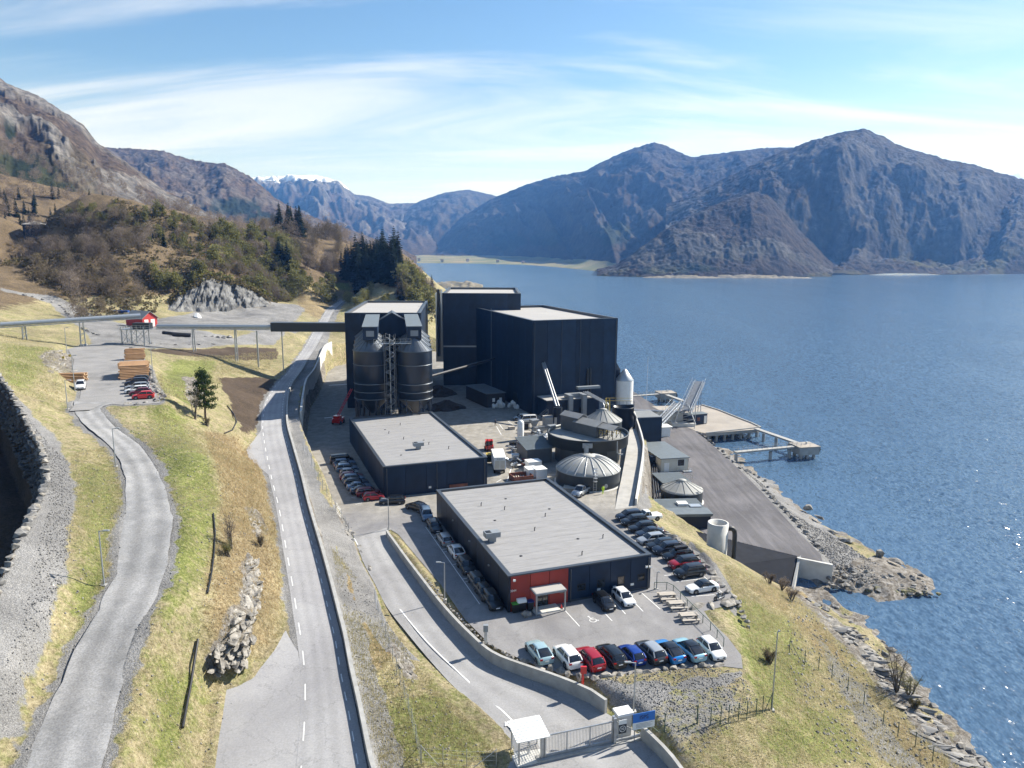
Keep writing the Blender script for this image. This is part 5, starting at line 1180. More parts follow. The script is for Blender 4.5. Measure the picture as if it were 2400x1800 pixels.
for (x, y) in ((-1.2,-1.2),(1.2,-1.2),(1.2,1.2),(-1.2,1.2)): MB().bar((x,y,0),(x,y,25.6), 0.1).build('tower_post', M['galv_dark'], stt)
# feed pipe from the silos to the tall block
MB().tube([WT(1005,883,187), WT(1158,841,224)], 0.4, 8).build('feed_pipe', M['black']); tag(bpy.data.objects['feed_pipe'], 'long black feed pipe rising from the right silos to the biggest block', 'pipe')
# dark box gallery over the road and the open belt conveyor
tC = 226.0
bx0 = (635-1200)/FOC*tC; bx1 = (806-1200)/FOC*tC+1.0
bg_ = empty('box_conveyor', (bx0, tC, 0), 0, 'dark enclosed conveyor bridge crossing above the road to the silo house', 'conveyor')
MB().box(0, bx1-bx0, -1.4, 1.4, 30.9, 33.5).build('gallery_box', M['boxdark'], bg_); MB().box(-0.1, bx1-bx0, -1.6, 1.6, 33.5, 33.62).build('gallery_roof', M['trim'], bg_)
pf = G(641, 849); MB().bar((pf.x-bx0, 0, gz(pf.x, tC)-0.5),(pf.x-bx0, 0, 30.9), 0.4).build('support_post', M['galv'], bg_)
pf2 = (655-1200)/FOC*tC-bx0; MB().bar((pf2, 1.0, gz(pf2+bx0, tC+1)-0.5),(pf2, 1.0, 30.9), 0.3).build('support_post', M['galv'], bg_)
def truss_conveyor(name, label, A, B, wid, hgt, posts, mat):
    A = Vector(A); B = Vector(B); L = (B-A).length; d = (B-A).normalized(); ang = math.atan2(d.y, d.x); pit = math.asin(d.z)
    root = empty(name, A, 0, label, 'conveyor'); root.rotation_euler = (0, -pit, ang)
    MB().tube([(0,0,hgt*0.55),(L,0,hgt*0.55)], wid*0.36, 10).build('belt_cover', M['belt'], root)
    tr = MB()
    for y in (-wid/2, wid/2):
        for z in (0, hgt*0.5): tr.bar((0,y,z),(L,y,z), 0.14)
        n = int(L/1.6)
        for i in range(n): x0, x1 = L*i/n, L*(i+1)/n; tr.bar((x0,y,0),(x1,y,hgt*0.5), 0.07); tr.bar((x1,y,0),(x1,y,hgt*0.5), 0.07)
        tr.bar((0,y*1.5,hgt),(L,y*1.5,hgt), 0.05)
        for i in range(0, n+1, 2): tr.bar((L*i/n,y*1.5,0),(L*i/n,y*1.5,hgt), 0.05)
    for i in range(int(L/1.6)+1): tr.bar((i*1.6,-wid/2,0),(i*1.6,wid/2,0), 0.07)
    tr.box(0, L, -wid*0.75, -wid*0.5, -0.03, 0.02)
    tr.build('truss', M['galv'], root)
    return root, A, d, L
ceX = (365-1200)/FOC*tC
cv, A_c, d_c, L_c = truss_conveyor('belt_conveyor', 'open galvanised belt conveyor between the transfer tower and the dark bridge', (ceX,tC,31.4), (bx0-0.1,tC,31.4), 1.7, 1.5, None, None)
def posts(parent_name, label, xs, y, ztop, w, brace=False):
    out_ = []
    for x in xs:
        z0 = gz(x, y)-0.4
        r_ = empty('conveyor_support', (x, y, z0), 0, label, 'support', parent_name)
        for sgn in (-1, 1): MB().bar((0,sgn*w,0),(0,sgn*w*0.7,ztop-z0), 0.28).build('leg', M['galv'], r_)
        cb = MB()
        for k in range(3): zz = (ztop-z0)*(k+1)/4; cb.bar((0,-w,zz),(0,w,zz+0.6), 0.12)
        cb.build('cross_brace', M['galv'], r_); out_.append(r_)
    return out_
sp_ = posts('belt conveyor supports', '', [(449-1200)/FOC*tC, (548-1200)/FOC*tC], tC, 31.4, 0.8)
for o_, l_ in zip(sp_, ['slender steel trestle under the belt conveyor nearer the transfer tower', 'slender steel trestle under the belt conveyor nearer the dark bridge']): o_['label'] = l_
tx = (300-1200)/FOC*tC
A2 = WT(-60, 772, 206); B2_ = WT(330, 746, 226)
cv2, _, _, _ = truss_conveyor('belt_conveyor', 'long galvanised belt conveyor running off the left side of the hill', A2, B2_, 1.8, 1.6, None, None)
for u_, l_, w_ in ((48,'steel trestle of the conveyor out on the left slope',0.9),(182,'stout steel trestle of the conveyor beside the gravel lot',1.3)):
    q = (u_+60)/390; p_ = A2*(1-q)+B2_*q
    r_ = posts('belt conveyor supports', l_, [p_.x], p_.y, p_.z, w_)[0]
    if w_ > 1: MB().box(-0.5,0.5,-1.4,1.4,0,0.9).build('footing', M['concrete'], r_)
# transfer tower
tt_ = empty('transfer_tower', (tx, tC, 26.8), 0, 'open steel transfer tower where the two belt conveyors meet', 'tower')
for x in (-1.8, 1.2, 5.0):
    for y in (-1.6, 1.6): MB().bar((x,y,-0.6),(x,y,5.4), 0.28).build('leg', M['galv'], tt_)
tb = MB().box(-2.2, 7.0, -2.0, 2.0, 4.4, 4.6)
for x0, x1 in ((-1.8,1.2),(1.2,5.0)):
    for y in (-1.6,1.6): tb.bar((x0,y,0.2),(x1,y,4.2), 0.1); tb.bar((x1,y,0.2),(x0,y,4.2), 0.1)
for x in np.linspace(-2.2,7.0,8): tb.bar((x,-2,4.6),(x,-2,5.8), 0.06)
tb.bar((-2.2,-2,5.8),(7,-2,5.8),0.06); tb.bar((-2.2,-2,5.2),(7,-2,5.2),0.06)
tb.build('platform', M['galv'], tt_); MB().box(1.5, 6.6, -1.2, 1.2, 4.6, 6.4).build('drive_house', M['boxdark'], tt_)
so_ = MB()
for i in range(14): so_.box(3.2+i*0.32, 3.5+i*0.32, -2.9, -2.1, 4.4-i*0.32, 4.46-i*0.32)
so_.bar((3.0,-2.9,5.4),(7.7,-2.9,0.9),0.05); so_.bar((3.0,-2.1,5.4),(7.7,-2.1,0.9),0.05); so_.build('stair', M['galv'], tt_)
# ------------------------------------------------------------------ round tanks
def tank(name, label, c, z0, R0, h, rise, ribs=16, wall=None, top=None, cap=0.8, dome=False, n=48):
    root = empty(name, (c[0], c[1], z0), 0, label, 'tank', None)
    MB().lathe([(R0+0.35,-0.5),(R0+0.35,0.12),(R0,0.12)], n, cap0=True, cap1=False).build('foundation', M['concrete_pale'], root)
    MB().lathe([(R0,0.0),(R0,h)], n, cap0=False, cap1=False).build('shell', wall or M['tank_wall'], root)
    prof = [(R0+0.08,h-0.08),(R0+0.08,h+0.05)]
    for k in range(1, 9):
        q = k/8; r_ = R0*(1-q)+cap*q; z = h+0.05+rise*(math.sin(q*math.pi/2)**0.9 if dome else q); prof.append((r_, z))
    rf = MB().lathe(prof, n).build('cover', top or M['tank_top'], root)
    for k in range(ribs):
        t = 2*math.pi*(k+0.37)/ribs; pts = [((p[0]+0.02)*math.cos(t), (p[0]+0.02)*math.sin(t), p[1]+0.05) for p in prof[1:]]
        MB().tube(pts, 0.09 if dome else 0.05, 5).build('cover_rib', M['alu'] if dome else (top or M['tank_top']), rf)
    MB().lathe([(cap+0.1,h+rise),(cap+0.1,h+rise+0.2),(0.01,h+rise+0.32)], 24).build('crown', top or M['tank_top'], rf)
    return root
def wpos(u, v, z): p = W(u, v, z); return (p.x, p.y)
t2c = W(1381.7,1154,10); t2 = tank('domed_tank', 'round domed tank with raised cover ribs in front of the big raised tank', ((1381.7-1200)/FOC*147, 143.5), 10, 6.4, 3.0, 2.3, 20, cap=1.3, dome=True)
ld = MB()
for y in (-0.3, 0.3): ld.bar((0.7+y,-6.75,0),(0.7+y,-6.75,5.0), 0.06)
for i in range(14): ld.bar((0.4,-6.75,0.3+i*0.35),(1.0,-6.75,0.3+i*0.35), 0.04)
for i in range(5): ld.lathe([(0.42,2.3+i*0.6),(0.45,2.36+i*0.6)], 10, c=(0.7,-7.0))
ld.build('caged_ladder', M['galv'], t2)
MB().lathe([(0.42,0),(0.42,0.15)], 16).build('manhole', M['alu'], t2, (2.9,-5.72,1.0)).rotation_euler = (R(90),0,R(27))
# raised flat tank
t1x, t1y, t1r, t1z = (1379-1200)/FOC*164, 160.0, 8.9, 16.2
t1 = empty('raised_tank', (t1x, t1y, 10), 0, 'widest round flat-topped tank carrying a long grey roof house', 'tank')
MB().lathe([(7.2,-0.4),(7.2,3.4)], 12, smooth=False).build('base', M['tank_wall'], t1); MB().lathe([(7.0,3.4),(t1r,4.0),(t1r,6.2),(t1r+0.12,6.25),(t1r+0.12,6.35),(t1r-0.25,6.35),(t1r-0.25,5.6)], 64, cap1=False).build('shell', M['tank_wall'], t1)
MB().lathe([(0.01,5.75),(t1r-0.24,5.6)], 64, cap0=False, cap1=False).build('cover', M['tank_top'], t1)
hs = MB(); ua, ub = Vector((-4.4,5.5,0)), Vector((2.8,-2.2,0)); dd = (ub-ua).normalized(); ang_ = math.atan2(dd.y, dd.x)
def gable(root, p, ang, L, w, z0, z1, zr, wall, roofm, nm='roof_house', over=0.2):
    h = MB(); h.add([(0,-w/2,z0),(L,-w/2,z0),(L,w/2,z0),(0,w/2,z0),(0,-w/2,z1),(L,-w/2,z1),(L,w/2,z1),(0,w/2,z1),(0,0,zr),(L,0,zr)], [(0,3,2,1),(0,1,5,4),(2,3,7,6),(1,2,6,9,5),(3,0,4,8,7)])
    o = h.build(nm, wall, root, p, ang)
    for s in (-1, 1):
        k = MB(); za = z1-(zr-z1)*over/(w/2)
        k.add([(-over,s*(w/2+over),za),(L+over,s*(w/2+over),za),(L+over,0,zr+0.01),(-over,0,zr+0.01),(-over,s*(w/2+over),za+0.12),(L+over,s*(w/2+over),za+0.12),(L+over,0,zr+0.13),(-over,0,zr+0.13)], [(0,1,2,3),(7,6,5,4),(0,4,5,1),(1,5,6,2),(2,6,7,3),(3,7,4,0)])
        k.build('roof_slope', roofm, o)
    return o
M['house_grey'] = material('grey_clad_sheet', (0.085,0.09,0.095), 0.5, var=0.1, vscale=0.6)
M['roof_mid'] = material('mid_grey_roof', (0.20,0.205,0.205), 0.6, var=0.1, vscale=0.7)
gable(t1, (-4.6,6.0,0), ang_, 5.2, 3.0, 5.7, 9.0, 9.7, M['house_grey'], M['roof_mid']); gable(t1, (-4.6+dd.x*4.4,6.0+dd.y*4.4,0), ang_, 6.6, 4.2, 5.7, 8.2, 9.0, M['house_grey'], M['roof_mid'])
oc = gable(t1, (-4.6+dd.x*11.2,6.0+dd.y*11.2,0), ang_, 4.0, 3.2, 8.0, 8.1, 8.7, M['house_grey'], M['roof_mid'], 'open_canopy')
fr = MB()
for s in (-1,1):
    for k in range(4): fr.bar((k*1.3,s*1.4,5.7),(k*1.3,s*1.4,8.0), 0.12)
    for k in range(3): fr.bar((k*1.3,s*1.4,5.8),((k+1)*1.3,s*1.4,7.9), 0.08)
fr.build('canopy_frame', M['black'], t1, (-4.6+dd.x*11.2,6.0+dd.y*11.2,0), ang_)
yr = MB()
for s in (-1,1):
    for z in (6.9,7.4): yr.bar((0,s*1.2,z),(3.9,s*1.2,z), 0.06)
    for k in range(5): yr.bar((k*0.95,s*1.2,6.4),(k*0.95,s*1.2,7.4), 0.06)
yr.build('yellow_rail', M['yellow'], t1, (-4.6+dd.x*11.2,6.0+dd.y*11.2,0), ang_)
dp = MB().tube([(5.5,-7.4,6.0),(5.5,-7.6,3.6),(6.2,-7.4,3.2),(6.8,-7.2,3.2)], 0.14, 6).tube([(-1.2,-9.15,5.6),(-1.2,-9.3,2.0)], 0.5, 10); dp.box(-2.0,0.1,-9.2,-8.9,5.0,6.0); dp.build('down_pipe', M['grey_box'], t1)
tank('cone_tank', 'pale cone-topped tank behind the roof house of the raised tank', ((1416.7-1200)/FOC*180, 178), 10, 4.6, 4.9, 2.5, 16)
t4 = tank('cone_tank', 'pale cone-topped round tank standing on the quay beside the lower sheds', ((1602-1200)/FOC*158, 152.5), 3, 4.4, 2.75, 1.75, 14)
hr = MB()
for k in range(5): hr.bar((1+k*0.5,3.2,3.6),(1+k*0.5,3.2,5.0),0.05)
for z in (4.4,5.0): hr.bar((1,3.2,z),(3,3.2,z),0.05)
hr.build('guard_rail', M['galv'], t4)
# dark open vessel with the yellow stair, white silo behind it
dv_ = empty('open_vessel', ((1461-1200)/FOC*188, 184, 10), 0, 'dark open-topped vessel with walkway and yellow stair beside the white silo', 'tank')
MB().lathe([(2.2,-0.3),(2.2,1.6),(2.75,2.4),(2.75,6.8),(2.85,6.8),(2.85,7.0),(2.6,7.0),(2.6,5.2),(0.01,5.0)], 32, cap0=True).build('shell', M['panel2'], dv_)
wk = MB().box(-2.9,2.9,0.4,1.4,7.1,7.3)
for k in range(7): wk.bar((-2.9+k*0.96,0.4,7.3),(-2.9+k*0.96,0.4,8.2),0.06)
for z in (7.8,8.2): wk.bar((-2.9,0.4,z),(2.9,0.4,z),0.05)
wk.build('walkway', M['panel2'], dv_)
ys = MB()
for i in range(22): ys.box(-3.9, -3.1, -2+i*0.22, -1.8+i*0.22, i*0.32, i*0.32+0.05)
for x in (-3.95,-3.05): ys.bar((x,-2,1.0),(x,2.9,8.2),0.08); ys.bar((x,-2,0),(x,2.9,7.2),0.1)
for (x,y) in ((-3.95,2.9),(-3.05,2.9),(-3.95,4.0),(-3.05,4.0)): ys.bar((x,y,0),(x,y,8.3),0.1)
for z in (7.6,8.3): ys.bar((-3.95,4.0,z),(2.9,4.0,z),0.08); ys.bar((-3.95,2.9,z),(-3.95,4.0,z),0.08)
ys.build('yellow_stair', M['yellow'], dv_)
MB().tube([(2.3,-1.9,0),(2.6,-2.3,2.5),(2.9,-1.8,4.6),(2.3,-1.2,5.6)], 0.32, 10).build('outlet_pipe', M['black'], dv_)
ws_ = empty('white_silo', ((1463-1200)/FOC*216+0.6, 216, 3), 0, 'white steel silo with cone top at the seaward corner of the biggest block', 'silo')
MB().lathe([(2.6,-0.3),(2.6,15.2)], 32, cap1=False).build('shell', M['white'], ws_); MB().lathe([(2.65,15.15),(2.65,15.3),(0.4,18.4),(0.01,18.5)], 32).build('cone_top', M['galv'], ws_)
MB().lathe([(2.62,7.5),(2.70,7.5),(2.70,7.62),(2.62,7.62)], 32, cap0=False, cap1=False).build('band', M['galv'], ws_)
# inclined chute into its drum
ch = empty('inclined_chute', (W(*ZC(690,660),10).x, W(*ZC(690,660),10).y, 10), 0, 'slim grey chute leaning from the biggest block down to a dark drum', 'chute')
MB().lathe([(1.25,-0.2),(1.25,5.2)], 24).build('drum', M['panel2'], ch)
for x in (-0.35, 0.35): MB().tube([(x,0.3,5.3),(-3.6+x*0.8,17,15.6)], 0.3, 8).build('chute_tube', M['alu'], ch)
MB().box(-1.2,-0.9,-1.6,1.6,0,5).build('frame', M['panel2'], ch)
# ------------------------------------------------------------------ lesser sheds round the tanks
gsh = empty('gable_shed', (W(*ZC(460,1060),10).x, W(*ZC(460,1060),10).y, 10), R(20), 'small ribbed grey shed with sloping roof left of the domed tank', 'shed')
MB().box(-1.6,4.2,0.6,7.0,-0.2,3.4).build('wall', M['house_grey'], gsh)
rr_ = MB().add([(-2.0,0.2,3.3),(4.7,0.2,3.3),(4.7,7.4,4.4),(-2.0,7.4,4.4),(-2.0,0.2,3.5),(4.7,0.2,3.5),(4.7,7.4,4.6),(-2.0,7.4,4.6)], [(0,3,2,1),(4,5,6,7),(0,1,5,4),(1,2,6,5),(2,3,7,6),(3,0,4,7)]).build('roof', M['roof_grey'], gsh)
rb = MB()
for i in range(1,14): y = 0.2+7.2*i/14; z = 3.5+1.1*i/14; rb.box(-2.0,4.7,y-0.04,y+0.04,z-0.01,z+0.06)
rb.build('roof_ribs', M['roof_grey'], rr_)['kind'] = 'stuff'
MB().box(4.2,4.4,1.0,6.6,0,3.3).build('side_panel', M['white'], gsh)
shed('ribbed_shed', 'small grey-green roofed shed behind the quay tank', None, None, None, 5.0, 3, M['tank_wall'], M['roof_grey'], frame=(Vector(W(*ZD(565,1110),3)), R(8), 6.2, 7.0))
kb, wk_, dk_ = shed('pump_house', 'dark shed with pale ribbed roof in front of the quay tank', None, None, None, 5.7, 3, M['panel2'], M['roof_grey'], frame=(Vector(W(*ZD(598,1440),3)), R(4), 8.6, 9.6), slope=0.0)
MB().box(3.8,5.8,5.4,7.2,5.75,6.15).build('roof_hatch', M['white'], kb); MB().box(6.0,8.2,4.4,6.0,5.75,5.9).build('roof_cover', M['belt'], kb); MB().box(-0.4,8.9,-0.35,3.2,5.75,6.1).build('raised_roof', M['roof_grey'], kb)
cab, wc_, dc_ = shed('quay_office', 'cream rendered cabin with dark roof and window beside the quay', None, None, None, 6.4, 3, M['cream'], M['roof_grey'], frame=(Vector(W(*ZD(545,945),3)), R(12), 7.2, 15.0), ribs=False)
window(cab, 4.3, 4.2, 6.0, 1.9, M['glass'], y=-0.02, frame=M['white']); MB().box(0.9,2.2,-0.05,0.02,3.0,5.2).build('door', M['white'], cab); MB().box(-1.2,-0.02,3,5,3,6).build('side_box', M['panel2'], cab)
cr_ = MB()
for y in (-1.6,-0.4): 
    cr_.bar((4.0,y,3.9),(7.4,y,3.9),0.05)
    for k in range(5): cr_.bar((4.0+k*0.85,y,3.0),(4.0+k*0.85,y,3.9),0.05)
cr_.box(5.4,7.6,-1.6,-0.4,3.0,3.25); cr_.build('entry_ramp', M['galv'], cab)
# container and white boxes on the quay
ct_ = empty('site_container', (W(*ZD(865,535),3.05).x, W(*ZD(865,535),3.05).y, 3.05), R(20), 'dark site container with a white door on the concrete quay', 'container')
MB().box(-3.4,3.4,0.0,3.0,0.1,3.1).build('body', M['panel'], ct_); MB().box(-3.5,3.5,-0.1,3.1,3.1,3.3).build('roof', M['roof_grey'], ct_); MB().box(2.3,3.2,-0.05,-0.002,0.2,2.6).build('door', M['white'], ct_); MB().box(-0.2,0.8,-0.05,-0.002,1.2,2.2).build('notice', M['rust'], ct_)
for (zx, zy, w_, lab) in ((568,640,4.4,'white box cabin with a thin flat roof on the asphalt below the loader'),):
    p = W(*ZD(zx, zy), 3); c_ = empty('white_cabin', p, R(12), lab, 'cabin')
    MB().box(-w_/2,w_/2,0,3.6,0,2.7).build('body', M['white'], c_); MB().box(-w_/2-0.2,w_/2+0.6,-0.2,3.8,2.702,2.85).build('roof', M['white'], c_)
# dark tower box and its pipes beside the service ramp
dt = empty('transfer_box', (W(*ZD(420,760),3).x, W(*ZD(420,760),3).y, 3), R(10), 'tall dark steel box between the service ramp and the quay', 'building')
MB().box(-4.2,4.2,0,9,0,9.0).build('wall', M['panel'], dt); MB().box(-4.0,4.0,0.3,8.6,9.0,9.12).build('roof', M['roof_mid'], dt)
MB().box(-9.5,-4.3,4,9.5,0,9.6).build('side_house', M['panel'], dt)
pz = MB()
p0 = W(*ZC(1660,900),4); p1 = W(*ZC(1690,1330),4); p2 = W(*ZC(1700,1580),4)
for k in range(3):
    o_ = Vector((k*0.5,0,0.4)); pz.tube([p0+o_, p1+o_, p2+o_], 0.16, 6)
tag(pz.build('pipe_run', M['black']), 'three dark pipes running along the foot of the rock slope by the quay', 'pipe')
# cantilever retaining face below the quay office
qw = empty('quay_wall_unit', W(*ZD(480,520),3), R(-6), 'long pale concrete quay wall with a pipe bridge under the loader', 'wall')
MB().box(-7,9,0,0.5,-0.2,3.6).build('wall', M['concrete_pale'], qw)
pb = MB().tube([(-8,-0.6,3.9),(9.5,-0.6,3.9)], 0.35, 8)
for k in range(6): pb.bar((-6+k*3,-0.6,0),(-6+k*3,-0.6,3.7),0.12)
pb.build('pipe_bridge', M['galv'], qw)
# ------------------------------------------------------------------ ship loader on the quay
sl = empty('ship_loader', (W(*ZD(740,480),3).x, W(*ZD(740,480),3).y, 3), 0, 'galvanised lattice ship loader with two rising conveyor arms on the quay', 'loader')
def arm(A, B, w, nm, parent):
    A = Vector(A); B = Vector(B); d = (B-A).normalized(); r = d.cross(Vector((0,0,1))).normalized(); u = r.cross(d); L = (B-A).length
    t = MB(); n = int(L/1.8)
    for s in (-1,1):
        for h in (0,1.5): t.bar(A+r*s*w/2+u*h, B+r*s*w/2+u*h, 0.16)
        for i in range(n):
            a = A+d*(L*i/n)+r*s*w/2; b = A+d*(L*(i+1)/n)+r*s*w/2; t.bar(a, b+u*1.5, 0.09); t.bar(b, b+u*1.5, 0.09)
        t.bar(A+r*s*(w/2+0.8)+u*2.2, B+r*s*(w/2+0.8)+u*2.2, 0.07)
        for i in range(n+1): p = A+d*(L*i/n)+r*s*(w/2+0.8); t.bar(p+u*0.9, p+u*2.2, 0.06)
        t.bar(A+r*s*(w/2+0.5)+u*0.9, B+r*s*(w/2+0.5)+u*0.9, 0.5, 0.06, up=u)
    for i in range(n+1): p = A+d*(L*i/n); t.bar(p-r*w/2, p+r*w/2, 0.09)
    o = t.build(nm, M['galv'], parent)
    b = MB().bar(A+u*0.9, B+u*0.9, w*0.8, 0.25, up=u); b.build('belt', M['galv_dark'], o)
    return o
o3 = sl.location
def rel(zx, zy, t): p = WT(*ZD(zx, zy), t); return p-o3
arm(rel(470,610,205)+Vector((0,0,0)), rel(690,375,222), 1.6, 'feeder_arm', sl)
arm(rel(765,440,222), rel(880,185,240), 2.6, 'loading_boom', sl)
md = MB(); base = rel(740,480,224); base.z = 0; hi = rel(740,360,224)
for (x, y) in ((-2,-2),(2,-2),(2,2),(-2,2)):
    md.bar((base.x+x*1.6,base.y+y*1.6,0.6),(base.x+x*0.6,base.y+y*0.6,hi.z), 0.25)
for k in range(4):
    z = 0.8+k*hi.z/4.5; s = 1.6-k*0.22
    for (x0,y0),(x1,y1) in zip(((-2,-2),(2,-2),(2,2),(-2,2)),((2,-2),(2,2),(-2,2),(-2,-2))):
        md.bar((base.x+x0*s,base.y+y0*s,z),(base.x+x1*s,base.y+y1*s,z), 0.12); md.bar((base.x+x0*s,base.y+y0*s,z),(base.x+x1*(s-0.2),base.y+y1*(s-0.2),z+hi.z/4.5), 0.1)
md.build('lattice_mast', M['galv'], sl); MB().box(base.x-4,base.x+3,base.y-3.6,base.y+3.4,0.02,0.9).build('footing', M['concrete_pale'], sl)
top_ = rel(885,215,238); lo_ = rel(870,360,232); md2 = MB()
for k in range(3): md2.bar((lo_.x-1+k,lo_.y,0.2),(top_.x-0.5+k*0.5,top_.y,top_.z-0.5), 0.2)
for k in range(5): md2.bar((lo_.x-1,lo_.y,1+k*2.2),(lo_.x+1.2,lo_.y,2+k*2.2), 0.1)
md2.build('rear_leg', M['galv'], sl)
# ------------------------------------------------------------------ quay deck, walkways, dolphins
dk = [W(*p, 3.2) for p in zs(ZD, [(470,372),(900,362),(1050,408),(1200,468),(1330,518),(1412,556),(1380,572),(940,607),(860,590),(700,520),(620,470),(560,420)])]
deck = empty('quay_deck', (0,0,0), 0, 'pale concrete quay deck standing on piles over the water', 'quay')
MB().prism([(p.x,p.y) for p in dk][::-1], 2.1, 3.06).build('slab', M['deck'], deck)
kb_ = MB()
for a, b in zip(dk[1:6], dk[2:6]): kb_.bar((a.x,a.y,3.2),(b.x,b.y,3.2), 0.45, 0.3)
kb_.bar((dk[5].x,dk[5].y,3.2),(dk[7].x,dk[7].y,3.2),0.4,0.3)
kb_.build('edge_beam', M['concrete'], deck)
pile_me = MB().tube([(0,0,-5),(0,0,2.12)], 0.45, 12).mesh('pile', M['concrete'])
for q in np.linspace(0.05, 0.95, 7): 
    a = dk[7]*(1-q)+dk[5]*q; inst('pile', pile_me, deck, (a.x, a.y+0.8, 0)); inst('pile', pile_me, deck, (a.x+2, a.y+6, 0))
def walkway(name, label, A, B, rail=True, piles=(0.5,), w=1.6):
    root = empty(name, (0,0,0), 0, label, 'walkway')
    d = (B-A).normalized(); r = Vector((d.y,-d.x,0))
    MB().bar(A, B, w, 0.45).build('beam', M['concrete'], root)
    if rail:
        t = MB(); n = int((B-A).length/1.6)
        for s in (-1,1):
            for z in (0.75,1.2): t.bar(A+r*s*w/2+Vector((0,0,z)), B+r*s*w/2+Vector((0,0,z)), 0.05)
            for i in range(n+1): p = A.lerp(B, i/n)+r*s*w/2; t.bar(p, p+Vector((0,0,1.2)), 0.06)
        t.build('railing', M['galv'], root)
    for q in piles: p = A.lerp(B, q); inst('pile', pile_me, root, (p.x,p.y,0.2))
    return root
def dolphin(name, label, p, s=1.0):
    root = empty(name, (p.x,p.y,0), R(12), label, 'dolphin')
    MB().box(-2.6*s,2.6*s,-2.2*s,2.2*s,1.2,3.3).build('cap', M['concrete'], root); MB().box(-2.75*s,2.75*s,-2.35*s,2.35*s,3.3,3.5).build('cap_slab', M['deck'], root)
    for x in (-1.7,0,1.7): 
        for y in (-1.3,1.3): inst('pile', pile_me, root, (x*s,y*s,-0.8))
    MB().tube([(2.7*s,-1.4,2.2),(2.7*s,1.4,2.2)], 0.85*s, 12).build('fender', M['black'], root).rotation_euler = (0,0,0)
    t = MB()
    for x in (-2.4,0,2.4): t.bar((x*s,-2.1*s,3.5),(x*s,-2.1*s,4.5),0.06)
    t.bar((-2.4*s,-2.1*s,4.5),(2.4*s,-2.1*s,4.5),0.06); t.lathe([(0.25,3.5),(0.2,3.9),(0.35,4.1),(0.01,4.15)], 10, c=(0.8,0.5)); t.build('bollard_rail', M['galv'], root)
d1_ = W(*ZD(1790,735), 2.6); dolphin('mooring_dolphin', 'concrete mooring dolphin at the outer tip of the two walkways', d1_, 1.15)
walkway('mooring_walkway', 'railed walkway from the stony shore out to the outer mooring dolphin', W(*ZD(1190,775),3.0), W(*ZD(1745,722),3.0), True, (0.02,0.55,0.85))
walkway('mooring_beam', 'bare concrete beam from the quay deck corner to the outer mooring dolphin', W(*ZD(1370,572),3.0), W(*ZD(1740,700),3.0), False, (0.2,0.5,0.8))
d2_ = W(*ZD(590,272), 2.6); dolphin('mooring_dolphin', 'concrete mooring dolphin far off behind the ship loader', d2_, 1.2)
walkway('mooring_walkway', 'railed walkway from behind the white silo to the far mooring dolphin', W(*ZD(300,290),3.0), W(*ZD(548,272),3.0), True, (0.35,))
walkway('mooring_beam', 'bare concrete beam from the far mooring dolphin to the deck', W(*ZD(600,280),3.0), W(*ZD(760,338),3.0), False, (0.3,0.7))
mst = W(*ZD(425,300),3); tag(MB().tube([(mst.x,mst.y,-2),(mst.x,mst.y,18)], [0.09,0.04], 6).build('flag_mast', M['white']), 'thin white mast on the far walkway behind the white silo', 'mast')
# ------------------------------------------------------------------ intake basin: concrete ring, bent pipe, ribbed roof, wall
rg = W(1681,1305,4.0); ri = empty('concrete_ring', (rg.x, rg.y+0.6, 3.4), 0, 'tall open concrete ring standing on the slope below the parking', 'shaft')
MB().lathe([(1.72,-1),(1.75,6.6),(1.45,6.6),(1.45,4.2),(0.01,4.2)], 40, cap0=True).build('ring', M['concrete_pale'], ri)
a_ = WT(*ZD(1120,1432), 121); b_ = WT(*ZD(1165,1432), 121); c_ = WT(*ZD(1188,1490), 121); d_ = WT(*ZD(1176,1700), 120)
tag(MB().tube([a_, b_.lerp(a_,0.3), b_, b_.lerp(c_,0.5)+Vector((0.15,0,0.15)), c_, d_], 0.42, 12).build('bent_pipe', M['black']), 'thick black bent pipe leaving the open concrete ring', 'pipe')
M['slab_roof'] = material('dark_ribbed_roof', (0.026,0.028,0.034), 0.95, var=0.15, vscale=0.6, spec=0.1)
inb = empty('intake_basin', (0,0,0), 0, 'sloping dark ribbed basin roof with pale concrete walls at the inlet', 'basin')
A_ = [Wd(1478,1141,4.6), Wd(1722,1202,3.4), Wd(1706,1272,0.6), Wd(1590,1220,3.4)]
MB().add([*A_, *[Vector((p.x,p.y,-1.2)) for p in A_]], [(3,2,1,0),(0,1,5,4),(1,2,6,5),(2,3,7,6),(3,0,4,7),(4,5,6,7)]).build('basin_roof', M['slab_roof'], inb)
rb = MB(); n = 26
for i in range(1, n): q = i/n; rb.bar(A_[0].lerp(A_[1], q)+Vector((0,0,0.03)), A_[3].lerp(A_[2], q)+Vector((0,0,0.03)), 0.09, 0.08)
rb.build('roof_ribs', M['slab_roof'], inb)['kind'] = 'stuff'
p0, p1 = Wd(1724,1203,3.4), Wd(1708,1276,0.6)
MB().add([p0, p1, Vector((p1.x,p1.y,-2)), Vector((p0.x,p0.y,-2)), *[q+Vector((0.5,0.1,0.25)) for q in (p0,p1)], Vector((p1.x+0.5,p1.y+0.1,-2)), Vector((p0.x+0.5,p0.y+0.1,-2))], [(0,1,2,3),(7,6,5,4),(0,4,5,1),(1,5,6,2),(2,6,7,3),(3,7,4,0)]).build('end_wall', M['concrete_pale'], inb)
q0, q1 = W(*ZL(745,22),3.5), W(*ZL(975,68),3.5)
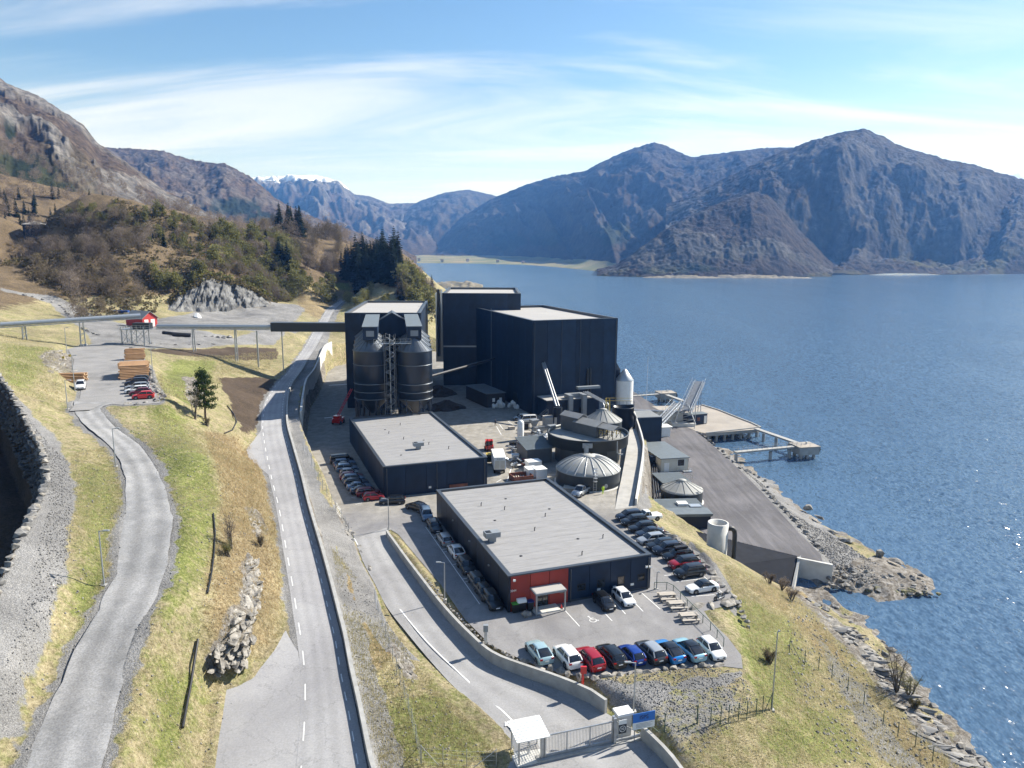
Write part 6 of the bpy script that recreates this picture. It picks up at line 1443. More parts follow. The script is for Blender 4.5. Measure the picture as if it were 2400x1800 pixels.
MB().add([q0,q1,Vector((q1.x,q1.y,-2)),Vector((q0.x,q0.y,-2)), q0+Vector((0.1,0.6,0)),q1+Vector((0.1,0.6,0)),Vector((q1.x+0.1,q1.y+0.6,-2)),Vector((q0.x+0.1,q0.y+0.6,-2))], [(3,2,1,0),(4,5,6,7),(0,1,5,4),(1,2,6,5),(2,3,7,6),(3,0,4,7)]).build('side_wall', M['concrete_pale'], inb)
# ------------------------------------------------------------------ red shed on the hill, far house
rs = G(*ZO(1560,1352)); rsh = empty('red_shed', (rs.x, rs.y, rs.z-0.1), R(-8), 'small red shed with white doors and grey roof on the hill lot', 'shed')
M['red_wood'] = material('red_timber', (0.42,0.035,0.03), 0.7, var=0.1, vscale=1)
gw = 3.0; gl = 9.5
MB().add([(-gw,0,0),(gw,0,0),(gw,gl,0),(-gw,gl,0),(-gw,0,3.4),(gw,0,3.4),(gw,gl,3.4),(-gw,gl,3.4),(0,0,5.6),(0,gl,5.6)], [(0,3,2,1),(0,1,5,8,4),(2,3,7,9,6),(1,2,6,5),(3,0,4,7)]).build('wall', M['red_wood'], rsh)
for s in (-1,1): MB().add([(s*(gw+0.5),-0.4,3.0),(0,-0.4,5.62),(0,gl+0.4,5.62),(s*(gw+0.5),gl+0.4,3.0),(s*(gw+0.5),-0.4,3.2),(0,-0.4,5.82),(0,gl+0.4,5.82),(s*(gw+0.5),gl+0.4,3.2)], [(0,1,2,3),(7,6,5,4),(0,4,5,1),(1,5,6,2),(2,6,7,3),(3,7,4,0)]).build('roof_slope', M['roof_mid'], rsh)
for x in (-1.5,1.1): MB().box(x-0.8,x+0.8,-0.06,-0.002,0.1,2.8).build('door', M['white'], rsh)
rsh.rotation_euler.z = R(62)
hs_ = WTd(75,489,470); fh = empty('hill_house', (hs_.x,hs_.y,hs_.z-3), R(10), 'low dark blue building far up on the left hillside', 'house')
MB().box(-7,5,0,6,-6,4.2).build('wall', M['panel'], fh); MB().box(5,9,1,6,-6,2.8).build('wing', M['panel'], fh); MB().add([(-7.5,-0.5,4.2),(5.5,-0.5,4.2),(5.5,6.5,4.2),(-7.5,6.5,4.2),(-1,3,6.3)], [(0,3,2,1),(0,1,4),(1,2,4),(2,3,4),(3,0,4)]).build('roof', M['roof_lt'], fh)
for x in (-5.5,-3,-0.5,2): MB().box(x,x+1.4,-0.05,-0.002,1.2,3).build('window', M['glass'], fh)
# ================================================================== vehicles
M['car_glass'] = material('car_glass', (0.012,0.014,0.018), 0.05, spec=0.9)
M['tyre'] = material('tyre_rubber', (0.012,0.012,0.012), 0.8)
M['rim'] = material('alloy_rim', (0.30,0.31,0.32), 0.35, metal=0.8)
M['lamp'] = material('head_lamp', (0.75,0.77,0.8), 0.1, spec=0.8)
M['tail'] = material('tail_lamp', (0.30,0.012,0.01), 0.2)
M['plate'] = material('number_plate', (0.75,0.75,0.74), 0.5)
PAINT = {}
def paint(name, c, metal=0.25, rough=0.28):
    m = bpy.data.materials.new('car_paint_'+name); m.use_nodes = True; b = m.node_tree.nodes['Principled BSDF']
    b.inputs['Base Color'].default_value = (*c, 1); b.inputs['Roughness'].default_value = rough; b.inputs['Metallic'].default_value = metal
    b.inputs['Coat Weight'].default_value = 0.7; b.inputs['Coat Roughness'].default_value = 0.06
    PAINT[name] = m
for n_, c_ in dict(white=(0.72,0.72,0.71), black=(0.010,0.011,0.013), navy=(0.012,0.018,0.034), grey=(0.05,0.053,0.058), silver=(0.34,0.36,0.38), red=(0.36,0.008,0.014), darkred=(0.16,0.008,0.02), blue=(0.010,0.045,0.26),
        brightblue=(0.008,0.20,0.56), paleblue=(0.30,0.52,0.62), ice=(0.36,0.50,0.53), bluegrey=(0.12,0.18,0.26), signal=(0.55,0.016,0.012), green=(0.02,0.035,0.02)).items(): paint(n_, c_, 0.0 if n_ in ('white','signal') else 0.3)
KINDS = { # L, W, H, hood height, belt height, tail height, windscreen base, roof front, roof rear, rear base (fractions from the nose), ground clearance
 'hatch': (4.0,1.74,1.50,0.92,0.96,1.02,0.25,0.42,0.86,0.975,0.17), 'suv': (4.65,1.88,1.68,1.05,1.10,1.14,0.26,0.40,0.88,0.97,0.22),
 'sedan': (4.75,1.84,1.46,0.88,0.95,1.02,0.28,0.43,0.70,0.87,0.16), 'wagon': (4.75,1.84,1.50,0.90,0.97,1.03,0.27,0.41,0.86,0.965,0.16),
 'fastback': (4.75,1.88,1.58,0.98,1.02,1.10,0.27,0.43,0.72,0.95,0.18), 'soft_top': (4.6,1.80,1.40,0.86,0.93,0.97,0.32,0.46,0.68,0.82,0.14),
 'van': (5.1,1.95,1.98,1.08,1.15,1.25,0.14,0.27,0.955,0.985,0.2), 'pickup': (5.3,1.88,1.80,1.08,1.12,1.10,0.27,0.39,0.56,0.60,0.26)}
def loft(mb, rings, smooth=True):
    n = len(rings[0]); V = [p for r in rings for p in r]; F = []
    for i in range(len(rings)-1):
        for k in range(n): F.append((i*n+k, i*n+(k+1)%n, (i+1)*n+(k+1)%n, (i+1)*n+k))
    mb.add(V, F, smooth); mb.add(rings[0], [tuple(range(n-1,-1,-1))]); mb.add(rings[-1], [tuple(range(n))])
def car_meshes(kind):
    L, Wd_, Hh, hood, belt, tail, fa, fb, fc, fd, gc = KINDS[kind]; h = Wd_/2; X = lambda f: L/2-f*L
    out_ = {}
    body = MB(); rings = []
    st = [(0.0,0.62,0.80,0.62),(0.012,0.80,0.90,0.70),(0.05,0.93,0.97,hood-0.17),(0.14,0.98,1.0,hood-0.05),(fa,1.0,1.0,hood+0.01),(fa+0.06,1.0,1.0,belt),(0.55,1.0,1.0,belt+0.02),(min(fd,0.88),1.0,1.0,tail-0.02),(0.955,0.95,0.98,tail-0.03),(0.985,0.86,0.93,tail-0.10),(1.0,0.74,0.86,tail-0.28)]
    for f, wt, wm, zt in st:
        x = X(f); zb = gc+(0.10 if f < 0.03 or f > 0.97 else 0.0); zm = zb+(zt-zb)*0.55
        half = [(0,zb),(h*wt*0.86,zb),(h*wm*0.99,zb+0.10),(h*wm,zm),(h*wm*0.985,zt-0.10),(h*wt*0.90,zt-0.015),(h*wt*0.55,zt+0.015),(0,zt+0.025)]
        ring = [(x,y,z) for y, z in half]+[(x,-y,z) for y, z in half[-2:0:-1]]
        rings.append(ring)
    loft(body, rings); out_['body'] = body.mesh('body')
    # cabin glass
    hb, ht = h*0.90, h*0.72; g = MB(); zr_ = Hh-0.035
    pts = []
    zb1 = belt-0.04
    prof = [(fa-0.005,hood-0.02,0.90,0.86),(fa+(fb-fa)*0.5,hood+(zr_-hood)*0.55,0.90,0.80),(fb,zr_-0.02,0.90,0.72),((fb+fc)/2,zr_+0.02,0.905,0.73),(fc,zr_-0.03,0.90,0.72),(fc+(fd-fc)*0.55,tail+(zr_-tail)*0.52,0.89,0.79),(fd,tail-0.02,0.86,0.84)]
    rg_ = []
    for f, z, wb, wt in prof:
        x = X(f); zz = max(z, zb1+0.02)
        rg_.append([(x,h*wb,zb1),(x,h*(wb*0.35+wt*0.65),zb1+(zz-zb1)*0.7),(x,h*wt,zz-0.02),(x,h*wt*0.6,zz+0.012),(x,0,zz+0.02),(x,-h*wt*0.6,zz+0.012),(x,-h*wt,zz-0.02),(x,-h*(wb*0.35+wt*0.65),zb1+(zz-zb1)*0.7),(x,-h*wb,zb1)])
    loft(g, rg_); out_['windows'] = g.mesh('windows', M['car_glass'])
    rf = MB(); rr_ = []
    for f in np.linspace(fb+0.005, fc, 5):
        q = (f-fb)/(fc-fb); z = zr_+0.04*math.sin(math.pi*min(max(q,0),1))-0.01; x = X(f); w_ = h*0.745
        rr_.append([(x,w_,z-0.05),(x,w_*0.98,z+0.005),(x,w_*0.6,z+0.035),(x,0,z+0.045),(x,-w_*0.6,z+0.035),(x,-w_*0.98,z+0.005),(x,-w_,z-0.05)])
    loft(rf, rr_)
    for s in (-1,1):
        rf.bar((X(fa-0.005),s*h*0.885,hood),(X(fb+0.01),s*h*0.735,zr_-0.02), 0.09, 0.06); rf.bar((X(fc-0.01),s*h*0.735,zr_-0.03),(X(fd),s*h*0.86,tail), 0.13, 0.07)
        fm = (fb+fc)/2+0.03; rf.bar((X(fm),s*h*0.912,belt-0.02),(X(fm),s*h*0.745,zr_), 0.09, 0.05)
        rf.bar((X(fa+0.05),s*(h*0.99+0.10),belt+0.03),(X(fa+0.05),s*(h*0.99-0.04),belt+0.03), 0.12, 0.12)
    out_['roof_frame'] = rf.mesh('roof_frame')
    un = MB(); wr = 0.34 if kind not in ('suv','pickup') else 0.38; ax = (0.18, 0.79)
    for f in ax:
        for s in (-1,1): un.tube([(X(f),s*(h-0.3),wr+0.02),(X(f),s*(h+0.006),wr+0.02)], wr+0.075, 18)
    un.box(X(0.985), X(0.02), -h*0.8, h*0.8, gc-0.02, gc+0.1)
    un.box(X(0.0)-0.06, X(0.0)+0.012, -h*0.62, h*0.62, gc+0.17, gc+0.36)
    out_['underbody'] = un.mesh('underbody', M['black'])
    out_['tyre'] = MB().lathe([(wr*0.66,-0.11),(wr*0.95,-0.11),(wr,-0.07),(wr,0.07),(wr*0.95,0.11),(wr*0.66,0.11)], 18, cap0=False, cap1=False).mesh('tyre', M['tyre'])
    r_ = MB(); r_.lathe([(wr*0.68,-0.06),(wr*0.68,0.085),(wr*0.60,0.085),(wr*0.60,0.03),(0.01,0.05)], 18, cap0=False)
    for k in range(5):
        t = 2*math.pi*k/5; r_.bar((0.03*math.cos(t),0.03*math.sin(t),0.08),(wr*0.64*math.cos(t),wr*0.64*math.sin(t),0.08), 0.07, 0.03)
    out_['rim'] = r_.mesh('rim', M['rim'])
    out_['head'] = MB().box(-0.16,0.0,-0.15,0.15,-0.05,0.05).mesh('headlight', M['lamp']); out_['tailm'] = MB().box(-0.05,0.10,-0.16,0.16,-0.09,0.09).mesh('tail_light', M['tail']); out_['plate'] = MB().box(-0.015,0.015,-0.26,0.26,-0.06,0.06).mesh('number_plate', M['plate'])
    out_['dims'] = (L, h, Hh, hood, tail, gc, wr, ax, X)
    return out_
CM = {}
def car(kind, col, loc, heading, label, group, roofcol=None, cat='car', name='parked_car', extra=None):
    if kind not in CM: CM[kind] = car_meshes(kind)
    m = CM[kind]; L, h, Hh, hood, tail, gc, wr, ax, X = m['dims']
    root = empty(name, loc, heading, label, cat, group)
    for nm, c in (('body', col), ('roof_frame', roofcol or col)):
        o = inst(nm, m[nm], root)
        if not o.data.materials: o.data.materials.append(PAINT['grey'])
        o.material_slots[0].link = 'OBJECT'; o.material_slots[0].material = PAINT[c]
    inst('windows', m['windows'], root); inst('underbody', m['underbody'], root)
    for f in ax:
        for s in (-1,1):
            w_ = inst('wheel', m['tyre'], root, (X(f), s*(h-0.085), wr)); w_.rotation_euler = (R(-90*s),0,0)
            inst('rim', m['rim'], w_)
    for s in (-1,1):
        a = inst('headlight', m['head'], root, (X(0.03), s*h*0.64, hood-0.28)); a.rotation_euler = (0,R(-18),R(-14*s))
        inst('tail_light', m['tailm'], root, (X(0.985)-0.03, s*h*0.72, tail-0.20))
    inst('number_plate', m['plate'], root, (X(1.0)-0.02,0,tail-0.42)); inst('number_plate', m['plate'], root, (X(0.0)+0.03,0,gc+0.32))
    return root
def at_ground(zf, x, y, z): p = W(*zf(x, y), z); return (p.x, p.y, z+0.004)
BA = a1; SIDE = a1+math.pi/2
GB = 'cars parked above the gravel bank'
row = [('fastback','ice',485,1150,'pale mint car at the left end of the front row by the curved wall'),('suv','white',735,1190,'white estate second from the left in the front row above the gravel bank'),('suv','red',935,1212,'deep red car with dark rear window in the front row above the gravel bank'),('suv','black',1120,1185,'black estate with silver roof rails between the red and the blue car'),
       ('hatch','blue',1290,1158,'royal blue hatchback between two dark cars in the front row'),('suv','grey',1470,1150,'dark grey estate with pale roof next to the bright blue coupe'),('fastback','brightblue',1630,1142,'bright sky blue coupe with black roof in the front row'),('fastback','paleblue',1810,1126,'pale blue car with long black glass roof beside the white hatchback')]
for kind, col, x, y, lab in row:
    L = KINDS[kind][0]; p = W(*ZA(x, y), 10); hd = SIDE+R(1); c = p+Vector((math.cos(hd), math.sin(hd), 0))*(L/2-0.1)
    car(kind, col, (c.x, c.y, 10.004), hd, lab, GB, roofcol='black' if col in ('brightblue','paleblue') else ('silver' if col == 'grey' else None))
p = W(*ZA(1985,1110), 10); hd = SIDE+math.pi+R(-2); c = p-Vector((math.cos(hd), math.sin(hd), 0))*1.9
car('hatch', 'white', (c.x, c.y, 10.004), hd, 'small white hatchback facing the camera at the right end of the front row', GB)
GF = 'cars parked at the hall front'
for kind, col, x, y, lab in [('hatch','black',980,625,'black hatchback parked nose out against the front hall wall'),('hatch','white',1148,588,'white hatchback parked nose out against the front hall wall')]:
    car(kind, col, at_ground(ZA, x, y, 10), SIDE+math.pi, lab, GF)
GR = 'cars parked along the boulder edge'
for kind, col, u, v, lab in [('suv','navy',1474,1217,'dark blue estate furthest back in the row along the boulders'),('suv','black',1486,1229,'black car second from the back of the row along the boulders'),('wagon','black',1505,1243,'black car third from the back of the row along the boulders'),('sedan','navy',1522,1256,'dark blue saloon beside the silver estate along the boulders'),
      ('wagon','silver',1526,1271,'grey silver estate in the middle of the row along the boulders'),('wagon','black',1549,1284,'black estate just below the silver estate along the boulders'),('suv','navy',1563,1295,'dark blue car above the roof-box car along the boulders'),('suv','black',1588,1311,'black car carrying a long roof box along the boulders'),
      ('suv','red',1602,1329,'red car with black roof between two black cars along the boulders'),('suv','black',1616,1349,'black crossover just above the white soft-top by the boulders'),('soft_top','white',1645,1384,'white coupe with black soft top nearest the motorcycle')]:
    c_ = W(u, v, 10); k = car(kind, col, (c_.x, c_.y, 10.004), BA+math.pi-R(2), lab, GR, roofcol='black' if lab.startswith(('red car','white coupe')) else None)
    if 'roof box' in lab: MB().box(-1.5,0.6,-0.35,0.35,1.76,2.08).build('roof_box', M['black'], k)
c_ = W(1512,1222,10.0); car('pickup','white',(c_.x+0.4,c_.y+0.6,10.004), BA+math.pi, 'white pickup half hidden at the back of the boulder row', GR)
GM = 'cars parked in shade along the middle hall'
mm = [('hatch','red',572,755,'bright red hatchback nearest the camera along the middle hall'),('suv','darkred',520,715,'dark wine car beside the bright red hatchback along the middle hall'),('sedan','navy',462,685,'dark blue saloon third from the bright red hatchback'),('sedan','bluegrey',425,645,'blue grey saloon fourth from the bright red hatchback'),('wagon','navy',395,605,'dark blue estate fifth from the bright red hatchback'),
      ('suv','bluegrey',370,572,'grey blue crossover sixth from the bright red hatchback'),('wagon','darkred',345,540,'brown red estate in the middle of the shaded middle hall row'),('hatch','silver',330,502,'silver hatchback in the shaded row beside the middle hall'),('suv','bluegrey',300,460,'grey crossover fourth from the far end by the middle hall'),('sedan','navy',285,430,'dark saloon third from the far end by the middle hall'),('wagon','bluegrey',272,400,'grey estate second from the far end by the middle hall'),('van','black',250,375,'large black van at the far end of the shaded row')]
for kind, col, x, y, lab in mm:
    q = W(*ZB(x, y), 10); car(kind, col, (q.x+0.5, q.y, 10.004), BA+R(-1), lab, GM)
for kind, col, x, y, hd, lab in [('wagon','black',795,795,BA+R(-14)+math.pi,'black estate parked alone between the middle hall and the front hall'),('fastback','black',1050,865,BA+R(118),'black car next to the hedge of bins at the hall corner'),('suv','bluegrey',1148,945,SIDE+math.pi+R(-6),'blue grey crossover facing the camera at the far corner of the front hall')]:
    lab = lab.replace('next to the hedge of bins at the hall corner', 'behind the blue grey crossover at the hall corner')
    car(kind, col, at_ground(ZB, x, y, 10), hd, lab, 'cars between the two halls')
GL = 'cars parked in shade along the front hall'
for kind, col, x, y, hd, lab in [('wagon','black',1232,1062,SIDE+math.pi,'black estate furthest back beside the front hall long wall'),('wagon','silver',1335,1195,SIDE,'silver estate seen from behind beside the front hall'),('fastback','white',1455,1325,SIDE,'white car with black roof glass beside the front hall'),('suv','black',1560,1485,SIDE+math.pi,'black car facing the camera just below the white car'),
      ('wagon','grey',1680,1650,SIDE+math.pi,'dark grey car half hidden under the front hall eaves'),('hatch','black',1755,1760,SIDE+math.pi,'small black car second from the red corner beside the front hall'),('wagon','black',1830,1835,SIDE+math.pi,'black car nearest the red corner beside the front hall')]:
    car(kind, col, at_ground(ZB, x, y, 10), hd, lab, GL)
GH = 'cars parked on the hill lot'
for kind, col, x, y, lab in [('hatch','signal',1240,1232,'bright red hatchback at the near end of the hill lot row'),('hatch','darkred',1215,1202,'dark red hatchback just behind the bright red one on the hill lot'),('wagon','white',1190,1182,'white estate third in the hill lot row'),('wagon','silver',1188,1152,'silver blue estate in the middle of the hill lot row'),('suv','navy',1182,1118,'dark blue car near the log stack on the hill lot'),('wagon','grey',1195,1088,'dark car at the end of the row right against the log stack')]:
    q = W(*ZE(x, y), 27); car(kind, col, (q.x, q.y, 27.004), math.pi+R(22), lab, GH)
q = W(*ZE(698,1145), 27); car('suv','white',(q.x,q.y,27.004), R(-62), 'white crossover with blue windscreen beside the small log pile', GH)
# yard vehicles
car('van','white', at_ground(ZG, 868, 1288, 10), BA+math.pi+R(-6), 'white delivery van parked at the foot of the biggest block', 'vans in the yard', cat='van', name='delivery_van')
car('suv','bluegrey', at_ground(ZG, 815, 1268, 10), BA+math.pi+R(-10), 'grey car half hidden behind the white delivery van', 'vans in the yard')
pk = car('pickup','silver', at_ground(ZC, 935, 1365, 10), BA+math.pi+R(38), 'silver grey pickup truck with open bed beside the domed tank', 'pickups', cat='pickup', name='pickup_truck')
MB().box(-2.35,-0.75,-0.72,0.72,0.95,1.13).build('bed_opening', M['black'], pk)
# white box truck
tk = empty('box_truck', at_ground(ZC, 78, 1100, 10), R(96), 'white box truck seen from behind in the middle of the yard', 'truck')
MB().box(-4.2,2.6,-1.25,1.25,1.1,3.7).build('cargo_box', M['white'], tk); MB().box(2.75,4.7,-1.15,1.15,0.7,3.0).build('cab', M['white'], tk); MB().box(4.705,4.75,-1.0,1.0,1.7,2.7).build('windscreen', M['car_glass'], tk)
MB().box(-4.0,4.4,-0.9,0.9,0.55,1.05).build('chassis', M['black'], tk)
for x in (3.6,-1.6,-2.9):
    for s in (-1,1): w_ = inst('wheel', MB().lathe([(0.3,-0.14),(0.5,-0.14),(0.5,0.14),(0.3,0.14)], 16).mesh('wheel', M['tyre']), tk, (x,s*1.0,0.5)); w_.rotation_euler = (R(90),0,0)
for x in (-0.55,0.55): MB().box(-4.25,-4.205,x-0.5,x+0.5,1.25,3.0).build('rear_door', M['cream'], tk)
text_mesh('door_lettering', 'ASKO', 0.5, M['grey_box'], tk, (-4.23,0,3.12), (R(90),0,R(-90)))
# red loader and the small tractor behind the truck
rt = empty('red_forklift', at_ground(ZG, 540, 1530, 10), R(-85), 'bright red forklift standing beyond the white box truck', 'forklift')
MB().box(-1.7,1.1,-0.95,0.95,0.5,1.25).build('chassis', PAINT['signal'], rt); MB().box(-0.9,0.7,-0.85,0.85,2.25,2.4).build('cab_roof', PAINT['signal'], rt); MB().box(-0.8,0.6,-0.8,0.8,1.25,2.25).build('cab_glass', M['car_glass'], rt); MB().box(-1.75,-0.9,-0.9,0.9,1.25,1.7).build('counterweight', PAINT['signal'], rt)
for s in (-1,1): MB().bar((1.3,s*0.4,0.1),(1.3,s*0.4,3.0),0.14).build('mast_rail', M['black'], rt); MB().bar((1.4,s*0.4,0.1),(2.5,s*0.4,0.1),0.12,0.06).build('fork', M['black'], rt)
for x, r_ in ((0.8,0.42),(-1.1,0.36)):
    for s in (-1,1): w_ = inst('wheel', MB().lathe([(0.12,-0.14),(r_,-0.14),(r_,0.14),(0.12,0.14)], 14).mesh('wheel', M['tyre']), rt, (x,s*0.95,r_)); w_.rotation_euler = (R(90),0,0)
tr = empty('small_tractor', at_ground(ZB, 1795, 380, 10), R(100), 'small tractor with pale cab roof between the red forklift and the truck', 'tractor')
MB().box(-0.9,0.6,-0.6,0.6,2.1,2.25).build('cab_roof', M['yellow'], tr); MB().box(-0.85,0.5,-0.55,0.55,1.2,2.1).build('cab_glass', M['car_glass'], tr); MB().box(0.5,2.0,-0.4,0.4,0.7,1.35).build('bonnet', PAINT['green'], tr); MB().box(-1.0,0.6,-0.5,0.5,0.6,1.2).build('chassis', PAINT['green'], tr)
for x, r_ in ((-0.6,0.75),(1.5,0.45)):
    for s in (-1,1): w_ = inst('wheel', MB().lathe([(0.2,-0.18),(r_,-0.18),(r_,0.18),(0.2,0.18)], 16).mesh('wheel', M['tyre']), tr, (x,s*0.8,r_)); w_.rotation_euler = (R(90),0,0)
# red lattice boom lift in the shade of the middle hall
bl = empty('boom_lift', (W(*ZM(800,385),10).x, W(*ZM(800,385),10).y, 10), R(80), 'red and white boom lift in the shaded alley by the silos', 'lift')
MB().box(-1.6,1.6,-1.1,1.1,0.5,1.6).build('chassis', PAINT['signal'], bl); MB().box(-1.2,0.4,-0.9,0.9,1.6,2.3).build('turret', PAINT['signal'], bl)
bm_ = MB()
for k in range(8): a = Vector((0,0,2.2)).lerp(Vector((7,-1.2,8.2)), k/8); b = Vector((0,0,2.2)).lerp(Vector((7,-1.2,8.2)), (k+1)/8); bm_.bar(a+Vector((0,0.3,0)), b+Vector((0,-0.3,0)), 0.1); bm_.bar(a+Vector((0,-0.3,0)), b+Vector((0,0.3,0)), 0.1); bm_.bar(a+Vector((0,0.3,0)), b+Vector((0,0.3,0)), 0.12); bm_.bar(a+Vector((0,-0.3,0)), b+Vector((0,-0.3,0)), 0.12)
bm_.build('lattice_boom', PAINT['signal'], bl)
for x in (-1.1,1.1):
    for s in (-1,1): w_ = inst('wheel', MB().lathe([(0.15,-0.16),(0.5,-0.16),(0.5,0.16),(0.15,0.16)], 14).mesh('wheel', M['tyre']), bl, (x,s*1.05,0.5)); w_.rotation_euler = (R(90),0,0)
# motorcycle
mc = empty('motorcycle', at_ground(ZA, 1975, 572, 10), BA+math.pi+R(12), 'black motorcycle on its stand by the boulders', 'motorcycle')
for x in (-0.72,0.75):
    w_ = inst('wheel', MB().lathe([(0.24,-0.05),(0.31,-0.06),(0.31,0.06),(0.24,0.05)], 18, cap0=False, cap1=False).mesh('wheel', M['tyre']), mc, (x,0,0.31)); w_.rotation_euler = (R(90),0,0)
    inst('rim', MB().lathe([(0.24,-0.02),(0.24,0.02),(0.03,0.03),(0.03,-0.03)], 12).mesh('rim', M['rim']), w_)
MB().tube([(0.75,0,0.31),(0.45,0,0.95),(0.40,0,1.05)], 0.05, 6).tube([(0.40,-0.35,1.08),(0.42,0,1.05),(0.40,0.35,1.08)], 0.025, 6).build('fork', M['black'], mc)
MB().tube([(0.42,0,0.9),(0.2,0,0.92),(-0.1,0,0.82)], [0.10,0.18,0.13], 10).build('fuel_tank', PAINT['black'], mc); MB().tube([(-0.1,0,0.80),(-0.5,0,0.78),(-0.85,0,0.88)], [0.14,0.13,0.07], 8).build('seat', M['black'], mc)
MB().box(-0.25,0.3,-0.18,0.18,0.28,0.68).build('engine', M['grey_box'], mc); MB().tube([(0.2,0.16,0.35),(-0.4,0.18,0.32),(-0.9,0.2,0.42)], 0.05, 8).build('exhaust', M['rim'], mc); MB().bar((-0.1,0.1,0.35),(-0.15,0.35,0.0),0.03).build('stand', M['black'], mc); MB().lathe([(0.09,-0.04),(0.07,0.05)],10).build('headlight', M['lamp'], mc, (0.52,0,0.98))
# ================================================================== stones
ZT = lambda a: a
M['stone'] = material('grey_stone', (0.075,0.075,0.075), 0.9, col2=(0.29,0.28,0.265), vscale=1.1, bump=0.5, bscale=4, det=6)
M['stone_pale'] = material('pale_stone', (0.085,0.078,0.068), 0.92, col2=(0.37,0.345,0.305), vscale=1.3, bump=0.6, bscale=3, det=8, coords='Position', bdist=0.12)
M['stone_dark'] = material('dark_stone', (0.03,0.03,0.031), 0.92, col2=(0.12,0.117,0.11), vscale=1.1, bump=0.5, bscale=4, det=6)  # stone colour darkened to paint the deep shade inside the pit
M['stone_algae'] = material('weedy_stone', (0.05,0.05,0.03), 0.8, col2=(0.22,0.20,0.08), vscale=1.2, bump=0.5, bscale=4)
def rock_mesh(seed, n=16, sq=(1,0.8,0.6), mat=None):
    r_ = random.Random(seed); bm = bmesh.new()
    for i in range(n):
        v = Vector((r_.gauss(0,1), r_.gauss(0,1), r_.gauss(0,1))).normalized()*(0.42+0.12*r_.random()); bm.verts.new((v.x*sq[0], v.y*sq[1], v.z*sq[2]))
    res = bmesh.ops.convex_hull(bm, input=bm.verts)
    bmesh.ops.delete(bm, geom=[g for g in res['geom_interior'] if isinstance(g, bmesh.types.BMVert)], context='VERTS')
    me = bpy.data.meshes.new('boulder'); bm.to_mesh(me); bm.free(); me.materials.append(mat or M['stone']); return me
ROCKS = [rock_mesh(i) for i in range(7)]; ROCKP = [rock_mesh(20+i, mat=M['stone_pale']) for i in range(5)]; ROCKA = [rock_mesh(40+i, sq=(1.2,0.9,0.5), mat=M['stone_algae']) for i in range(3)]
ROCK_SHADE = [rock_mesh(140+i, mat=M['stone_dark']) for i in range(4)]
SLABS = [rock_mesh(60+i, 18, (1.5,0.8,0.42), M['stone_pale']) for i in range(4)]
def boulder(p, s, lab, grp, pool=None, parent=None, name='boulder', sink=0.25):
    pool = pool or ROCKS; o = inst(name, random.choice(pool), parent, (p[0], p[1], p[2]+s*(0.3-sink)), random.uniform(0,6.28), (s*random.uniform(0.85,1.25), s*random.uniform(0.85,1.2), s*random.uniform(0.8,1.2)))
    if lab: tag(o, lab, 'boulder', grp)
    return o
for x, y in [(870,600),(890,612),(930,642),(970,677),(995,697),(1012,712),(1045,742),(1085,767),(1102,792),(1130,822),(1175,857),(1232,907),(1287,932),(1317,947),(1357,967),(1400,992),(1452,1017),(1445,1097),(1476,1077),(1476,1127),(1510,1162),(1550,1209),(1600,1242),(1635,1284),(1680,1329),(1712,1354),(1757,1404),(1802,1459),(1852,1502),(1877,1547),(1902,1572),(1937,1622)]:
    q = W(*ZD(x, y), 3.0); boulder(q, random.uniform(1.0,1.7), 'grey edge boulder lining the seaward side of the quay asphalt', 'boulders along the quay edge')
for x, y in [(1520,8),(1578,38),(1618,68),(1658,104),(1700,135),(1762,183),(1822,248),(1868,290),(1908,344),(1938,398),(1984,455),(2048,510),(2098,565),(2130,600)]:
    q = W(*ZA(x, y), 10.0); boulder(q, random.uniform(1.1,1.9), 'rough grey boulder lining the seaward side of the hall parking', 'boulders along the parking edge', ROCKS+ROCKP)
for x, y in [(500,1408),(555,1442),(600,1472),(655,1508),(690,1533),(737,1578)]:
    q = W(*ZD(x, y), 10.0); boulder(q, random.uniform(1.1,1.7), 'rough grey boulder lining the seaward side of the hall parking', 'boulders along the parking edge', ROCKS+ROCKP)
for (x, y, s, l) in [(1785,642,2.2,'flat pale slab at the near corner of the motorcycle bay'),(1905,632,1.6,'small grey slab between the two pale slabs below the motorcycle'),(2055,608,2.1,'long pale slab below the large boulder by the motorcycle')]:
    boulder(W(*ZA(x, y), 10.0), s, l, None, SLABS, name='stone_slab')
rk = boulder(W(*ZA(308,712),10.0), 1.75, 'rounded brown boulder in front of the bins at the hall entrance', None, ROCKP)
# low dry-stone edges: stones are pieces of one edging
def edging(name, label, pts, step, s0, s1, pool, z=None, jit=0.25, rows=1):
    root = empty(name, pts[0], 0, label, 'stone edging'); P = resample(pts, step); o = Vector(pts[0])
    for r_ in range(rows):
        for p in P:
            q = Vector((p.x+random.uniform(-jit,jit), p.y+random.uniform(-jit,jit)-0.5*r_, p.z-0.35*r_)); boulder(q-o, random.uniform(s0,s1), None, None, pool, root, 'stone')
    return root
edging('stone_edging', 'line of pale stones holding the parking above the gravel bank', [W(*ZA(x,y),9.95) for x,y in [(320,1105),(430,1152),(600,1203),(830,1248),(1000,1240),(1200,1205),(1500,1180),(1750,1158),(1960,1155)]], 0.9, 0.9, 1.5, ROCKP+SLABS)
edging('stone_edging', 'pale loose stones along the edge of the slope right of the motorcycle', [W(*ZA(x,y),9.6) for x,y in [(2150,600),(2180,680),(2212,760)]]+[W(*ZL(430,470),9.0)], 0.9, 0.8, 1.4, ROCKP)
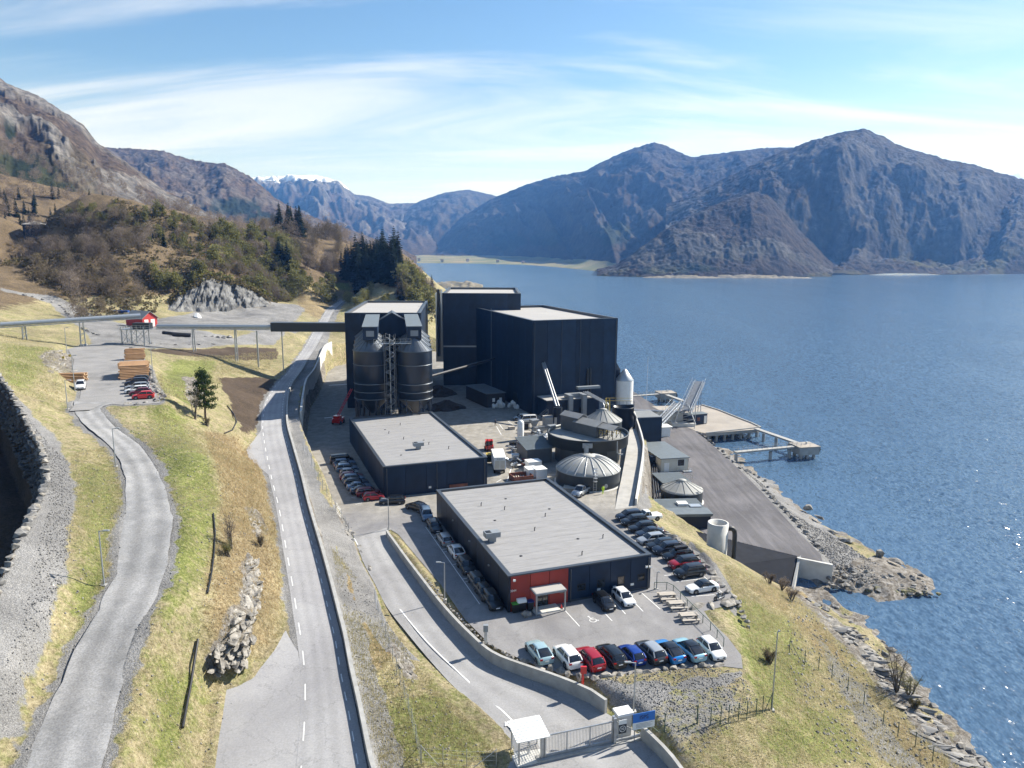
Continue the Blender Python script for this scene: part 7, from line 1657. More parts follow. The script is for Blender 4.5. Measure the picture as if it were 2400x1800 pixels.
edging('stone_edging', 'dark boulders edging the hill lot beside its row of cars', [W(*ZE(x,y),27) for x,y in [(1290,960),(1300,1020),(1322,1090),(1350,1140),(1375,1182),(1402,1218),(1345,1258),(1255,1268),(1180,1282),(1092,1278)]], 1.5, 1.1, 1.7, ROCKS+ROCKP)
edging('stone_edging', 'row of dark stones along the outer bend of the upper gravel track', [G(*ZO(x,y)) for x,y in [(250,1027),(330,1042),(440,1072),(540,1098),(620,1133),(680,1193),(735,1263),(752,1292)]], 2.4, 1.2, 2.0, ROCKS)
edging('stone_edging', 'row of dark stones between the gravel track and the hill lot', [G(*ZO(x,y)) for x,y in [(860,1372),(920,1407),(1010,1437)]], 1.8, 1.0, 1.8, ROCKS)
edging('stone_edging', 'scatter of dark stones below the belt conveyor on the gravel edge', [G(*ZO(x,y)) for x,y in [(1550,1533),(1700,1536),(1950,1540),(2200,1536)]], 3.2, 0.9, 1.6, ROCKS, jit=0.8)
edging('stone_pile', 'heap of grey blasted stones on the gravel beyond the conveyor', [G(*ZE(x,y)) for x,y in [(1780,695),(1880,705),(1980,700)]], 1.3, 1.3, 2.4, ROCKS, jit=1.0, rows=2)
edging('stone_edging', 'low stones along the gravel strip behind the curved access wall', [Vector((p.x+0.9,p.y+0.3,10.0)) for p in rw[2:-6:6]], 0.55, 0.3, 0.75, ROCKS+ROCKP, jit=0.2)
edging('stone_edging', 'row of stones at the upper end of the hill lot', [W(*ZE(x,y),27) for x,y in [(1130,795),(1165,830),(1200,870)]], 1.2, 0.9, 1.4, ROCKS)
# rock outcrop beside the road: fractured blocks bedded in the bank
def outcrop(name, label, polyd, n, s0, s1, seed, pool, rise=0.3, ang=0.3):
    poly = [Gd(*p) for p in polyd]; P = np.array([(p.x,p.y) for p in poly]); r_ = np.random.default_rng(seed); Q = []
    while len(Q) < n:
        q = r_.uniform(P.min(0), P.max(0), (n*3,2)); ins, _ = polyfield(poly, q[:,0], q[:,1], 1); Q += [tuple(v) for v in q[ins]]
    Q = np.array(Q[:n]); zq = ground(Q[:,0], Q[:,1]); o = Vector((Q[0][0], Q[0][1], float(zq[0]))); root = empty(name, o, 0, label, 'rock outcrop')
    for (x, y), z in zip(Q, zq):
        s = r_.uniform(s0, s1); k = inst('rock_block', pool[r_.integers(len(pool))], root, Vector((x, y, z-s*0.06))-o, 0, (s*r_.uniform(0.45,0.8), s*r_.uniform(0.9,1.9), s*r_.uniform(0.3,0.55))); k.rotation_euler = (r_.uniform(-0.3,0.3), r_.uniform(-0.35,0.35), ang+r_.uniform(-0.3,0.3))
    return root
OB = [rock_mesh(90+i, 22, (0.9,1.3,0.7), M['stone_pale']) for i in range(6)]
outcrop('rock_outcrop', 'long pale rock outcrop on the bank left of the road', [(532,1200),(552,1215),(560,1290),(542,1370),(505,1380),(500,1340),(515,1290)], 150, 0.7, 2.2, 3, OB+SLABS)
outcrop('rock_outcrop', 'cluster of angular pale blocks at the near end of the outcrop', [(505,1375),(545,1375),(520,1440),(455,1448),(450,1405),(480,1390)], 70, 1.0, 2.2, 4, OB+ROCKP, 0.6)
outcrop('rock_outcrop', 'small pale rock ribs beside the road below the bend', [(538,1100),(556,1098),(566,1150),(558,1180),(548,1150)], 22, 0.8, 1.6, 5, OB)
outcrop('rock_outcrop', 'pale rock scatter on the slope behind the small log pile', [(85,765),(150,768),(165,800),(110,806)], 30, 1.2, 2.8, 6, OB+ROCKP)
outcrop('rock_outcrop', 'pale rock patch on the slope left of the lone pine', [(397,815),(418,818),(438,858),(420,875),(402,850)], 26, 1.0, 2.2, 7, OB)
outcrop('rock_outcrop', 'pale rock ledge between the fence and the access road', [(842,1382),(880,1420),(905,1468),(884,1464),(852,1420)], 50, 0.6, 1.5, 8, OB)
outcrop('rock_outcrop', 'low grey rock ledges along the water edge on the right', [(1770,1318),(1850,1366),(1905,1428),(1965,1512),(2035,1588),(2110,1655),(2060,1655),(1990,1580),(1910,1500),(1850,1430),(1790,1360)], 170, 0.9, 3.0, 9, [rock_mesh(120+i, 22, (1.0,1.6,0.5), M['stone']) for i in range(4)]+SLABS, 0.1, 0.9)
outcrop('rock_outcrop', 'dark and pale rocks in the cutting beside the middle hall parking', [(735,1108),(752,1135),(782,1180),(812,1222),(826,1255),(815,1258),(790,1215),(745,1150)], 60, 0.7, 1.6, 10, OB+ROCKS, 0.5)
# boulder wall round the pit
pw = empty('boulder_wall', PIT_LINE[0], 0, 'rough boulder wall dropping into the dark pit on the left', 'wall'); pwo = Vector(PIT_LINE[0])
PL_ = resample(PIT_LINE, 1.15)
gh = ground([p.x for p in PL_], [p.y for p in PL_])
for i, p in enumerate(PL_):
    a = PL_[max(i-1,0)]; b = PL_[min(i+1,len(PL_)-1)]; d = (b-a).normalized(); nrm = Vector((d.y,-d.x,0))     # towards the pit
    if not polyfield(PIT, np.array([p.x+nrm.x]), np.array([p.y+nrm.y]), 2)[0][0]: nrm = -nrm
    z = float(gh[i])
    for r_ in range(6):
        q = Vector((p.x, p.y, z))+nrm*(0.05+0.28*r_)+Vector((0,0,-1.2*r_+0.1)); boulder(q-pwo, random.uniform(1.0,1.7), None, None, (ROCK_SHADE if r_ > 1 else ROCKS+ROCK_SHADE) if r_ else ROCKS+ROCKP, pw, 'stone')
# shore boulders
for i in range(90):
    q = random.random(); x = np.interp(q, [0,0.25,0.5,0.75,1], [1790,1850,1900,1960,2010])+random.uniform(-18,18); y = np.interp(q, [0,0.25,0.5,0.75,1], [1262,1268,1272,1278,1276])+random.uniform(-34,8)
    p = Wd(x, y, 0.4+max(0,(1276-y)/40)); boulder(p, random.uniform(0.7,1.7), 'angular shore stone on the point below the intake basin', 'stones on the rocky point', ROCKA if p.z < 0.6 and random.random() < 0.6 else ROCKS+ROCKP)
for i in range(70):
    q = random.random(); k = int(q*8); a, b = SHORE[11+k], SHORE[12+k]; f = random.random(); x = a[0]+(b[0]-a[0])*f+random.uniform(-70,6); y = a[1]+(b[1]-a[1])*f+random.uniform(-10,16)
    p = Gd(x, y)
    if p.z < 0.1: continue
    boulder(p, random.uniform(0.5,1.6), 'loose pale stone on the grassy shore slope below the fence', 'stones on the shore slope', ROCKP+ROCKS)
for i, (x, y, s) in enumerate([(1640,1040,2.0),(1700,1092,1.6),(1745,1098,2.4),(1770,1118,2.0),(1800,1150,1.6),(1830,1168,2.2),(1670,1066,1.5),(1900,1196,2.2),(1935,1212,2.4)]):
    boulder(Wd(x, y, 1.0), s, 'large flat shore rock between the quay boulders and the water', 'shore rocks beside the quay', SLABS+ROCKP)
# ================================================================== gate at the access road
M['gate'] = M['galv']
gl_, gr_ = W(1272,1776,8.62), W(1436,1739,8.66); gd = (gr_-gl_); gL_ = gd.length; ga = math.atan2(gd.y, gd.x)
gate = empty('sliding_gate', (gl_.x,gl_.y,8.62), ga, 'grey barred sliding gate across the access road', 'gate')
hg = 2.25
f = MB()
for z in (0.25,hg): f.box(0.1,gL_-0.1,-0.05,0.05,z-0.06,z+0.06)
for x in np.linspace(0.1,gL_-0.1,4): f.box(x-0.05,x+0.05,-0.05,0.05,0.2,hg)
f.build('gate_frame', M['gate'], gate); f = MB().box(0,gL_+3.2,-0.08,0.08,0.04,0.24).build('bottom_rail', M['gate'], gate)
bar_me = MB().box(-0.018,0.018,-0.015,0.015,0.28,hg-0.05).mesh('gate_bar', M['gate'])
for x in np.linspace(0.22,gL_-0.22,46): inst('gate_bar', bar_me, gate, (x,0,0))
MB().box(-0.22,0.02,-0.14,0.14,-0.2,hg+0.25).build('gate_post', M['gate'], gate); MB().box(gL_-0.02,gL_+0.24,-0.3,-0.06,-0.2,hg+0.45).build('gate_post', M['gate'], gate); MB().box(gL_-0.02,gL_+0.24,0.06,0.3,-0.2,hg+0.45).build('gate_post', M['gate'], gate)
MB().bar((gL_+0.2,0,hg),(gL_+3.1,0,0.3),0.08).build('tail_brace', M['gate'], gate); MB().box(-0.6,gL_+3.6,-0.45,0.45,-0.2,0.03).build('gate_sill', M['concrete'], gate)
cb_ = empty('gate_pillar', (gl_.x+math.cos(ga)*(gL_+1.5)-math.sin(ga)*0.9, gl_.y+math.sin(ga)*(gL_+1.5)+math.cos(ga)*0.9, 8.6), ga, 'square concrete gate pillar with a white cap behind the blue sign', 'pillar')
MB().box(-0.7,0.7,-0.5,0.5,-0.3,2.35).build('shaft', M['concrete_pale'], cb_); MB().box(-0.85,0.85,-0.65,0.65,2.35,2.6).build('cap', M['white'], cb_)
# ISPS board
M['sign_blue'] = material('sign_blue', (0.03,0.16,0.52), 0.5); M['sign_dark'] = material('sign_lettering', (0.02,0.03,0.10), 0.5); M['sign_black'] = material('sign_black', (0.03,0.035,0.045), 0.5)
sb_ = W(*ZN(1240,720),8.7); se_ = W(*ZN(1370,700),8.7)
sg = empty('harbour_sign', (gl_.x+math.cos(ga)*(gL_+1.75), gl_.y+math.sin(ga)*(gL_+1.75), 8.7), ga-R(2), 'blue and white board lettered ISPS beside the sliding gate', 'sign')
MB().box(0,2.35,-0.75,-0.70,2.08,3.05).build('blue_panel', M['sign_blue'], sg); MB().box(0,2.35,-0.75,-0.70,1.35,2.078).build('white_panel', M['white'], sg)
text_mesh('lettering', 'ISPS', 0.58, M['sign_dark'], sg, (1.17,-0.76,2.40), (R(90),0,0)); 
for i in range(4): MB().box(0.35,2.1-0.2*(i%2),-0.758,-0.751,1.9-i*0.13,1.94-i*0.13).build('text_line', M['grey_box'], sg)
for x in (0.25,2.05): MB().bar((x,-0.66,-0.1),(x,-0.66,3.0),0.07).build('sign_post', M['galv'], sg)
ss = empty('speed_sign', (gl_.x+math.cos(ga)*(gL_+0.95), gl_.y+math.sin(ga)*(gL_+0.95)-0.35, 8.7), ga, 'small black sign with a white ring reading 30 on the gate', 'sign')
MB().box(-0.42,0.42,-0.03,0.0,0.95,1.9).build('board', M['sign_black'], ss); MB().box(-0.42,0.42,-0.035,-0.001,1.95,2.4).build('upper_notice', M['white'], ss)
rg_ = MB(); n = 24
for k in range(n):
    t0, t1 = 2*math.pi*k/n, 2*math.pi*(k+1)/n; rg_.add([(0.34*math.cos(t0),-0.04,1.45+0.34*math.sin(t0)),(0.34*math.cos(t1),-0.04,1.45+0.34*math.sin(t1)),(0.28*math.cos(t1),-0.04,1.45+0.28*math.sin(t1)),(0.28*math.cos(t0),-0.04,1.45+0.28*math.sin(t0))], [(0,1,2,3)])
rg_.build('ring', M['white'], ss); text_mesh('number', '30', 0.36, M['white'], ss, (0,-0.04,1.33), (R(90),0,0)); MB().bar((0,0.04,-0.1),(0,0.04,2.4),0.06).build('post', M['galv'], ss)
# turnstile shelter
ts_ = empty('turnstile_shelter', (W(*ZN(155,985),8.55).x, W(*ZN(155,985),8.55).y, 8.55), ga, 'white roofed turnstile shelter at the left end of the gate', 'shelter')
for x in (0,2.6):
    for y in (0,2.2): MB().box(x-0.06,x+0.06,y-0.06,y+0.06,0,2.55).build('post', M['galv'], ts_)
ro = MB().add([(-0.35,-0.4,2.5),(2.95,-0.4,2.5),(2.95,2.6,2.75),(-0.35,2.6,2.75),(-0.35,-0.4,2.58),(2.95,-0.4,2.58),(2.95,2.6,2.83),(-0.35,2.6,2.83)], [(0,3,2,1),(4,5,6,7),(0,1,5,4),(1,2,6,5),(2,3,7,6),(3,0,4,7)]).build('roof', M['white'], ts_)
rbm = MB()
for i in range(1,9): y = -0.4+3.0*i/9; rbm.box(-0.35,2.95,y-0.05,y+0.05,2.56+0.25*i/9,2.64+0.25*i/9)
rbm.build('roof_ribs', M['white'], ro)
tn = MB().tube([(1.3,1.1,0),(1.3,1.1,2.4)], 0.06, 8)
for k in range(8):
    for a in (0,R(120),R(240)): tn.bar((1.3,1.1,0.4+k*0.24),(1.3+0.8*math.cos(a+0.4),1.1+0.8*math.sin(a+0.4),0.4+k*0.24),0.035)
tn.build('rotor', M['galv'], ts_)
cg = MB()
for k in range(12): cg.bar((0.0,0.1,0.25+k*0.2),(0.0,2.1,0.25+k*0.2),0.03); cg.bar((2.6,0.1,0.25+k*0.2),(2.6,2.1,0.25+k*0.2),0.03)
for k in range(7): cg.bar((2.6,0.2+k*0.3,0.2),(2.6,0.2+k*0.3,2.5),0.03)
cg.build('cage', M['white'], ts_); MB().box(-0.3,3.1,-0.3,2.5,-0.4,0.02).build('slab', M['concrete_pale'], ts_)
lw = MB().box(-1.4,-0.25,0.2,0.5,-0.3,1.5)
# ================================================================== lamps
lamp_n = 0
def lamp_post(foot, z0, top_v, label, arm=1.0, adir=0.0):
    u, v = foot; p = W(u, v, z0) if z0 is not None else G(u, v)
    x, y, w = ray(u, top_v); h = H+w/y*p.y-p.z
    r_ = empty('lamp_post', p, adir, label, 'lamp post', 'lamp posts'); MB().tube([(0,0,-0.3),(0,0,h)], [0.10,0.06], 8).build('pole', M['galv'], r_)
    a = MB().tube([(0,0,h-0.05),(arm*0.55,0,h+0.03)], 0.05, 6).build('arm', M['galv'], r_); MB().box(arm*0.45,arm*1.1,-0.14,0.14,h,h+0.11).build('lamp_head', M['grey_box'], r_)
    MB().box(-0.25,0.25,-0.25,0.25,-0.3,0.08).build('footing', M['concrete'], r_)
    return r_
lamp_post(ZI(1000,712), None, 900+385/3.687, 'slim lamp post at the inner bend of the gravel path'); lamp_post(ZJ(900,78), None, 900+1270/3.687, 'slim lamp post nearest the camera on the gravel path')
lamp_post(ZE(585,1322), None, 600+1075/3.687, 'slim lamp post below the small log pile'); lamp_post(ZE(648,1168), 27, 600+860/3.687, 'slim lamp post with orange sign beside the white crossover'); lamp_post(ZE(580,850), 27, 600+620/3.687, 'thin lamp post in front of the stout conveyor trestle')
lamp_post(ZE(1325,1080), 27, 600+800/3.687, 'thin lamp post behind the row of cars on the hill lot')
lamp_post(ZB(758,1066), 10, 1000+748/4.424, 'lamp post at the tip of the curved access wall', 1.0, math.pi); lamp_post(ZK(2000,205), 10, 1000+1410/4.424, 'lamp post on the gravel strip beside the front hall', 1.0, math.pi)
lamp_post(ZH(1420,800), 9.9, 1450+380/3.687, 'lamp post behind the blue harbour sign', 1.0, math.pi)
lamp_post(ZD(840,572), 3, 850+370/3.687, 'thin lamp post beside the dark site container'); lamp_post(ZD(840,1240), 3, 850+1120/3.687, 'short lamp post beside the quay tank'); lamp_post(ZD(595,580), 3, 850+500/3.687, 'short lamp post below the feeder arm')
lamp_post(ZL(577,1005), None, 1300+497/2.765, 'tall grey pole at the corner of the slope fence', 0.2)
lamp_post(ZA(1433,480), 10, 1250+335/3.687, 'small sign post at the right corner of the front hall', 0.3)
bx_ = W(*ZH(142,270), 9.6); cp = empty('card_post', bx_, 0, 'grey card reader post standing on the curved access wall', 'post'); MB().box(-0.18,0.18,-0.15,0.15,0.9,2.4).build('pole', M['galv'], cp); MB().box(-0.28,0.28,-0.25,0.2,2.4,3.2).build('camera_box', M['grey_box'], cp)
rp = W(*ZH(978,560), 10.2); rh = empty('hydrant_post', rp, 0, 'bright red post marking the hydrant by the gravel bank', 'post'); MB().tube([(0,0,-0.3),(0,0,1.2)], 0.14, 10).build('pole', PAINT['signal'], rh); MB().box(-0.25,0.4,-0.12,0.12,1.2,2.0).build('head', PAINT['signal'], rh)
# ================================================================== fences
M['fence_green'] = material('green_fence_post', (0.03,0.07,0.05), 0.6)
def fence(name, label, pts, h, mat, wires=4, step=None, brace=True, top=False):
    root = empty(name, pts[0], 0, label, 'fence'); o = Vector(pts[0])
    pm = MB().tube([(0,0,-0.3),(0,0,h)], 0.045, 6).mesh('post', mat)
    for p in pts: inst('post', pm, root, p-o)
    wv_ = MB()
    for a, b in zip(pts, pts[1:]):
        for k in range(wires): z = h*(k+0.5)/wires; wv_.bar(a-o+Vector((0,0,z)), b-o+Vector((0,0,z)), 0.012)
        if top: wv_.bar(a-o+Vector((0,0,h)), b-o+Vector((0,0,h)), 0.06)
    wv_.build('wires', mat, root)
    if brace:
        for a, b in ((pts[0], pts[1]), (pts[-1], pts[-2])): MB().bar(a-o+Vector((0,0,h*0.95)), a-o+(b-a).normalized()*min(2.2,(b-a).length*0.8), 0.05).build('brace', mat, root)
    return root
def on_ground(pts): return [G(*p) for p in pts]
fence('mesh_fence', 'wire fence climbing the grass bank between the road and access road', on_ground(zs(ZK,[(1398,230),(1425,330),(1460,440),(1490,530),(1520,640),(1550,740),(1585,850),(1615,940),(1650,1050),(1685,1170),(1718,1300),(1752,1440),(1790,1620)])), 1.9, M['galv'])
fence('mesh_fence', 'wire fence across the foot of the grass bank beside the gate', on_ground(zs(ZK,[(1800,1625),(1985,1640),(2190,1660)]))+on_ground(zs(ZH,[(232,1285)])), 1.9, M['galv'])
fence('mesh_fence', 'wire fence on the rock edge above the middle hall parking', on_ground(zs(ZM,[(460,640),(500,700),(540,790),(575,860),(610,950),(650,1030),(690,1090),(740,1170),(780,1240),(830,1320),(870,1390),(905,1450)])), 1.9, M['galv'])
fence('mesh_fence', 'green wire fence from the gate along the foot of the gravel bank', on_ground(zs(ZN,[(1375,705),(1605,660),(1928,578)]))+on_ground(zs(ZL,[(95,1090),(180,1105),(245,1100),(297,1090),(360,1076),(415,1070),(475,1046),(517,1026),(572,1008)])), 2.0, M['fence_green'])
fence('mesh_fence', 'wire fence running down the grassy shore slope', on_ground(zs(ZL,[(585,1005),(625,1075),(690,640),(790,712),(880,752),(965,802),(1068,885),(1172,975),(1297,1105),(1393,1182),(1506,1245),(1618,1340)][2:])), 1.9, M['fence_green'])
fence('lot_railing', 'low railing with green posts along the footpath by the picnic tables', [W(*ZA(x,y),10) for x,y in [(1412,490),(1520,488),(1577,515),(1638,575),(1697,640),(1832,775),(1898,838),(1955,905),(2012,978)]], 1.1, M['fence_green'], 2, brace=False, top=True)
# ================================================================== picnic tables, bins, yard clutter, people
M['bleached_wood'] = material('weathered_wood', (0.40,0.36,0.31), 0.85, var=0.15, vscale=2, stretch=(0.4,4,1))
for (x, y, l) in [(1525,565,'weathered picnic table with benches furthest from the camera'),(1610,640,'weathered picnic table with benches in the middle of the three'),(1712,745,'weathered picnic table with benches nearest the camera')]:
    q = W(*ZA(x, y), 10); t = empty('picnic_table', (q.x, q.y, 10.0), BA-R(14), l, 'picnic table', 'picnic tables')
    tp = MB()
    for k in range(4): MB().box(-1.15,1.15,-0.44+k*0.225,-0.235+k*0.225,0.72,0.77).build('table_plank', M['bleached_wood'], t)
    for s in (-1,1):
        MB().box(-1.15,1.15,s*0.95-0.17,s*0.95+0.17,0.42,0.47).build('bench', M['bleached_wood'], t)
        MB().box(s*0.95-0.06,s*0.95+0.06,-0.42,0.42,0.0,0.72).build('trestle', M['bleached_wood'], t)
        for e_ in (-0.95,0.95): MB().box(s*0.95-0.06,s*0.95+0.06,e_-0.14,e_+0.14,0.0,0.42).build('bench_leg', M['bleached_wood'], t)
M['bin_green'] = material('green_bin_lid', (0.05,0.30,0.03), 0.5); M['bin_blue'] = material('blue_bin_lid', (0.02,0.06,0.22), 0.5)
for (x, y, mat_, l) in [(205,680,'bin_green','black wheelie bin with a green lid by the red entrance'),(262,668,'white','black container with a round pale lid by the red entrance'),(338,660,'bin_blue','black wheelie bin with a dark blue lid by the red entrance')]:
    q = W(*ZA(x, y), 10); b = empty('waste_bin', (q.x,q.y,10.0), BA, l, 'bin', 'bins by the entrance')
    wd = 0.62 if mat_ == 'white' else 0.4
    MB().add([(-wd*0.8,-0.4,0.1),(wd*0.8,-0.4,0.1),(wd*0.8,0.4,0.1),(-wd*0.8,0.4,0.1),(-wd,-0.5,1.25),(wd,-0.5,1.25),(wd,0.5,1.25),(-wd,0.5,1.25)], [(0,3,2,1),(4,5,6,7),(0,1,5,4),(1,2,6,5),(2,3,7,6),(3,0,4,7)]).build('body', M['black'], b)
    (MB().tube([(-wd,0,1.3),(wd,0,1.3)], 0.48, 12) if mat_ == 'white' else MB().box(-wd-0.03,wd+0.03,-0.55,0.53,1.255,1.34)).build('lid', M[mat_], b)
    for s in (-1,1): w_ = inst('wheel', MB().lathe([(0.03,-0.04),(0.12,-0.04),(0.12,0.04),(0.03,0.04)], 10).mesh('wheel', M['tyre']), b, (s*wd*0.7,0.42,0.12)); w_.rotation_euler = (0,R(90),0)
cn_ = empty('traffic_cone', W(*ZA(610,645),10), 0, 'small orange cone beside the entrance canopy', 'cone'); MB().lathe([(0.16,0.03),(0.03,0.55)],12).build('cone', PAINT['signal'], cn_); MB().box(-0.22,0.22,-0.22,0.22,0,0.04).build('base', M['black'], cn_)
# white vent column, hopper, scrap heap, pallets and skips in the yard
vc = empty('gas_bottle_rack', W(*ZC(310,800),10), 0, 'upright white cylinder standing alone in the sandy yard', 'cylinder'); MB().lathe([(0.75,0.25),(0.8,0.5),(0.8,4.4),(0.5,4.9),(0.1,5.0)],20).build('vessel', M['white'], vc)
for a in (0,2.1,4.2): MB().bar((0.6*math.cos(a),0.6*math.sin(a),0),(0.6*math.cos(a),0.6*math.sin(a),0.6),0.12).build('leg', M['grey_box'], vc)
hp = empty('steel_hopper', W(*ZC(450,715),10), R(30), 'dark steel hopper on legs left of the inclined chute', 'hopper'); MB().add([(-0.35,-0.35,1.4),(0.35,-0.35,1.4),(0.35,0.35,1.4),(-0.35,0.35,1.4),(-1,-1,3.2),(1,-1,3.2),(1,1,3.2),(-1,1,3.2)], [(0,3,2,1),(4,5,6,7),(0,1,5,4),(1,2,6,5),(2,3,7,6),(3,0,4,7)]).build('funnel', M['grey_box'], hp)
for x in (-0.9,0.9):
    for y in (-0.9,0.9): MB().bar((x,y,0),(x,y,3.0),0.1).build('leg', M['grey_box'], hp)
def scrap(cx, cy, n, label, spread, seed, mats):
    rr = random.Random(seed); p0 = W(*ZC(cx, cy), 10); root = empty('scrap_heap', p0, 0, label, 'scrap')
    for i in range(n):
        a = Vector((rr.uniform(-1,1)*spread[0], rr.uniform(-1,1)*spread[1], rr.uniform(0.1,0.6))); d = Vector((rr.uniform(-1,1), rr.uniform(-1,1), rr.uniform(-0.1,0.7)))*rr.uniform(0.6,1.9)
        m_ = M[rr.choice(mats)] if True else None
        k = rr.random()
        if k < 0.45: MB().tube([a, a+d], rr.uniform(0.12,0.4), 8).build('pipe_piece', m_, root)
        elif k < 0.7: MB().bar(a, a+d, rr.uniform(0.3,0.9), rr.uniform(0.3,0.9)).build('metal_block', m_, root)
        else: MB().lathe([(rr.uniform(0.3,0.7),0),(rr.uniform(0.3,0.7),rr.uniform(0.2,0.9))], 12).build('drum', m_, root, a)
scrap(345,905,46,'jumble of steel pipes and valves beside the ribbed shed',(2.6,3.6),3,['steel','galv','black','grey_box','alu']); scrap(520,780,26,'heap of silver pipes against the raised tank',(2.6,3.0),5,['steel','galv','alu']); scrap(290,1060,22,'mixed white and red machine parts near the box truck',(2.2,2.4),8,['white','rust','black','galv','steel']); scrap(430,745,14,'loose machine parts below the steel hopper',(1.8,1.6),12,['black','grey_box','galv'])
def crate(cx, cy, w, d, h, mat, label, nm='crate', rz=20, open_=False):
    r_ = empty(nm, W(*ZC(cx, cy), 10), R(rz), label, nm.replace('_', ' '))
    if open_:
        for (x0,x1,y0,y1) in ((-w/2,w/2,-d/2,-d/2+0.12),(-w/2,w/2,d/2-0.12,d/2),(-w/2,-w/2+0.12,-d/2+0.12,d/2-0.12),(w/2-0.12,w/2,-d/2+0.12,d/2-0.12)): MB().box(x0,x1,y0,y1,0,h).build('side', mat, r_)
        MB().box(-w/2+0.12,w/2-0.12,-d/2+0.12,d/2-0.12,0.02,0.25).build('floor', M['black'], r_)
        for k in range(5): MB().bar((-w/2+0.4+k*0.5,-d/3,0.5),(-w/2+0.9+k*0.5,d/3,0.6),0.22,0.1).build('plank', M['bleached_wood'], r_)
    else:
        MB().box(-w/2,w/2,-d/2,d/2,0.12,h).build('box', mat, r_); MB().box(-w/2,w/2,-d/2,d/2,0,0.1).build('pallet', M['bleached_wood'], r_); MB().box(-w/2-0.04,w/2+0.04,-d/2-0.04,d/2+0.04,h,h+0.08).build('lid', mat, r_)
crate(315,1215,4.2,3.2,1.2,M['rust'],'open rust red skip holding planks behind the front hall','skip',20,True)
crate(440,1110,3.0,2.4,2.0,M['white'],'stack of pale packages beside the red machine parts','crate'); crate(420,1180,2.2,2.6,1.8,M['white'],'white wrapped pallet next to the open skip','crate'); crate(505,1185,2.4,2.6,1.9,M['white'],'large white box nearest the corner of the front hall','crate'); crate(845,1330,3.4,2.0,0.7,M['bleached_wood'],'flat stack of timber beside the silver pickup','timber_stack',-12); crate(610,660,3.2,3.0,2.6,M['roof_lt'],'pale open bay with striped top behind the chute drum','bay',10)
# white bulk bags by the site office
q0 = W(*ZG(665,1170),10)
bag_me = MB().lathe([(0.42,0),(0.52,0.3),(0.5,0.8),(0.25,1.0),(0.1,1.15)], 9).mesh('bulk_bag', M['white'])
for i in range(22):
    o = inst('bulk_bag', bag_me, None, (q0.x+random.uniform(-4.2,4.2), q0.y+random.uniform(-0.5,2.4), 10+(1.0 if i > 14 else 0)), random.uniform(0,3), random.uniform(0.9,1.2)); tag(o, 'white bulk bag in the heap beside the small dark office', 'bag', 'bulk bags by the office')
M['bark'] = material('bark_heap', (0.035,0.024,0.018), 0.95, var=0.4, vscale=1.2, bump=0.8, bscale=2)
def heap(p, r_, h, label):
    n = 26; V = []; F = []
    for j in range(7):
        q = j/6
        for k in range(n): t = 2*math.pi*k/n; rr = r_*(1-q)*(1+0.22*math.sin(3*t+j)+random.uniform(-0.12,0.12)); V.append((rr*math.cos(t), rr*0.7*math.sin(t), h*(math.sin(q*math.pi/2))*(1+random.uniform(-0.06,0.06))-0.1))
    for j in range(6):
        for k in range(n): F.append((j*n+k, j*n+(k+1)%n, (j+1)*n+(k+1)%n, (j+1)*n+k))
    mb = MB(); mb.add(V, F); o = mb.build('bark_pile', M['bark'], None, p); tag(o, label, 'heap')
heap(W(*ZF(1580,1200),10), 5.5, 3.2, 'dark bark heap in the shade right of the silos'); heap(W(*ZF(1650,1320),10), 5.0, 2.6, 'brown debris heap between the silos and the yard'); heap(W(*ZF(1560,1330),10), 3.2, 2.0, 'small reddish debris heap behind the middle hall')
for (x, y, w_, d_, h_, m_, l_, rz_) in [(640,700,2.4,1.6,1.3,'grey_box','grey steel box right of the dark hopper',30),(380,760,1.6,1.2,1.0,'bleached_wood','low wooden crate near the loose machine parts',10),(560,745,2.6,1.2,1.2,'steel','shiny steel tray beside the heap of silver pipes',50),(240,860,2.0,1.4,0.8,'black','dark pallet box left of the steel jumble',-10),(365,690,1.4,1.4,1.5,'black','small dark cabinet left of the hopper',0),(500,700,3.0,1.2,0.9,'galv','long steel skid in front of the inclined chute',35),(255,1000,1.6,1.6,1.1,'white','white drum crate right of the box truck',5),(215,690,1.6,1.2,0.7,'bleached_wood','stack of pallets near the white cylinder',15)]:
    crate(x, y, w_, d_, h_, M[m_], l_, 'crate', rz_)
bc = empty('blue_container', W(*ZF(1480,760),10), R(10), 'blue skip on the pale ground behind the silos', 'container'); MB().box(-3,3,-1.2,1.2,0.2,2.2).build('body', M['bin_blue'], bc); MB().box(-2.8,2.8,-1,1,2.2,2.25).build('load', M['black'], bc)
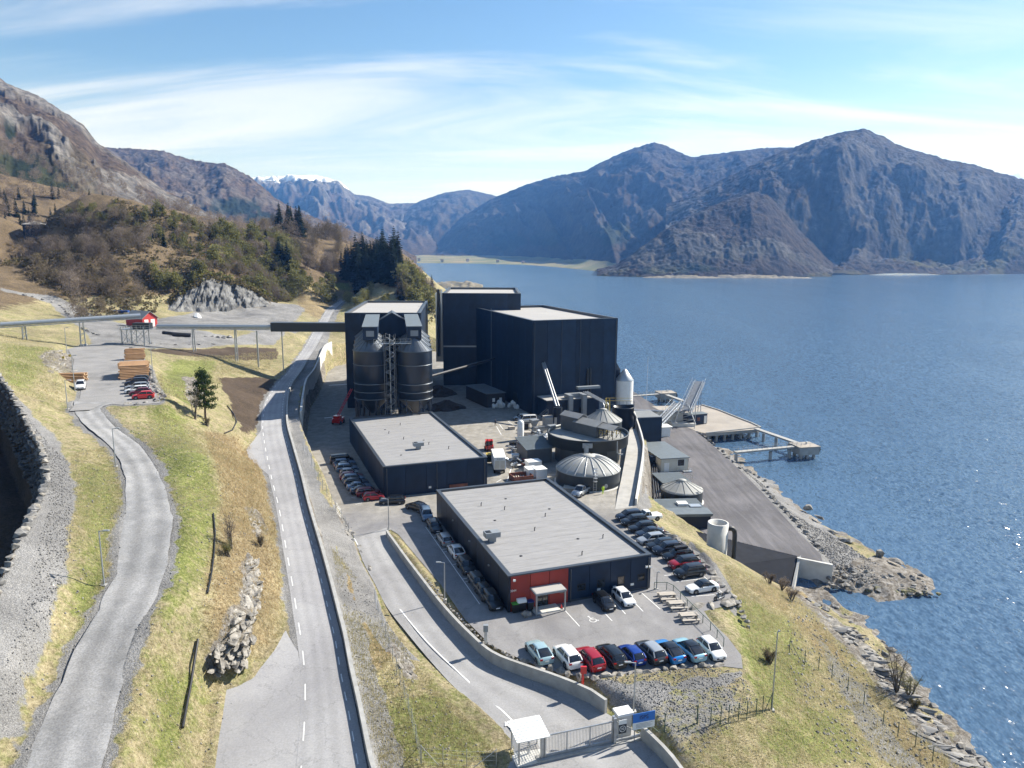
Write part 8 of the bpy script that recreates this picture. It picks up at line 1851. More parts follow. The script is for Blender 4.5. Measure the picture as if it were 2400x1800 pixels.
# people
def person(p, heading, label, jacket, trousers, pose=0.12):
    """one skinned body, standing mid-step"""
    J = [(0,0,0.95),(0,0,1.18),(0,0,1.42),(0,0,1.52),(0,0.015,1.66),(0,0.01,1.76), (0.09,0,0.92),(0.11,pose*0.6,0.50),(0.11,-pose*0.2,0.08),(0.11,0.14,0.05), (-0.09,0,0.92),(-0.11,-pose*0.2,0.50),(-0.11,-pose*1.6,0.10),(-0.11,-pose*1.6+0.14,0.05),
         (0.19,0,1.40),(0.25,-0.03,1.14),(0.25,0.08,0.90),(0.25,0.11,0.81),(-0.19,0,1.40),(-0.25,0.02,1.14),(-0.24,0.14,0.92),(-0.24,0.18,0.83)]
    E_ = [(0,1),(1,2),(2,3),(3,4),(4,5),(0,6),(6,7),(7,8),(8,9),(0,10),(10,11),(11,12),(12,13),(2,14),(14,15),(15,16),(16,17),(2,18),(18,19),(19,20),(20,21)]
    rad = [0.16,0.15,0.17,0.06,0.105,0.07,0.10,0.07,0.05,0.045,0.10,0.07,0.05,0.045,0.075,0.06,0.045,0.035,0.075,0.06,0.045,0.035]
    me = bpy.data.meshes.new('body'); me.from_pydata(J, E_, []); o = bpy.data.objects.new('person', me); COL.objects.link(o)
    sk = o.modifiers.new('skin', 'SKIN'); 
    for i, r_ in enumerate(rad): me.skin_vertices[0].data[i].radius = (r_, r_)
    me.skin_vertices[0].data[0].use_root = True; ss_ = o.modifiers.new('sub', 'SUBSURF'); ss_.levels = 1; ss_.render_levels = 1
    bpy.context.view_layer.update(); m2 = bpy.data.meshes.new_from_object(o.evaluated_get(bpy.context.evaluated_depsgraph_get())); o.modifiers.clear(); o.data = m2
    m2.materials.clear()
    for m_ in (jacket, trousers, M['skin'], M['hair']): m2.materials.append(m_)
    for f in m2.polygons:
        c = f.center; f.use_smooth = True
        f.material_index = 3 if c.z > 1.70 else 2 if (c.z > 1.53 or (abs(c.x) > 0.2 and c.z < 0.88)) else 0 if c.z > 0.93 else 1
    o.location = p; o.rotation_euler = (0,0,heading); return tag(o, label, 'person')
M['skin'] = material('skin', (0.45,0.27,0.19), 0.6); M['hair'] = material('dark_hair', (0.03,0.02,0.015), 0.7); M['hivis'] = material('hi_vis_cloth', (0.55,0.75,0.03), 0.7); M['dark_cloth'] = material('dark_cloth', (0.02,0.022,0.03), 0.8)
person(W(*ZC(1163,1362),10), R(200), 'person in a bright yellow green high visibility suit beside the domed tank', M['hivis'], M['hivis'], 0.05)
person(W(*ZC(48,655),10), R(150), 'person in dark clothes walking across the sandy yard', M['dark_cloth'], M['dark_cloth'], 0.16)
# ================================================================== log piles
M['log'] = material('stripped_log', (0.30,0.17,0.085), 0.85, col2=(0.46,0.28,0.15), vscale=1.5, stretch=(0.3,3,3), bump=0.3, bscale=6); M['log_end'] = material('log_end', (0.55,0.40,0.24), 0.8)
def log_mesh(Ln, r_):
    mb = MB(); mb.tube([(-Ln/2,0,0),(0,0.02,0.01),(Ln/2,0,0)], [r_,r_*0.96,r_*0.9], 9, cap=True); me = mb.mesh('log', M['log']); me.materials.append(M['log_end'])
    for f in me.polygons:
        if len(f.vertices) > 4: f.material_index = 1
    return me
def log_pile(name, label, p, rz, Ln, depth, layers, r_, skew=0.0):
    root = empty(name, p, rz, label, 'log pile'); ms_ = [log_mesh(Ln*random.uniform(0.93,1.04), r_*random.uniform(0.85,1.12)) for _ in range(6)]
    for k in range(layers):
        n = int(depth/(2*r_))-k
        for i in range(n):
            if k < layers-2 and 2 <= i < n-1: continue
            y = k*r_+i*2*r_+random.uniform(-0.03,0.03); o = inst('log', random.choice(ms_), root, (random.uniform(-0.3,0.3), y, r_+k*r_*1.7+random.uniform(-0.03,0.04)), random.uniform(-0.03-skew,0.03+skew))
    return root
q = W(*ZE(1158,1066),27); log_pile('log_pile', 'tall orderly stack of orange brown logs on the hill lot', (q.x,q.y,27.0), R(25), 5.8, 11.0, 9, 0.19)
q = W(*ZE(1168,905),27); log_pile('log_pile', 'narrow log stack right behind the tall stack', (q.x-0.6,q.y+1.2,27.0), R(25), 4.6, 4.0, 9, 0.18)
q = W(*ZE(585,1100),27); log_pile('log_pile', 'small untidy log pile at the left edge of the hill lot', (q.x,q.y,26.9), R(16), 6.4, 3.6, 7, 0.17, 0.06)
for (x, y, l) in [(552,885,'small orange diamond sign left of the hill lot'),(608,868,'orange warning sign on a post by the hill lot entrance')]:
    p = W(*ZE(x, y+50), 27); t = empty('warning_sign', p, 0, l, 'sign'); MB().bar((0,0,-0.2),(0,0,1.4),0.06).build('post', M['galv'], t); MB().box(-0.3,0.3,-0.03,0.03,1.4,2.0).build('board', M['yellow'], t)
# pipes lying about
def pipe(label, pts, r_, mat='black', cat='pipe', name='drain_pipe'): return tag(MB().tube(pts, r_, 8).build(name, M[mat]), label, cat)
def gl(pts, dz): return [G(*p)+Vector((0,0,dz)) for p in pts]
pipe('straight dark pipe lying on the grass left of the lay-by', gl(zs(ZJ,[(1712,575),(1650,960),(1580,1340)]), 0.35), 0.14)
pipe('dark pipe running down the rough slope beside the rock outcrop', gl(zs(ZI,[(1845,1130),(1860,1300),(1850,1480),(1830,1640)])+zs(ZJ,[(1795,160)]), 0.2), 0.10)
pipe('dark curved hose on the brown slope by the pine', gl(zs(ZE,[(1965,1300),(2020,1370),(2045,1440),(2010,1510),(1940,1540)]), 0.2), 0.12)
pipe('dark bundle of culvert pipes on the gravel beyond the conveyor', gl(zs(ZE,[(1490,690),(1650,700)]), 0.6), 0.7); pipe('second dark culvert pipe beside the bundle', gl(zs(ZE,[(1410,675),(1500,685)]), 0.5), 0.6)
wb = G(*ZP(195,900)); wbm = boulder(wb, 5.0, 'big white wrapped bale on the quarry floor', None, [rock_mesh(77, 30, (1.1,0.8,0.7), M['white'])], name='wrapped_bale')
bt = G(*ZO(1235,1205)); tag(MB().box(-4,4,-1,1,0,0.9).build('tarpaulin', M['bin_blue'], None, bt, R(4)), 'flat blue tarpaulin heap behind the red shed', 'tarpaulin')
# ================================================================== vegetation
def leaf_mat(name, c1, c2, rough=0.9, trans=0.42):
    m = bpy.data.materials.new(name); m.use_nodes = True; nt = m.node_tree; b = nt.nodes['Principled BSDF']; b.inputs['Roughness'].default_value = rough; b.inputs['Specular IOR Level'].default_value = 0.15
    oi = nd(nt, 'ShaderNodeObjectInfo'); pos = nd(nt, 'ShaderNodeNewGeometry').outputs['Position']
    nz = nd(nt, 'ShaderNodeTexNoise', i_Scale=0.9, i_Detail=3, i_Roughness=0.7); lk(nt, pos, nz.inputs['Vector'])
    ad = nd(nt, 'ShaderNodeMath', operation='MULTIPLY_ADD', i_1=0.35); lk(nt, oi.outputs['Random'], ad.inputs[0]); lk(nt, nz.outputs[0], ad.inputs[2])
    cr = nd(nt, 'ShaderNodeValToRGB'); e = cr.color_ramp.elements; e[0].position = 0.4; e[1].position = 0.92; e[0].color = (*c1,1); e[1].color = (*c2,1); lk(nt, ad.outputs[0], cr.inputs[0]); lk(nt, cr.outputs[0], b.inputs['Base Color'])
    tl = nd(nt, 'ShaderNodeBsdfTranslucent'); lk(nt, cr.outputs[0], tl.inputs['Color']); ms = nd(nt, 'ShaderNodeMixShader'); ms.inputs[0].default_value = trans; lk(nt, b.outputs[0], ms.inputs[1]); lk(nt, tl.outputs[0], ms.inputs[2]); lk(nt, ms.outputs[0], nt.nodes['Material Output'].inputs['Surface'])
    return m
M['bark_grey'] = material('grey_bark', (0.10,0.085,0.07), 0.9, var=0.3, vscale=3); M['bark_pine'] = material('pine_bark', (0.09,0.06,0.045), 0.9, var=0.3, vscale=3)
M['twig'] = leaf_mat('bare_twigs', (0.12,0.095,0.075), (0.30,0.245,0.195)); M['twig_dark'] = leaf_mat('dark_twigs', (0.085,0.07,0.048), (0.22,0.18,0.12))
M['bud'] = leaf_mat('budding_leaves', (0.10,0.10,0.03), (0.26,0.25,0.10)); M['needle'] = leaf_mat('spruce_needles', (0.007,0.014,0.008), (0.03,0.046,0.024)); M['pine_needle'] = leaf_mat('pine_needles', (0.012,0.028,0.010), (0.055,0.085,0.028))
M['heath'] = leaf_mat('juniper_and_heather', (0.05,0.052,0.024), (0.19,0.155,0.08)); M['grass_blade'] = leaf_mat('grass_blades', (0.28,0.25,0.125), (0.60,0.53,0.33)); M['grass_rust'] = leaf_mat('rusty_grass', (0.29,0.21,0.115), (0.58,0.46,0.28))
def quads(C, A, B):
    """centres, half axes -> verts, faces"""
    n = len(C); V = np.stack([C-A-B, C+A-B, C+A+B, C-A+B], 1).reshape(-1,3); F = np.arange(4*n).reshape(n,4); return V, F
def rnd_dirs(r_, n):
    v = r_.normal(size=(n,3)); return v/np.linalg.norm(v, axis=1)[:,None]
def crown_arrays(seed, h, w, z0, clumps, per, size, aspect=1.0, up=0.0, spread=0.16):
    r_ = np.random.default_rng(seed); d = rnd_dirs(r_, clumps); rad = r_.uniform(0.45,1.0,clumps)**0.6
    bump = 1+0.28*np.sin(d[:,0]*4+seed)+0.22*np.sin(d[:,1]*5+seed*2)
    cc = d*rad[:,None]*bump[:,None]*np.array([w/2,w/2,(h-z0)/2])+np.array([0,0,(h+z0)/2])
    cc[:,:2] *= (0.55+0.55*np.clip(1-(cc[:,2:3]-z0)/(h-z0), 0, 1))
    C = np.repeat(cc, per, 0)+r_.normal(size=(clumps*per,3))*w*spread*np.array([1,1,0.8])*0.6
    a = rnd_dirs(r_, len(C)); a[:,2] += up; a /= np.linalg.norm(a, axis=1)[:,None]; b = np.cross(a, rnd_dirs(r_, len(C))); b /= np.maximum(np.linalg.norm(b, axis=1), 1e-3)[:,None]
    s = size*r_.uniform(0.6,1.3,len(C))[:,None]
    return quads(C, a*s, b*s*aspect)
def spruce_arrays(seed, h, w):
    r_ = np.random.default_rng(seed); C, A, B = [], [], []
    z = 0.06*h
    while z < h*0.99:
        q = z/h; R_ = w/2*(1-q)**0.85*r_.uniform(0.8,1.15)+0.1; n = int(5+R_*5)
        for k in range(n):
            t = r_.uniform(0,2*math.pi); L = R_*r_.uniform(0.7,1.1); d = np.array([math.cos(t), math.sin(t), -0.32]); s = np.array([-math.sin(t), math.cos(t), 0])
            for j in (0.35,0.75):
                C.append(d*L*j+np.array([0,0,z])+r_.normal(size=3)*0.1); A.append(d*L*0.32); B.append((s*0.9+np.array([0,0,r_.uniform(-0.5,0.5)]))*(0.16+0.22*R_*0.5))
        z += 0.055*h*r_.uniform(0.7,1.2)*(1-0.45*q)
    return quads(np.array(C), np.array(A), np.array(B))
def limbs(seed, h, z0, w, n=7, r0=0.14):
    r_ = random.Random(seed); mb = MB(); mb.tube([(0,0,-0.4),(0.05*h*r_.uniform(-1,1),0.04*h*r_.uniform(-1,1),h*0.45),(0,0,h*0.9)], [r0,r0*0.6,r0*0.15], 6)
    for k in range(n):
        t = 2.4*k+r_.random(); z = z0+(h*0.75-z0)*k/n; L = w*0.42*r_.uniform(0.7,1.1); mb.tube([(0,0,z),(math.cos(t)*L*0.5,math.sin(t)*L*0.5,z+L*0.45),(math.cos(t)*L,math.sin(t)*L,z+L*1.1)], [r0*0.4,r0*0.25,r0*0.08], 4, cap=False)
    return mb
def np_mesh(name, VF, mat):
    o = mesh_np(name, *VF, mat); me = o.data; bpy.data.objects.remove(o); return me
PROTO = {}
for i in range(4):
    h = (8.5,7.2,9.5,6.5)[i]; PROTO['bare', i] = (limbs(i, h, 1.6, h*0.75, 8).mesh('trunk', M['bark_grey']), np_mesh('crown', crown_arrays(100+i, h, h*0.85, h*0.16, 80, 12, 0.34, 0.11, 0.7), M['twig'] if i % 2 == 0 else M['twig_dark']), h)
    PROTO['bud', i] = (limbs(10+i, h, 1.4, h*0.6, 7).mesh('trunk', M['bark_grey']), np_mesh('crown', crown_arrays(200+i, h, h*0.72, h*0.12, 52, 11, 0.25, 0.8), M['bud']), h)
    hs2 = (15,18,13,21)[i]; PROTO['spruce', i] = (MB().tube([(0,0,-0.5),(0,0,hs2*0.9)], [0.25,0.04], 6).mesh('trunk', M['bark_pine']), np_mesh('crown', spruce_arrays(300+i, hs2, hs2*0.46), M['needle']), hs2)
def tree(kind, p, sc, label, grp, name=None):
    i = random.randrange(4); tr_, cr, h = PROTO[kind, i]
    root = empty(name or {'bare':'bare_tree','bud':'budding_tree','spruce':'spruce_tree'}[kind], p, random.uniform(0,6.28), label, 'tree', grp); root.scale = (sc*random.uniform(0.85,1.15), sc*random.uniform(0.85,1.15), sc*random.uniform(0.85,1.2))
    inst('trunk', tr_, root); inst('crown', cr, root); return root
def sample_zone(polyd, n, seed, clump=0.0):
    poly = [p if isinstance(p, Vector) else Gd(*p) for p in polyd]; P = np.array([(p.x,p.y) for p in poly]); r_ = np.random.default_rng(seed); out_ = np.zeros((0,2))
    while len(out_) < n:
        q = r_.uniform(P.min(0), P.max(0), size=(n*4,2)); ins, _ = polyfield(poly, q[:,0], q[:,1], 1)
        if clump: ins &= vnoise(q[:,0]/18, q[:,1]/18, seed) > clump*r_.uniform(0.6,1.2,len(q))
        out_ = np.concatenate([out_, q[ins]])
        if not ins.any(): break
    out_ = out_[:n]; return np.column_stack([out_, ground(out_[:,0], out_[:,1])])
def plant(kind, zone, n, sc, label, grp, seed, clump=0.35, zmin=1.0):
    for x, y, z in sample_zone(zone, n, seed, clump):
        if z > zmin: tree(kind, (x,y,z-0.2), random.uniform(*sc), label, grp)
HL = [(10,560),(60,510),(120,470),(190,452),(300,470),(330,520),(330,600),(300,660),(170,690),(150,640),(60,600)]
HM = [(300,470),(340,458),(450,492),(470,540),(460,590),(400,600),(350,640),(320,600)]
HR = [(450,492),(560,515),(650,540),(640,600),(640,640),(580,650),(520,610),(460,600),(470,540)]
plant('bare', HL, 125, (0.75,1.25), 'bare grey brown tree in the wood on the knoll above the gravel track', 'bare trees on the knoll', 1, 0.38)
plant('bare', HM, 26, (0.5,0.9), 'small bare tree on the heathery top of the knoll', 'small trees on the knoll top', 2, 0.5)
plant('bud', HM, 22, (0.5,0.9), 'small budding tree on the heathery side of the knoll', 'budding trees on the knoll top', 12, 0.5)
plant('bare', HR, 58, (0.8,1.3), 'bare brown tree in the mixed wood above the quarry face', 'bare trees above the quarry', 3, 0.3)
plant('bud', HR, 90, (0.8,1.3), 'pale green budding tree in the mixed wood above the quarry face', 'budding trees above the quarry', 4, 0.3)
plant('bud', [(330,600),(400,595),(460,600),(440,620),(370,640),(340,655)], 12, (0.8,1.2), 'fresh green budding tree just left above the quarry face', 'budding trees beside the quarry', 5, 0.0)
plant('bare', [(640,540),(740,540),(740,580),(700,600),(650,590)], 26, (1.0,1.6), 'tall bare tree along the ridge left of the spruce wood', 'bare trees on the far ridge', 6, 0.2)
plant('bare', [(560,500),(740,500),(745,530),(640,530),(560,520)], 26, (1.2,1.9), 'tall bare tree on the skyline ridge behind the knoll', 'bare trees on the skyline', 16, 0.1)
plant('bud', [(650,600),(700,600),(735,630),(730,660),(690,650),(650,650)], 14, (0.8,1.2), 'budding tree in the dry meadow beside the bend of the road', 'budding trees in the meadow', 7, 0.0)
plant('bud', [(735,650),(840,645),(860,665),(760,668)], 14, (0.5,0.8), 'low budding shrub tree beyond the far bend of the road', 'budding shrubs beyond the bend', 17, 0.0)
plant('bud', [(850,600),(900,610),(930,640),(945,690),(905,690),(868,650)], 44, (0.9,1.5), 'budding tree on the wooded slope between silo house and fjord', 'budding trees by the fjord', 8, 0.0)
plant('bare', [(850,595),(900,605),(935,640),(945,690),(905,690),(868,650)], 24, (0.9,1.5), 'bare tree on the wooded slope between silo house and fjord', 'bare trees by the fjord', 18, 0.0)
plant('spruce', [(735,598),(760,592),(850,592),(866,604),(840,612),(760,612)], 80, (1.15,1.45), 'dark spruce in the dense stand at the edge of the dry meadow', 'spruces of the dense stand', 9, 0.0)
plant('spruce', [(600,505),(650,505),(650,516),(600,516)], 10, (1.2,1.6), 'dark spruce in the small clump on the skyline ridge', 'spruces on the skyline', 10, 0.0)
plant('spruce', [(535,520),(560,515),(610,560),(640,610),(620,610),(580,570)], 14, (0.55,0.85), 'dark spruce in the slanting row through the budding wood', 'spruces in the budding wood', 11, 0.0)
plant('spruce', [(850,610),(862,612),(868,650),(855,650)], 6, (0.8,1.2), 'dark spruce standing alone right of the dense stand', 'spruces right of the stand', 13, 0.0)
plant('spruce', [(905,612),(945,618),(945,640),(915,640)], 7, (0.5,0.8), 'small spruce at the shore right of the budding wood', 'spruces at the shore', 14, 0.0, 0.3)
plant('spruce', [(310,470),(470,500),(470,560),(330,540)], 12, (0.25,0.42), 'small dark spruce on the heathery knoll', 'small spruces on the knoll', 15, 0.0)
# heath and juniper scrub on the knoll: too many to count
def scrub(name, zone, n, seed, size, mat, clump=0.35, P3=None):
    P3 = sample_zone(zone, n, seed, clump) if P3 is None else P3; r_ = np.random.default_rng(seed); per = 14
    C = np.repeat(P3, per, 0); sz = np.repeat(r_.uniform(size[0], size[1], len(P3)), per)[:,None]
    C = C+r_.normal(size=C.shape)*sz*np.array([0.42,0.42,0.25])+np.array([0,0,1])*sz*0.35
    a = rnd_dirs(r_, len(C)); b = np.cross(a, rnd_dirs(r_, len(C))); s = sz*r_.uniform(0.12,0.26,(len(C),1))
    V, F = quads(C, a*s, b*s); return tag(mesh_np(name, V, F, mat), kind='stuff')
ALLH = [(10,575),(60,505),(120,465),(250,432),(340,450),(450,490),(560,512),(650,530),(640,640),(560,648),(460,612),(400,610),(350,650),(310,690),(170,690),(150,645),(60,605)]
scrub('undergrowth', ALLH, 2600, 31, (0.7,2.0), M['heath']); scrub('undergrowth', HL, 900, 32, (0.8,2.4), M['twig_dark'], 0.2); scrub('undergrowth', [(850,600),(905,610),(945,640),(950,700),(900,700),(860,650)], 300, 33, (1,2.5), M['heath'], 0)
_e = np.repeat(tp_[8:-4], 3, 0)+np.column_stack([rng.normal(size=(len(tp_[8:-4])*3,1))*0.8, rng.uniform(-0.8,5,(len(tp_[8:-4])*3,1)), rng.uniform(-1.6,0.4,(len(tp_[8:-4])*3,1))])
scrub('undergrowth', None, 0, 34, (0.9,2.6), M['heath'], P3=_e); scrub('undergrowth', None, 0, 35, (1.2,3.4), M['bud'], P3=_e[::4]+np.array([0,1.5,0.6]))
# woods that read as one mass
def woods(name, zone, n, kind, sc, seed, clump=0.2, part=2):
    P3 = sample_zone(zone, n, seed, clump); r_ = np.random.default_rng(seed); VV = []; h0 = 8.0
    base_ = [crown_arrays(400+k, h0, h0*0.8, h0*0.12, 44, 9, 0.40 if kind != 'bud' else 0.27, 0.14 if kind != 'bud' else 0.7, 0.6)[0] if kind != 'spruce' else spruce_arrays(500+k, 14, 4.8)[0] for k in range(3)]
    for x, y, z in P3:
        b_ = base_[r_.integers(3)]; t = r_.uniform(0, 6.28); s = r_.uniform(*sc); c, q = math.cos(t)*s, math.sin(t)*s
        VV.append(np.stack([b_[:,0]*c-b_[:,1]*q+x, b_[:,0]*q+b_[:,1]*c+y, b_[:,2]*s+z-0.2], 1))
    V = np.concatenate(VV); return tag(mesh_np(name, V, np.arange(len(V)).reshape(-1,4), M[{'bare':'twig','dark':'twig_dark','bud':'bud','spruce':'needle'}[kind]]), kind='stuff')
woods('woodland', HL, 70, 'dark', (0.6,1.1), 61); woods('woodland', [(735,596),(760,590),(850,590),(868,602),(840,614),(760,614)], 150, 'spruce', (1.2,1.55), 68, 0.0); woods('woodland', HR, 130, 'bud', (0.6,1.1), 62); woods('woodland', HR, 90, 'bare', (0.6,1.1), 63)
woods('woodland', [Vector(p+(0,)) for p in ((-380,400),(-325,450),(-300,500),(-230,520),(-150,600),(-120,720),(-460,720),(-540,560))], 520, 'bare', (0.8,1.5), 64, 0.25); woods('woodland', [Vector(p+(0,)) for p in ((-350,520),(-290,560),(-270,640),(-360,640),(-420,560))], 70, 'spruce', (0.7,1.1), 67, 0.1); woods('woodland', [(-60,520),(20,520),(60,512),(30,560),(-60,570)], 60, 'bare', (0.5,0.9), 65, 0.4)
woods('woodland', [(130,470),(250,440),(350,462),(450,500),(440,520),(330,500),(200,490)], 60, 'bud', (0.35,0.6), 66, 0.4)
# ------------------------------------------------------------------ the lone pine and the bare tree beside it
def pine(p, h, label):
    root = empty('pine_tree', p, 0.6, label, 'tree'); r_ = np.random.default_rng(5); mb = MB(); mb.tube([(0,0,-0.4),(0.1,0,h*0.4),(0.0,0.1,h*0.97)], [0.22,0.16,0.03], 8); C = []
    for k in range(26):
        q = k/26; z = h*(0.22+0.74*q); t = 2.4*k; L = h*0.30*(1-q)**0.6*r_.uniform(0.7,1.15)*(0.55 if q < 0.12 else 1); e = (math.cos(t)*L, math.sin(t)*L, z+L*0.22); mb.tube([(0,0,z),(e[0]*0.5,e[1]*0.5,z+L*0.05),e], [0.07,0.045,0.015], 5, cap=False)
        for j in np.linspace(0.35,1.0,7): C.append((e[0]*j, e[1]*j, z+L*0.2*j))
    C.append((0,0,h*0.98)); C = np.array(C); per = 22; cc = np.repeat(C, per, 0)+r_.normal(size=(len(C)*per,3))*np.array([0.36,0.36,0.22]); a = rnd_dirs(r_, len(cc)); a[:,2] = np.abs(a[:,2])+0.3; a /= np.linalg.norm(a, axis=1)[:,None]; b = np.cross(a, rnd_dirs(r_, len(cc)))
    V, F = quads(cc, a*0.17, b*0.07); mb.build('trunk', M['bark_pine'], root); mesh_np('crown', V, F, M['pine_needle'], root); return root
pp_ = G(*ZE(1775,1410)); pine(pp_, 10.2, 'lone dark pine on the slope above the bend of the road')
def bare_clump(p, h, w, label, stems, seed, mat='twig', lean=0.25, name='bare_tree'):
    root = empty(name, p, 0, label, 'tree'); r_ = random.Random(seed); mb = MB(); tips = []
    for s in range(stems):
        t = r_.uniform(0,6.28); L = r_.uniform(0.7,1.0)*h; top = Vector((math.cos(t)*w*0.45*r_.uniform(0.3,1), math.sin(t)*w*0.45*r_.uniform(0.3,1), L)); pts = [Vector((r_.uniform(-0.2,0.2),r_.uniform(-0.2,0.2),-0.3)), top*0.45+Vector((r_.uniform(-0.2,0.2),0,0)), top]; mb.tube(pts, [0.10,0.06,0.015], 6, cap=False)
        for k in range(9):
            q = r_.uniform(0.35,0.98); b0 = pts[1].lerp(pts[2], max(0,(q-0.45)/0.55)) if q > 0.45 else pts[0].lerp(pts[1], q/0.45); dd = Vector((r_.uniform(-1,1), r_.uniform(-1,1), r_.uniform(0.3,1.1)))*h*0.16; mb.tube([b0, b0+dd*0.6, b0+dd+Vector((0,0,0.1))], [0.03,0.018,0.006], 4, cap=False); tips.append(b0+dd*0.8)
    mb.build('trunk', M['bark_grey'], root); T = np.array([tuple(q) for q in tips]); rr_ = np.random.default_rng(seed); C = np.repeat(T, 9, 0)+rr_.normal(size=(len(T)*9,3))*h*0.05; a = rnd_dirs(rr_, len(C)); a[:,2] = np.abs(a[:,2]); b = np.cross(a, rnd_dirs(rr_, len(C))); V, F = quads(C, a*0.22, b*0.012); mesh_np('crown', V, F, M[mat], root); return root
bare_clump(G(*ZE(1690,1412)), 6.0, 3.4, 'leafless dark tree close beside the lone pine', 4, 3, 'twig_dark')
bare_clump(G(*ZL(1385,885)), 5.6, 6.0, 'leafless many-stemmed tree leaning at the water edge on the right', 8, 4, 'twig_dark'); bare_clump(G(*ZL(1470,930)), 3.4, 4.0, 'yellow green budding shrub beside the leafless shore tree', 7, 5, 'bud', name='shore_shrub')
bare_clump(G(*ZQ(700,1240)), 4.6, 2.0, 'thin leafless birch on the rough bank left of the road', 3, 6, 'twig'); bare_clump(G(*ZI(2000,1420)), 3.2, 2.0, 'small leafless sapling beside the dark drain pipe', 3, 7, 'twig'); bare_clump(G(*ZQ(650,1400)), 1.8, 2.0, 'low green shrub at the foot of the thin birch', 6, 8, 'bud', name='bank_shrub'); bare_clump(G(*ZQ(1180,1250)), 1.6, 1.6, 'dark low shrub on the bank by the road edge', 6, 9, 'twig_dark', name='bank_shrub')
bare_clump(G(*ZL(555,700)), 1.6, 2.0, 'round brown shrub beside the tall pole on the slope', 9, 10, 'twig_dark', name='slope_shrub'); bare_clump(G(*ZL(1500,1000)), 1.2, 1.4, 'small dark green bush on the shore rocks', 8, 11, 'heath', name='shore_shrub'); bare_clump(G(*ZE(1790,1470)), 1.6, 2.2, 'low juniper bush below the lone pine', 9, 12, 'heath', name='bank_shrub')
for i, (x, y, l) in enumerate([(640,230,'leafless reed shrub at the top of the sunny shore slope'),(700,300,'second leafless shrub on the sunny shore slope'),(560,190,'leafless shrub right below the concrete ring'),(2150,1340,'leafless bush in the bottom right corner by the water')]): bare_clump(G(*ZL(x,y)), 2.0, 2.6, l, 8, 20+i, 'twig', name='slope_shrub')
# ------------------------------------------------------------------ standing grass on the near banks: stuff
def grass(name, zone, n, seed, hgt, mat, clump=0.3, lean=0.35):
    P3 = sample_zone(zone, n, seed, clump); r_ = np.random.default_rng(seed); per = 5
    keep_ = np.ones(len(P3), bool)
    for A, B in ((pL, pR), (gL, gR), (rL, rR)):
        od, _, _ = stripfield(A, B, P3[:,0], P3[:,1], 3); keep_ &= od > 0.5
    P3 = P3[keep_]
    base = np.repeat(P3, per, 0)+np.column_stack([r_.normal(size=(len(P3)*per,2))*0.16, np.zeros(len(P3)*per)]); hh = r_.uniform(hgt[0], hgt[1], len(base)); t = r_.uniform(0,2*math.pi,len(base)); w = hh*0.10
    tip = base+np.column_stack([np.cos(t)*hh*lean, np.sin(t)*hh*lean, hh*0.9]); s = np.column_stack([-np.sin(t)*w, np.cos(t)*w, np.zeros(len(base))])
    V = np.stack([base-s-[0,0,0.05], base+s-[0,0,0.05], tip], 1).reshape(-1,3); return tag(mesh_np(name, V, np.arange(len(base)*3).reshape(-1,3), mat), kind='stuff')
grass('grass', [(150,980),(250,960),(270,1080),(255,1200),(215,1330),(150,1480),(40,1659),(20,1600),(90,1420),(130,1250),(165,1080)], 6000, 41, (0.10,0.26), M['grass_blade'])
grass('grass', [(320,890),(470,950),(560,1010),(600,1180),(612,1350),(560,1420),(470,1480),(440,1659),(230,1659),(290,1450),(350,1300),(370,1100),(320,960)], 15000, 42, (0.10,0.28), M['grass_blade'])
grass('grass', [(440,930),(540,960),(590,1080),(605,1250),(600,1380),(520,1400),(440,1420),(440,1250),(480,1080)], 6000, 43, (0.15,0.42), M['grass_rust'], 0.4)
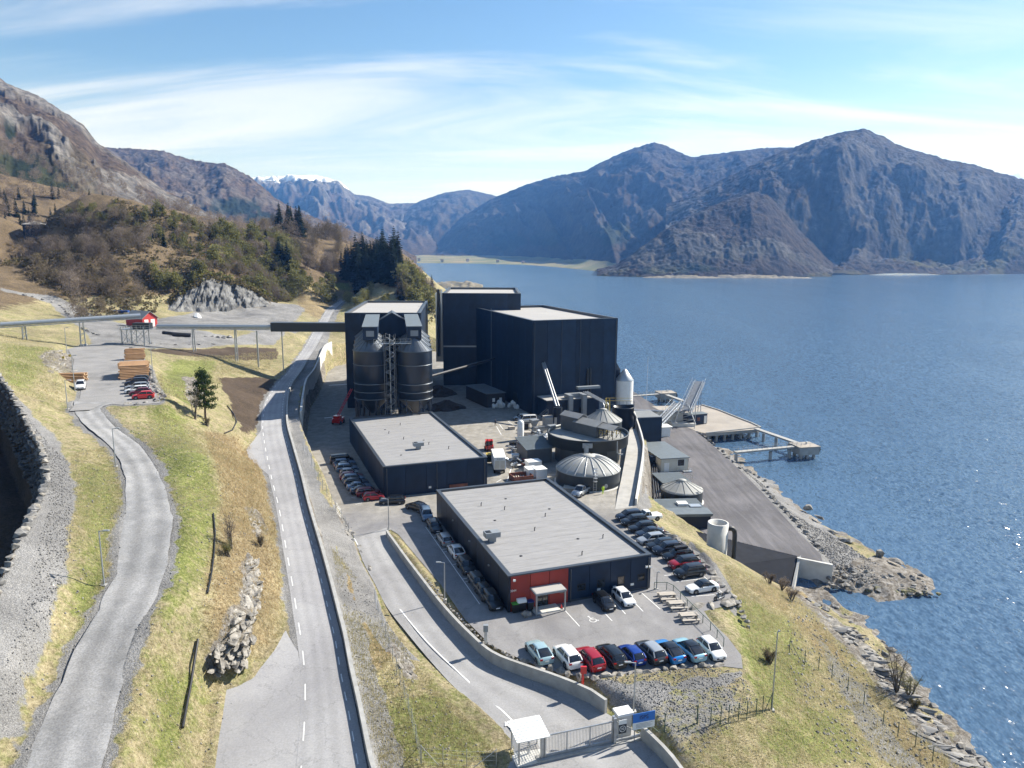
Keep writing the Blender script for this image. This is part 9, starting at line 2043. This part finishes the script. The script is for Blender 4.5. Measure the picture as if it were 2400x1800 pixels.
grass('grass', [(715,1180),(800,1290),(900,1440),(1000,1540),(1080,1640),(1080,1700),(830,1700),(760,1450)], 6000, 44, (0.10,0.35), M['grass_blade'])
grass('grass', [(1560,1220),(1720,1290),(1850,1420),(1950,1540),(2100,1680),(1500,1680),(1490,1600),(1640,1520),(1620,1400),(1600,1320)], 15000, 45, (0.10,0.34), M['grass_blade'])
grass('grass', [(0,720),(110,740),(150,800),(130,870),(60,860),(0,840)], 2500, 46, (0.2,0.5), M['grass_blade'])
grass('grass', [(340,770),(600,760),(580,800),(480,810),(470,860),(340,870)], 3000, 47, (0.2,0.5), M['grass_blade'])
# scattered small stones on the banks
def pebbles(zone, n, seed, size, mat=None):
    P3 = sample_zone(zone, n, seed, 0.0); r_ = np.random.default_rng(seed); V = []; F = []; base_v = np.array([(1,0,0),(-1,0,0),(0,1,0),(0,-1,0),(0,0,1),(0,0,-1)], float); base_f = np.array([(0,2,4),(2,1,4),(1,3,4),(3,0,4),(2,0,5),(1,2,5),(3,1,5),(0,3,5)])
    s = r_.uniform(size[0], size[1], (n,1,1))*r_.uniform(0.6,1.3,(n,6,3)); VV = base_v[None]*s+P3[:,None,:]+np.array([0,0,0.02]); FF = base_f[None]+(np.arange(n)*6)[:,None,None]
    return tag(mesh_np('loose_stones', VV.reshape(-1,3), FF.reshape(-1,3), mat or M['stone']), kind='stuff')
pebbles([(150,980),(330,900),(480,950),(600,1200),(560,1420),(440,1659),(20,1659),(90,1420),(160,1100)], 1100, 51, (0.05,0.16)); pebbles([(1250,1460),(1600,1450),(1640,1520),(1500,1640),(1400,1560)], 1600, 52, (0.04,0.13)); pebbles([(1700,1280),(1900,1400),(2100,1659),(1800,1659),(1700,1450)], 900, 53, (0.06,0.25)); pebbles([(730,1180),(900,1430),(1050,1640),(850,1659),(760,1450)], 500, 54, (0.05,0.15)); pebbles([(60,900),(150,1000),(160,1150),(110,1350),(20,1560),(0,1500),(60,1300),(110,1100)], 1500, 55, (0.05,0.14))
pebbles([(1590,1000),(1700,1100),(1850,1190),(1950,1260),(1850,1262),(1780,1200),(1650,1060)], 2600, 56, (0.06,0.22))
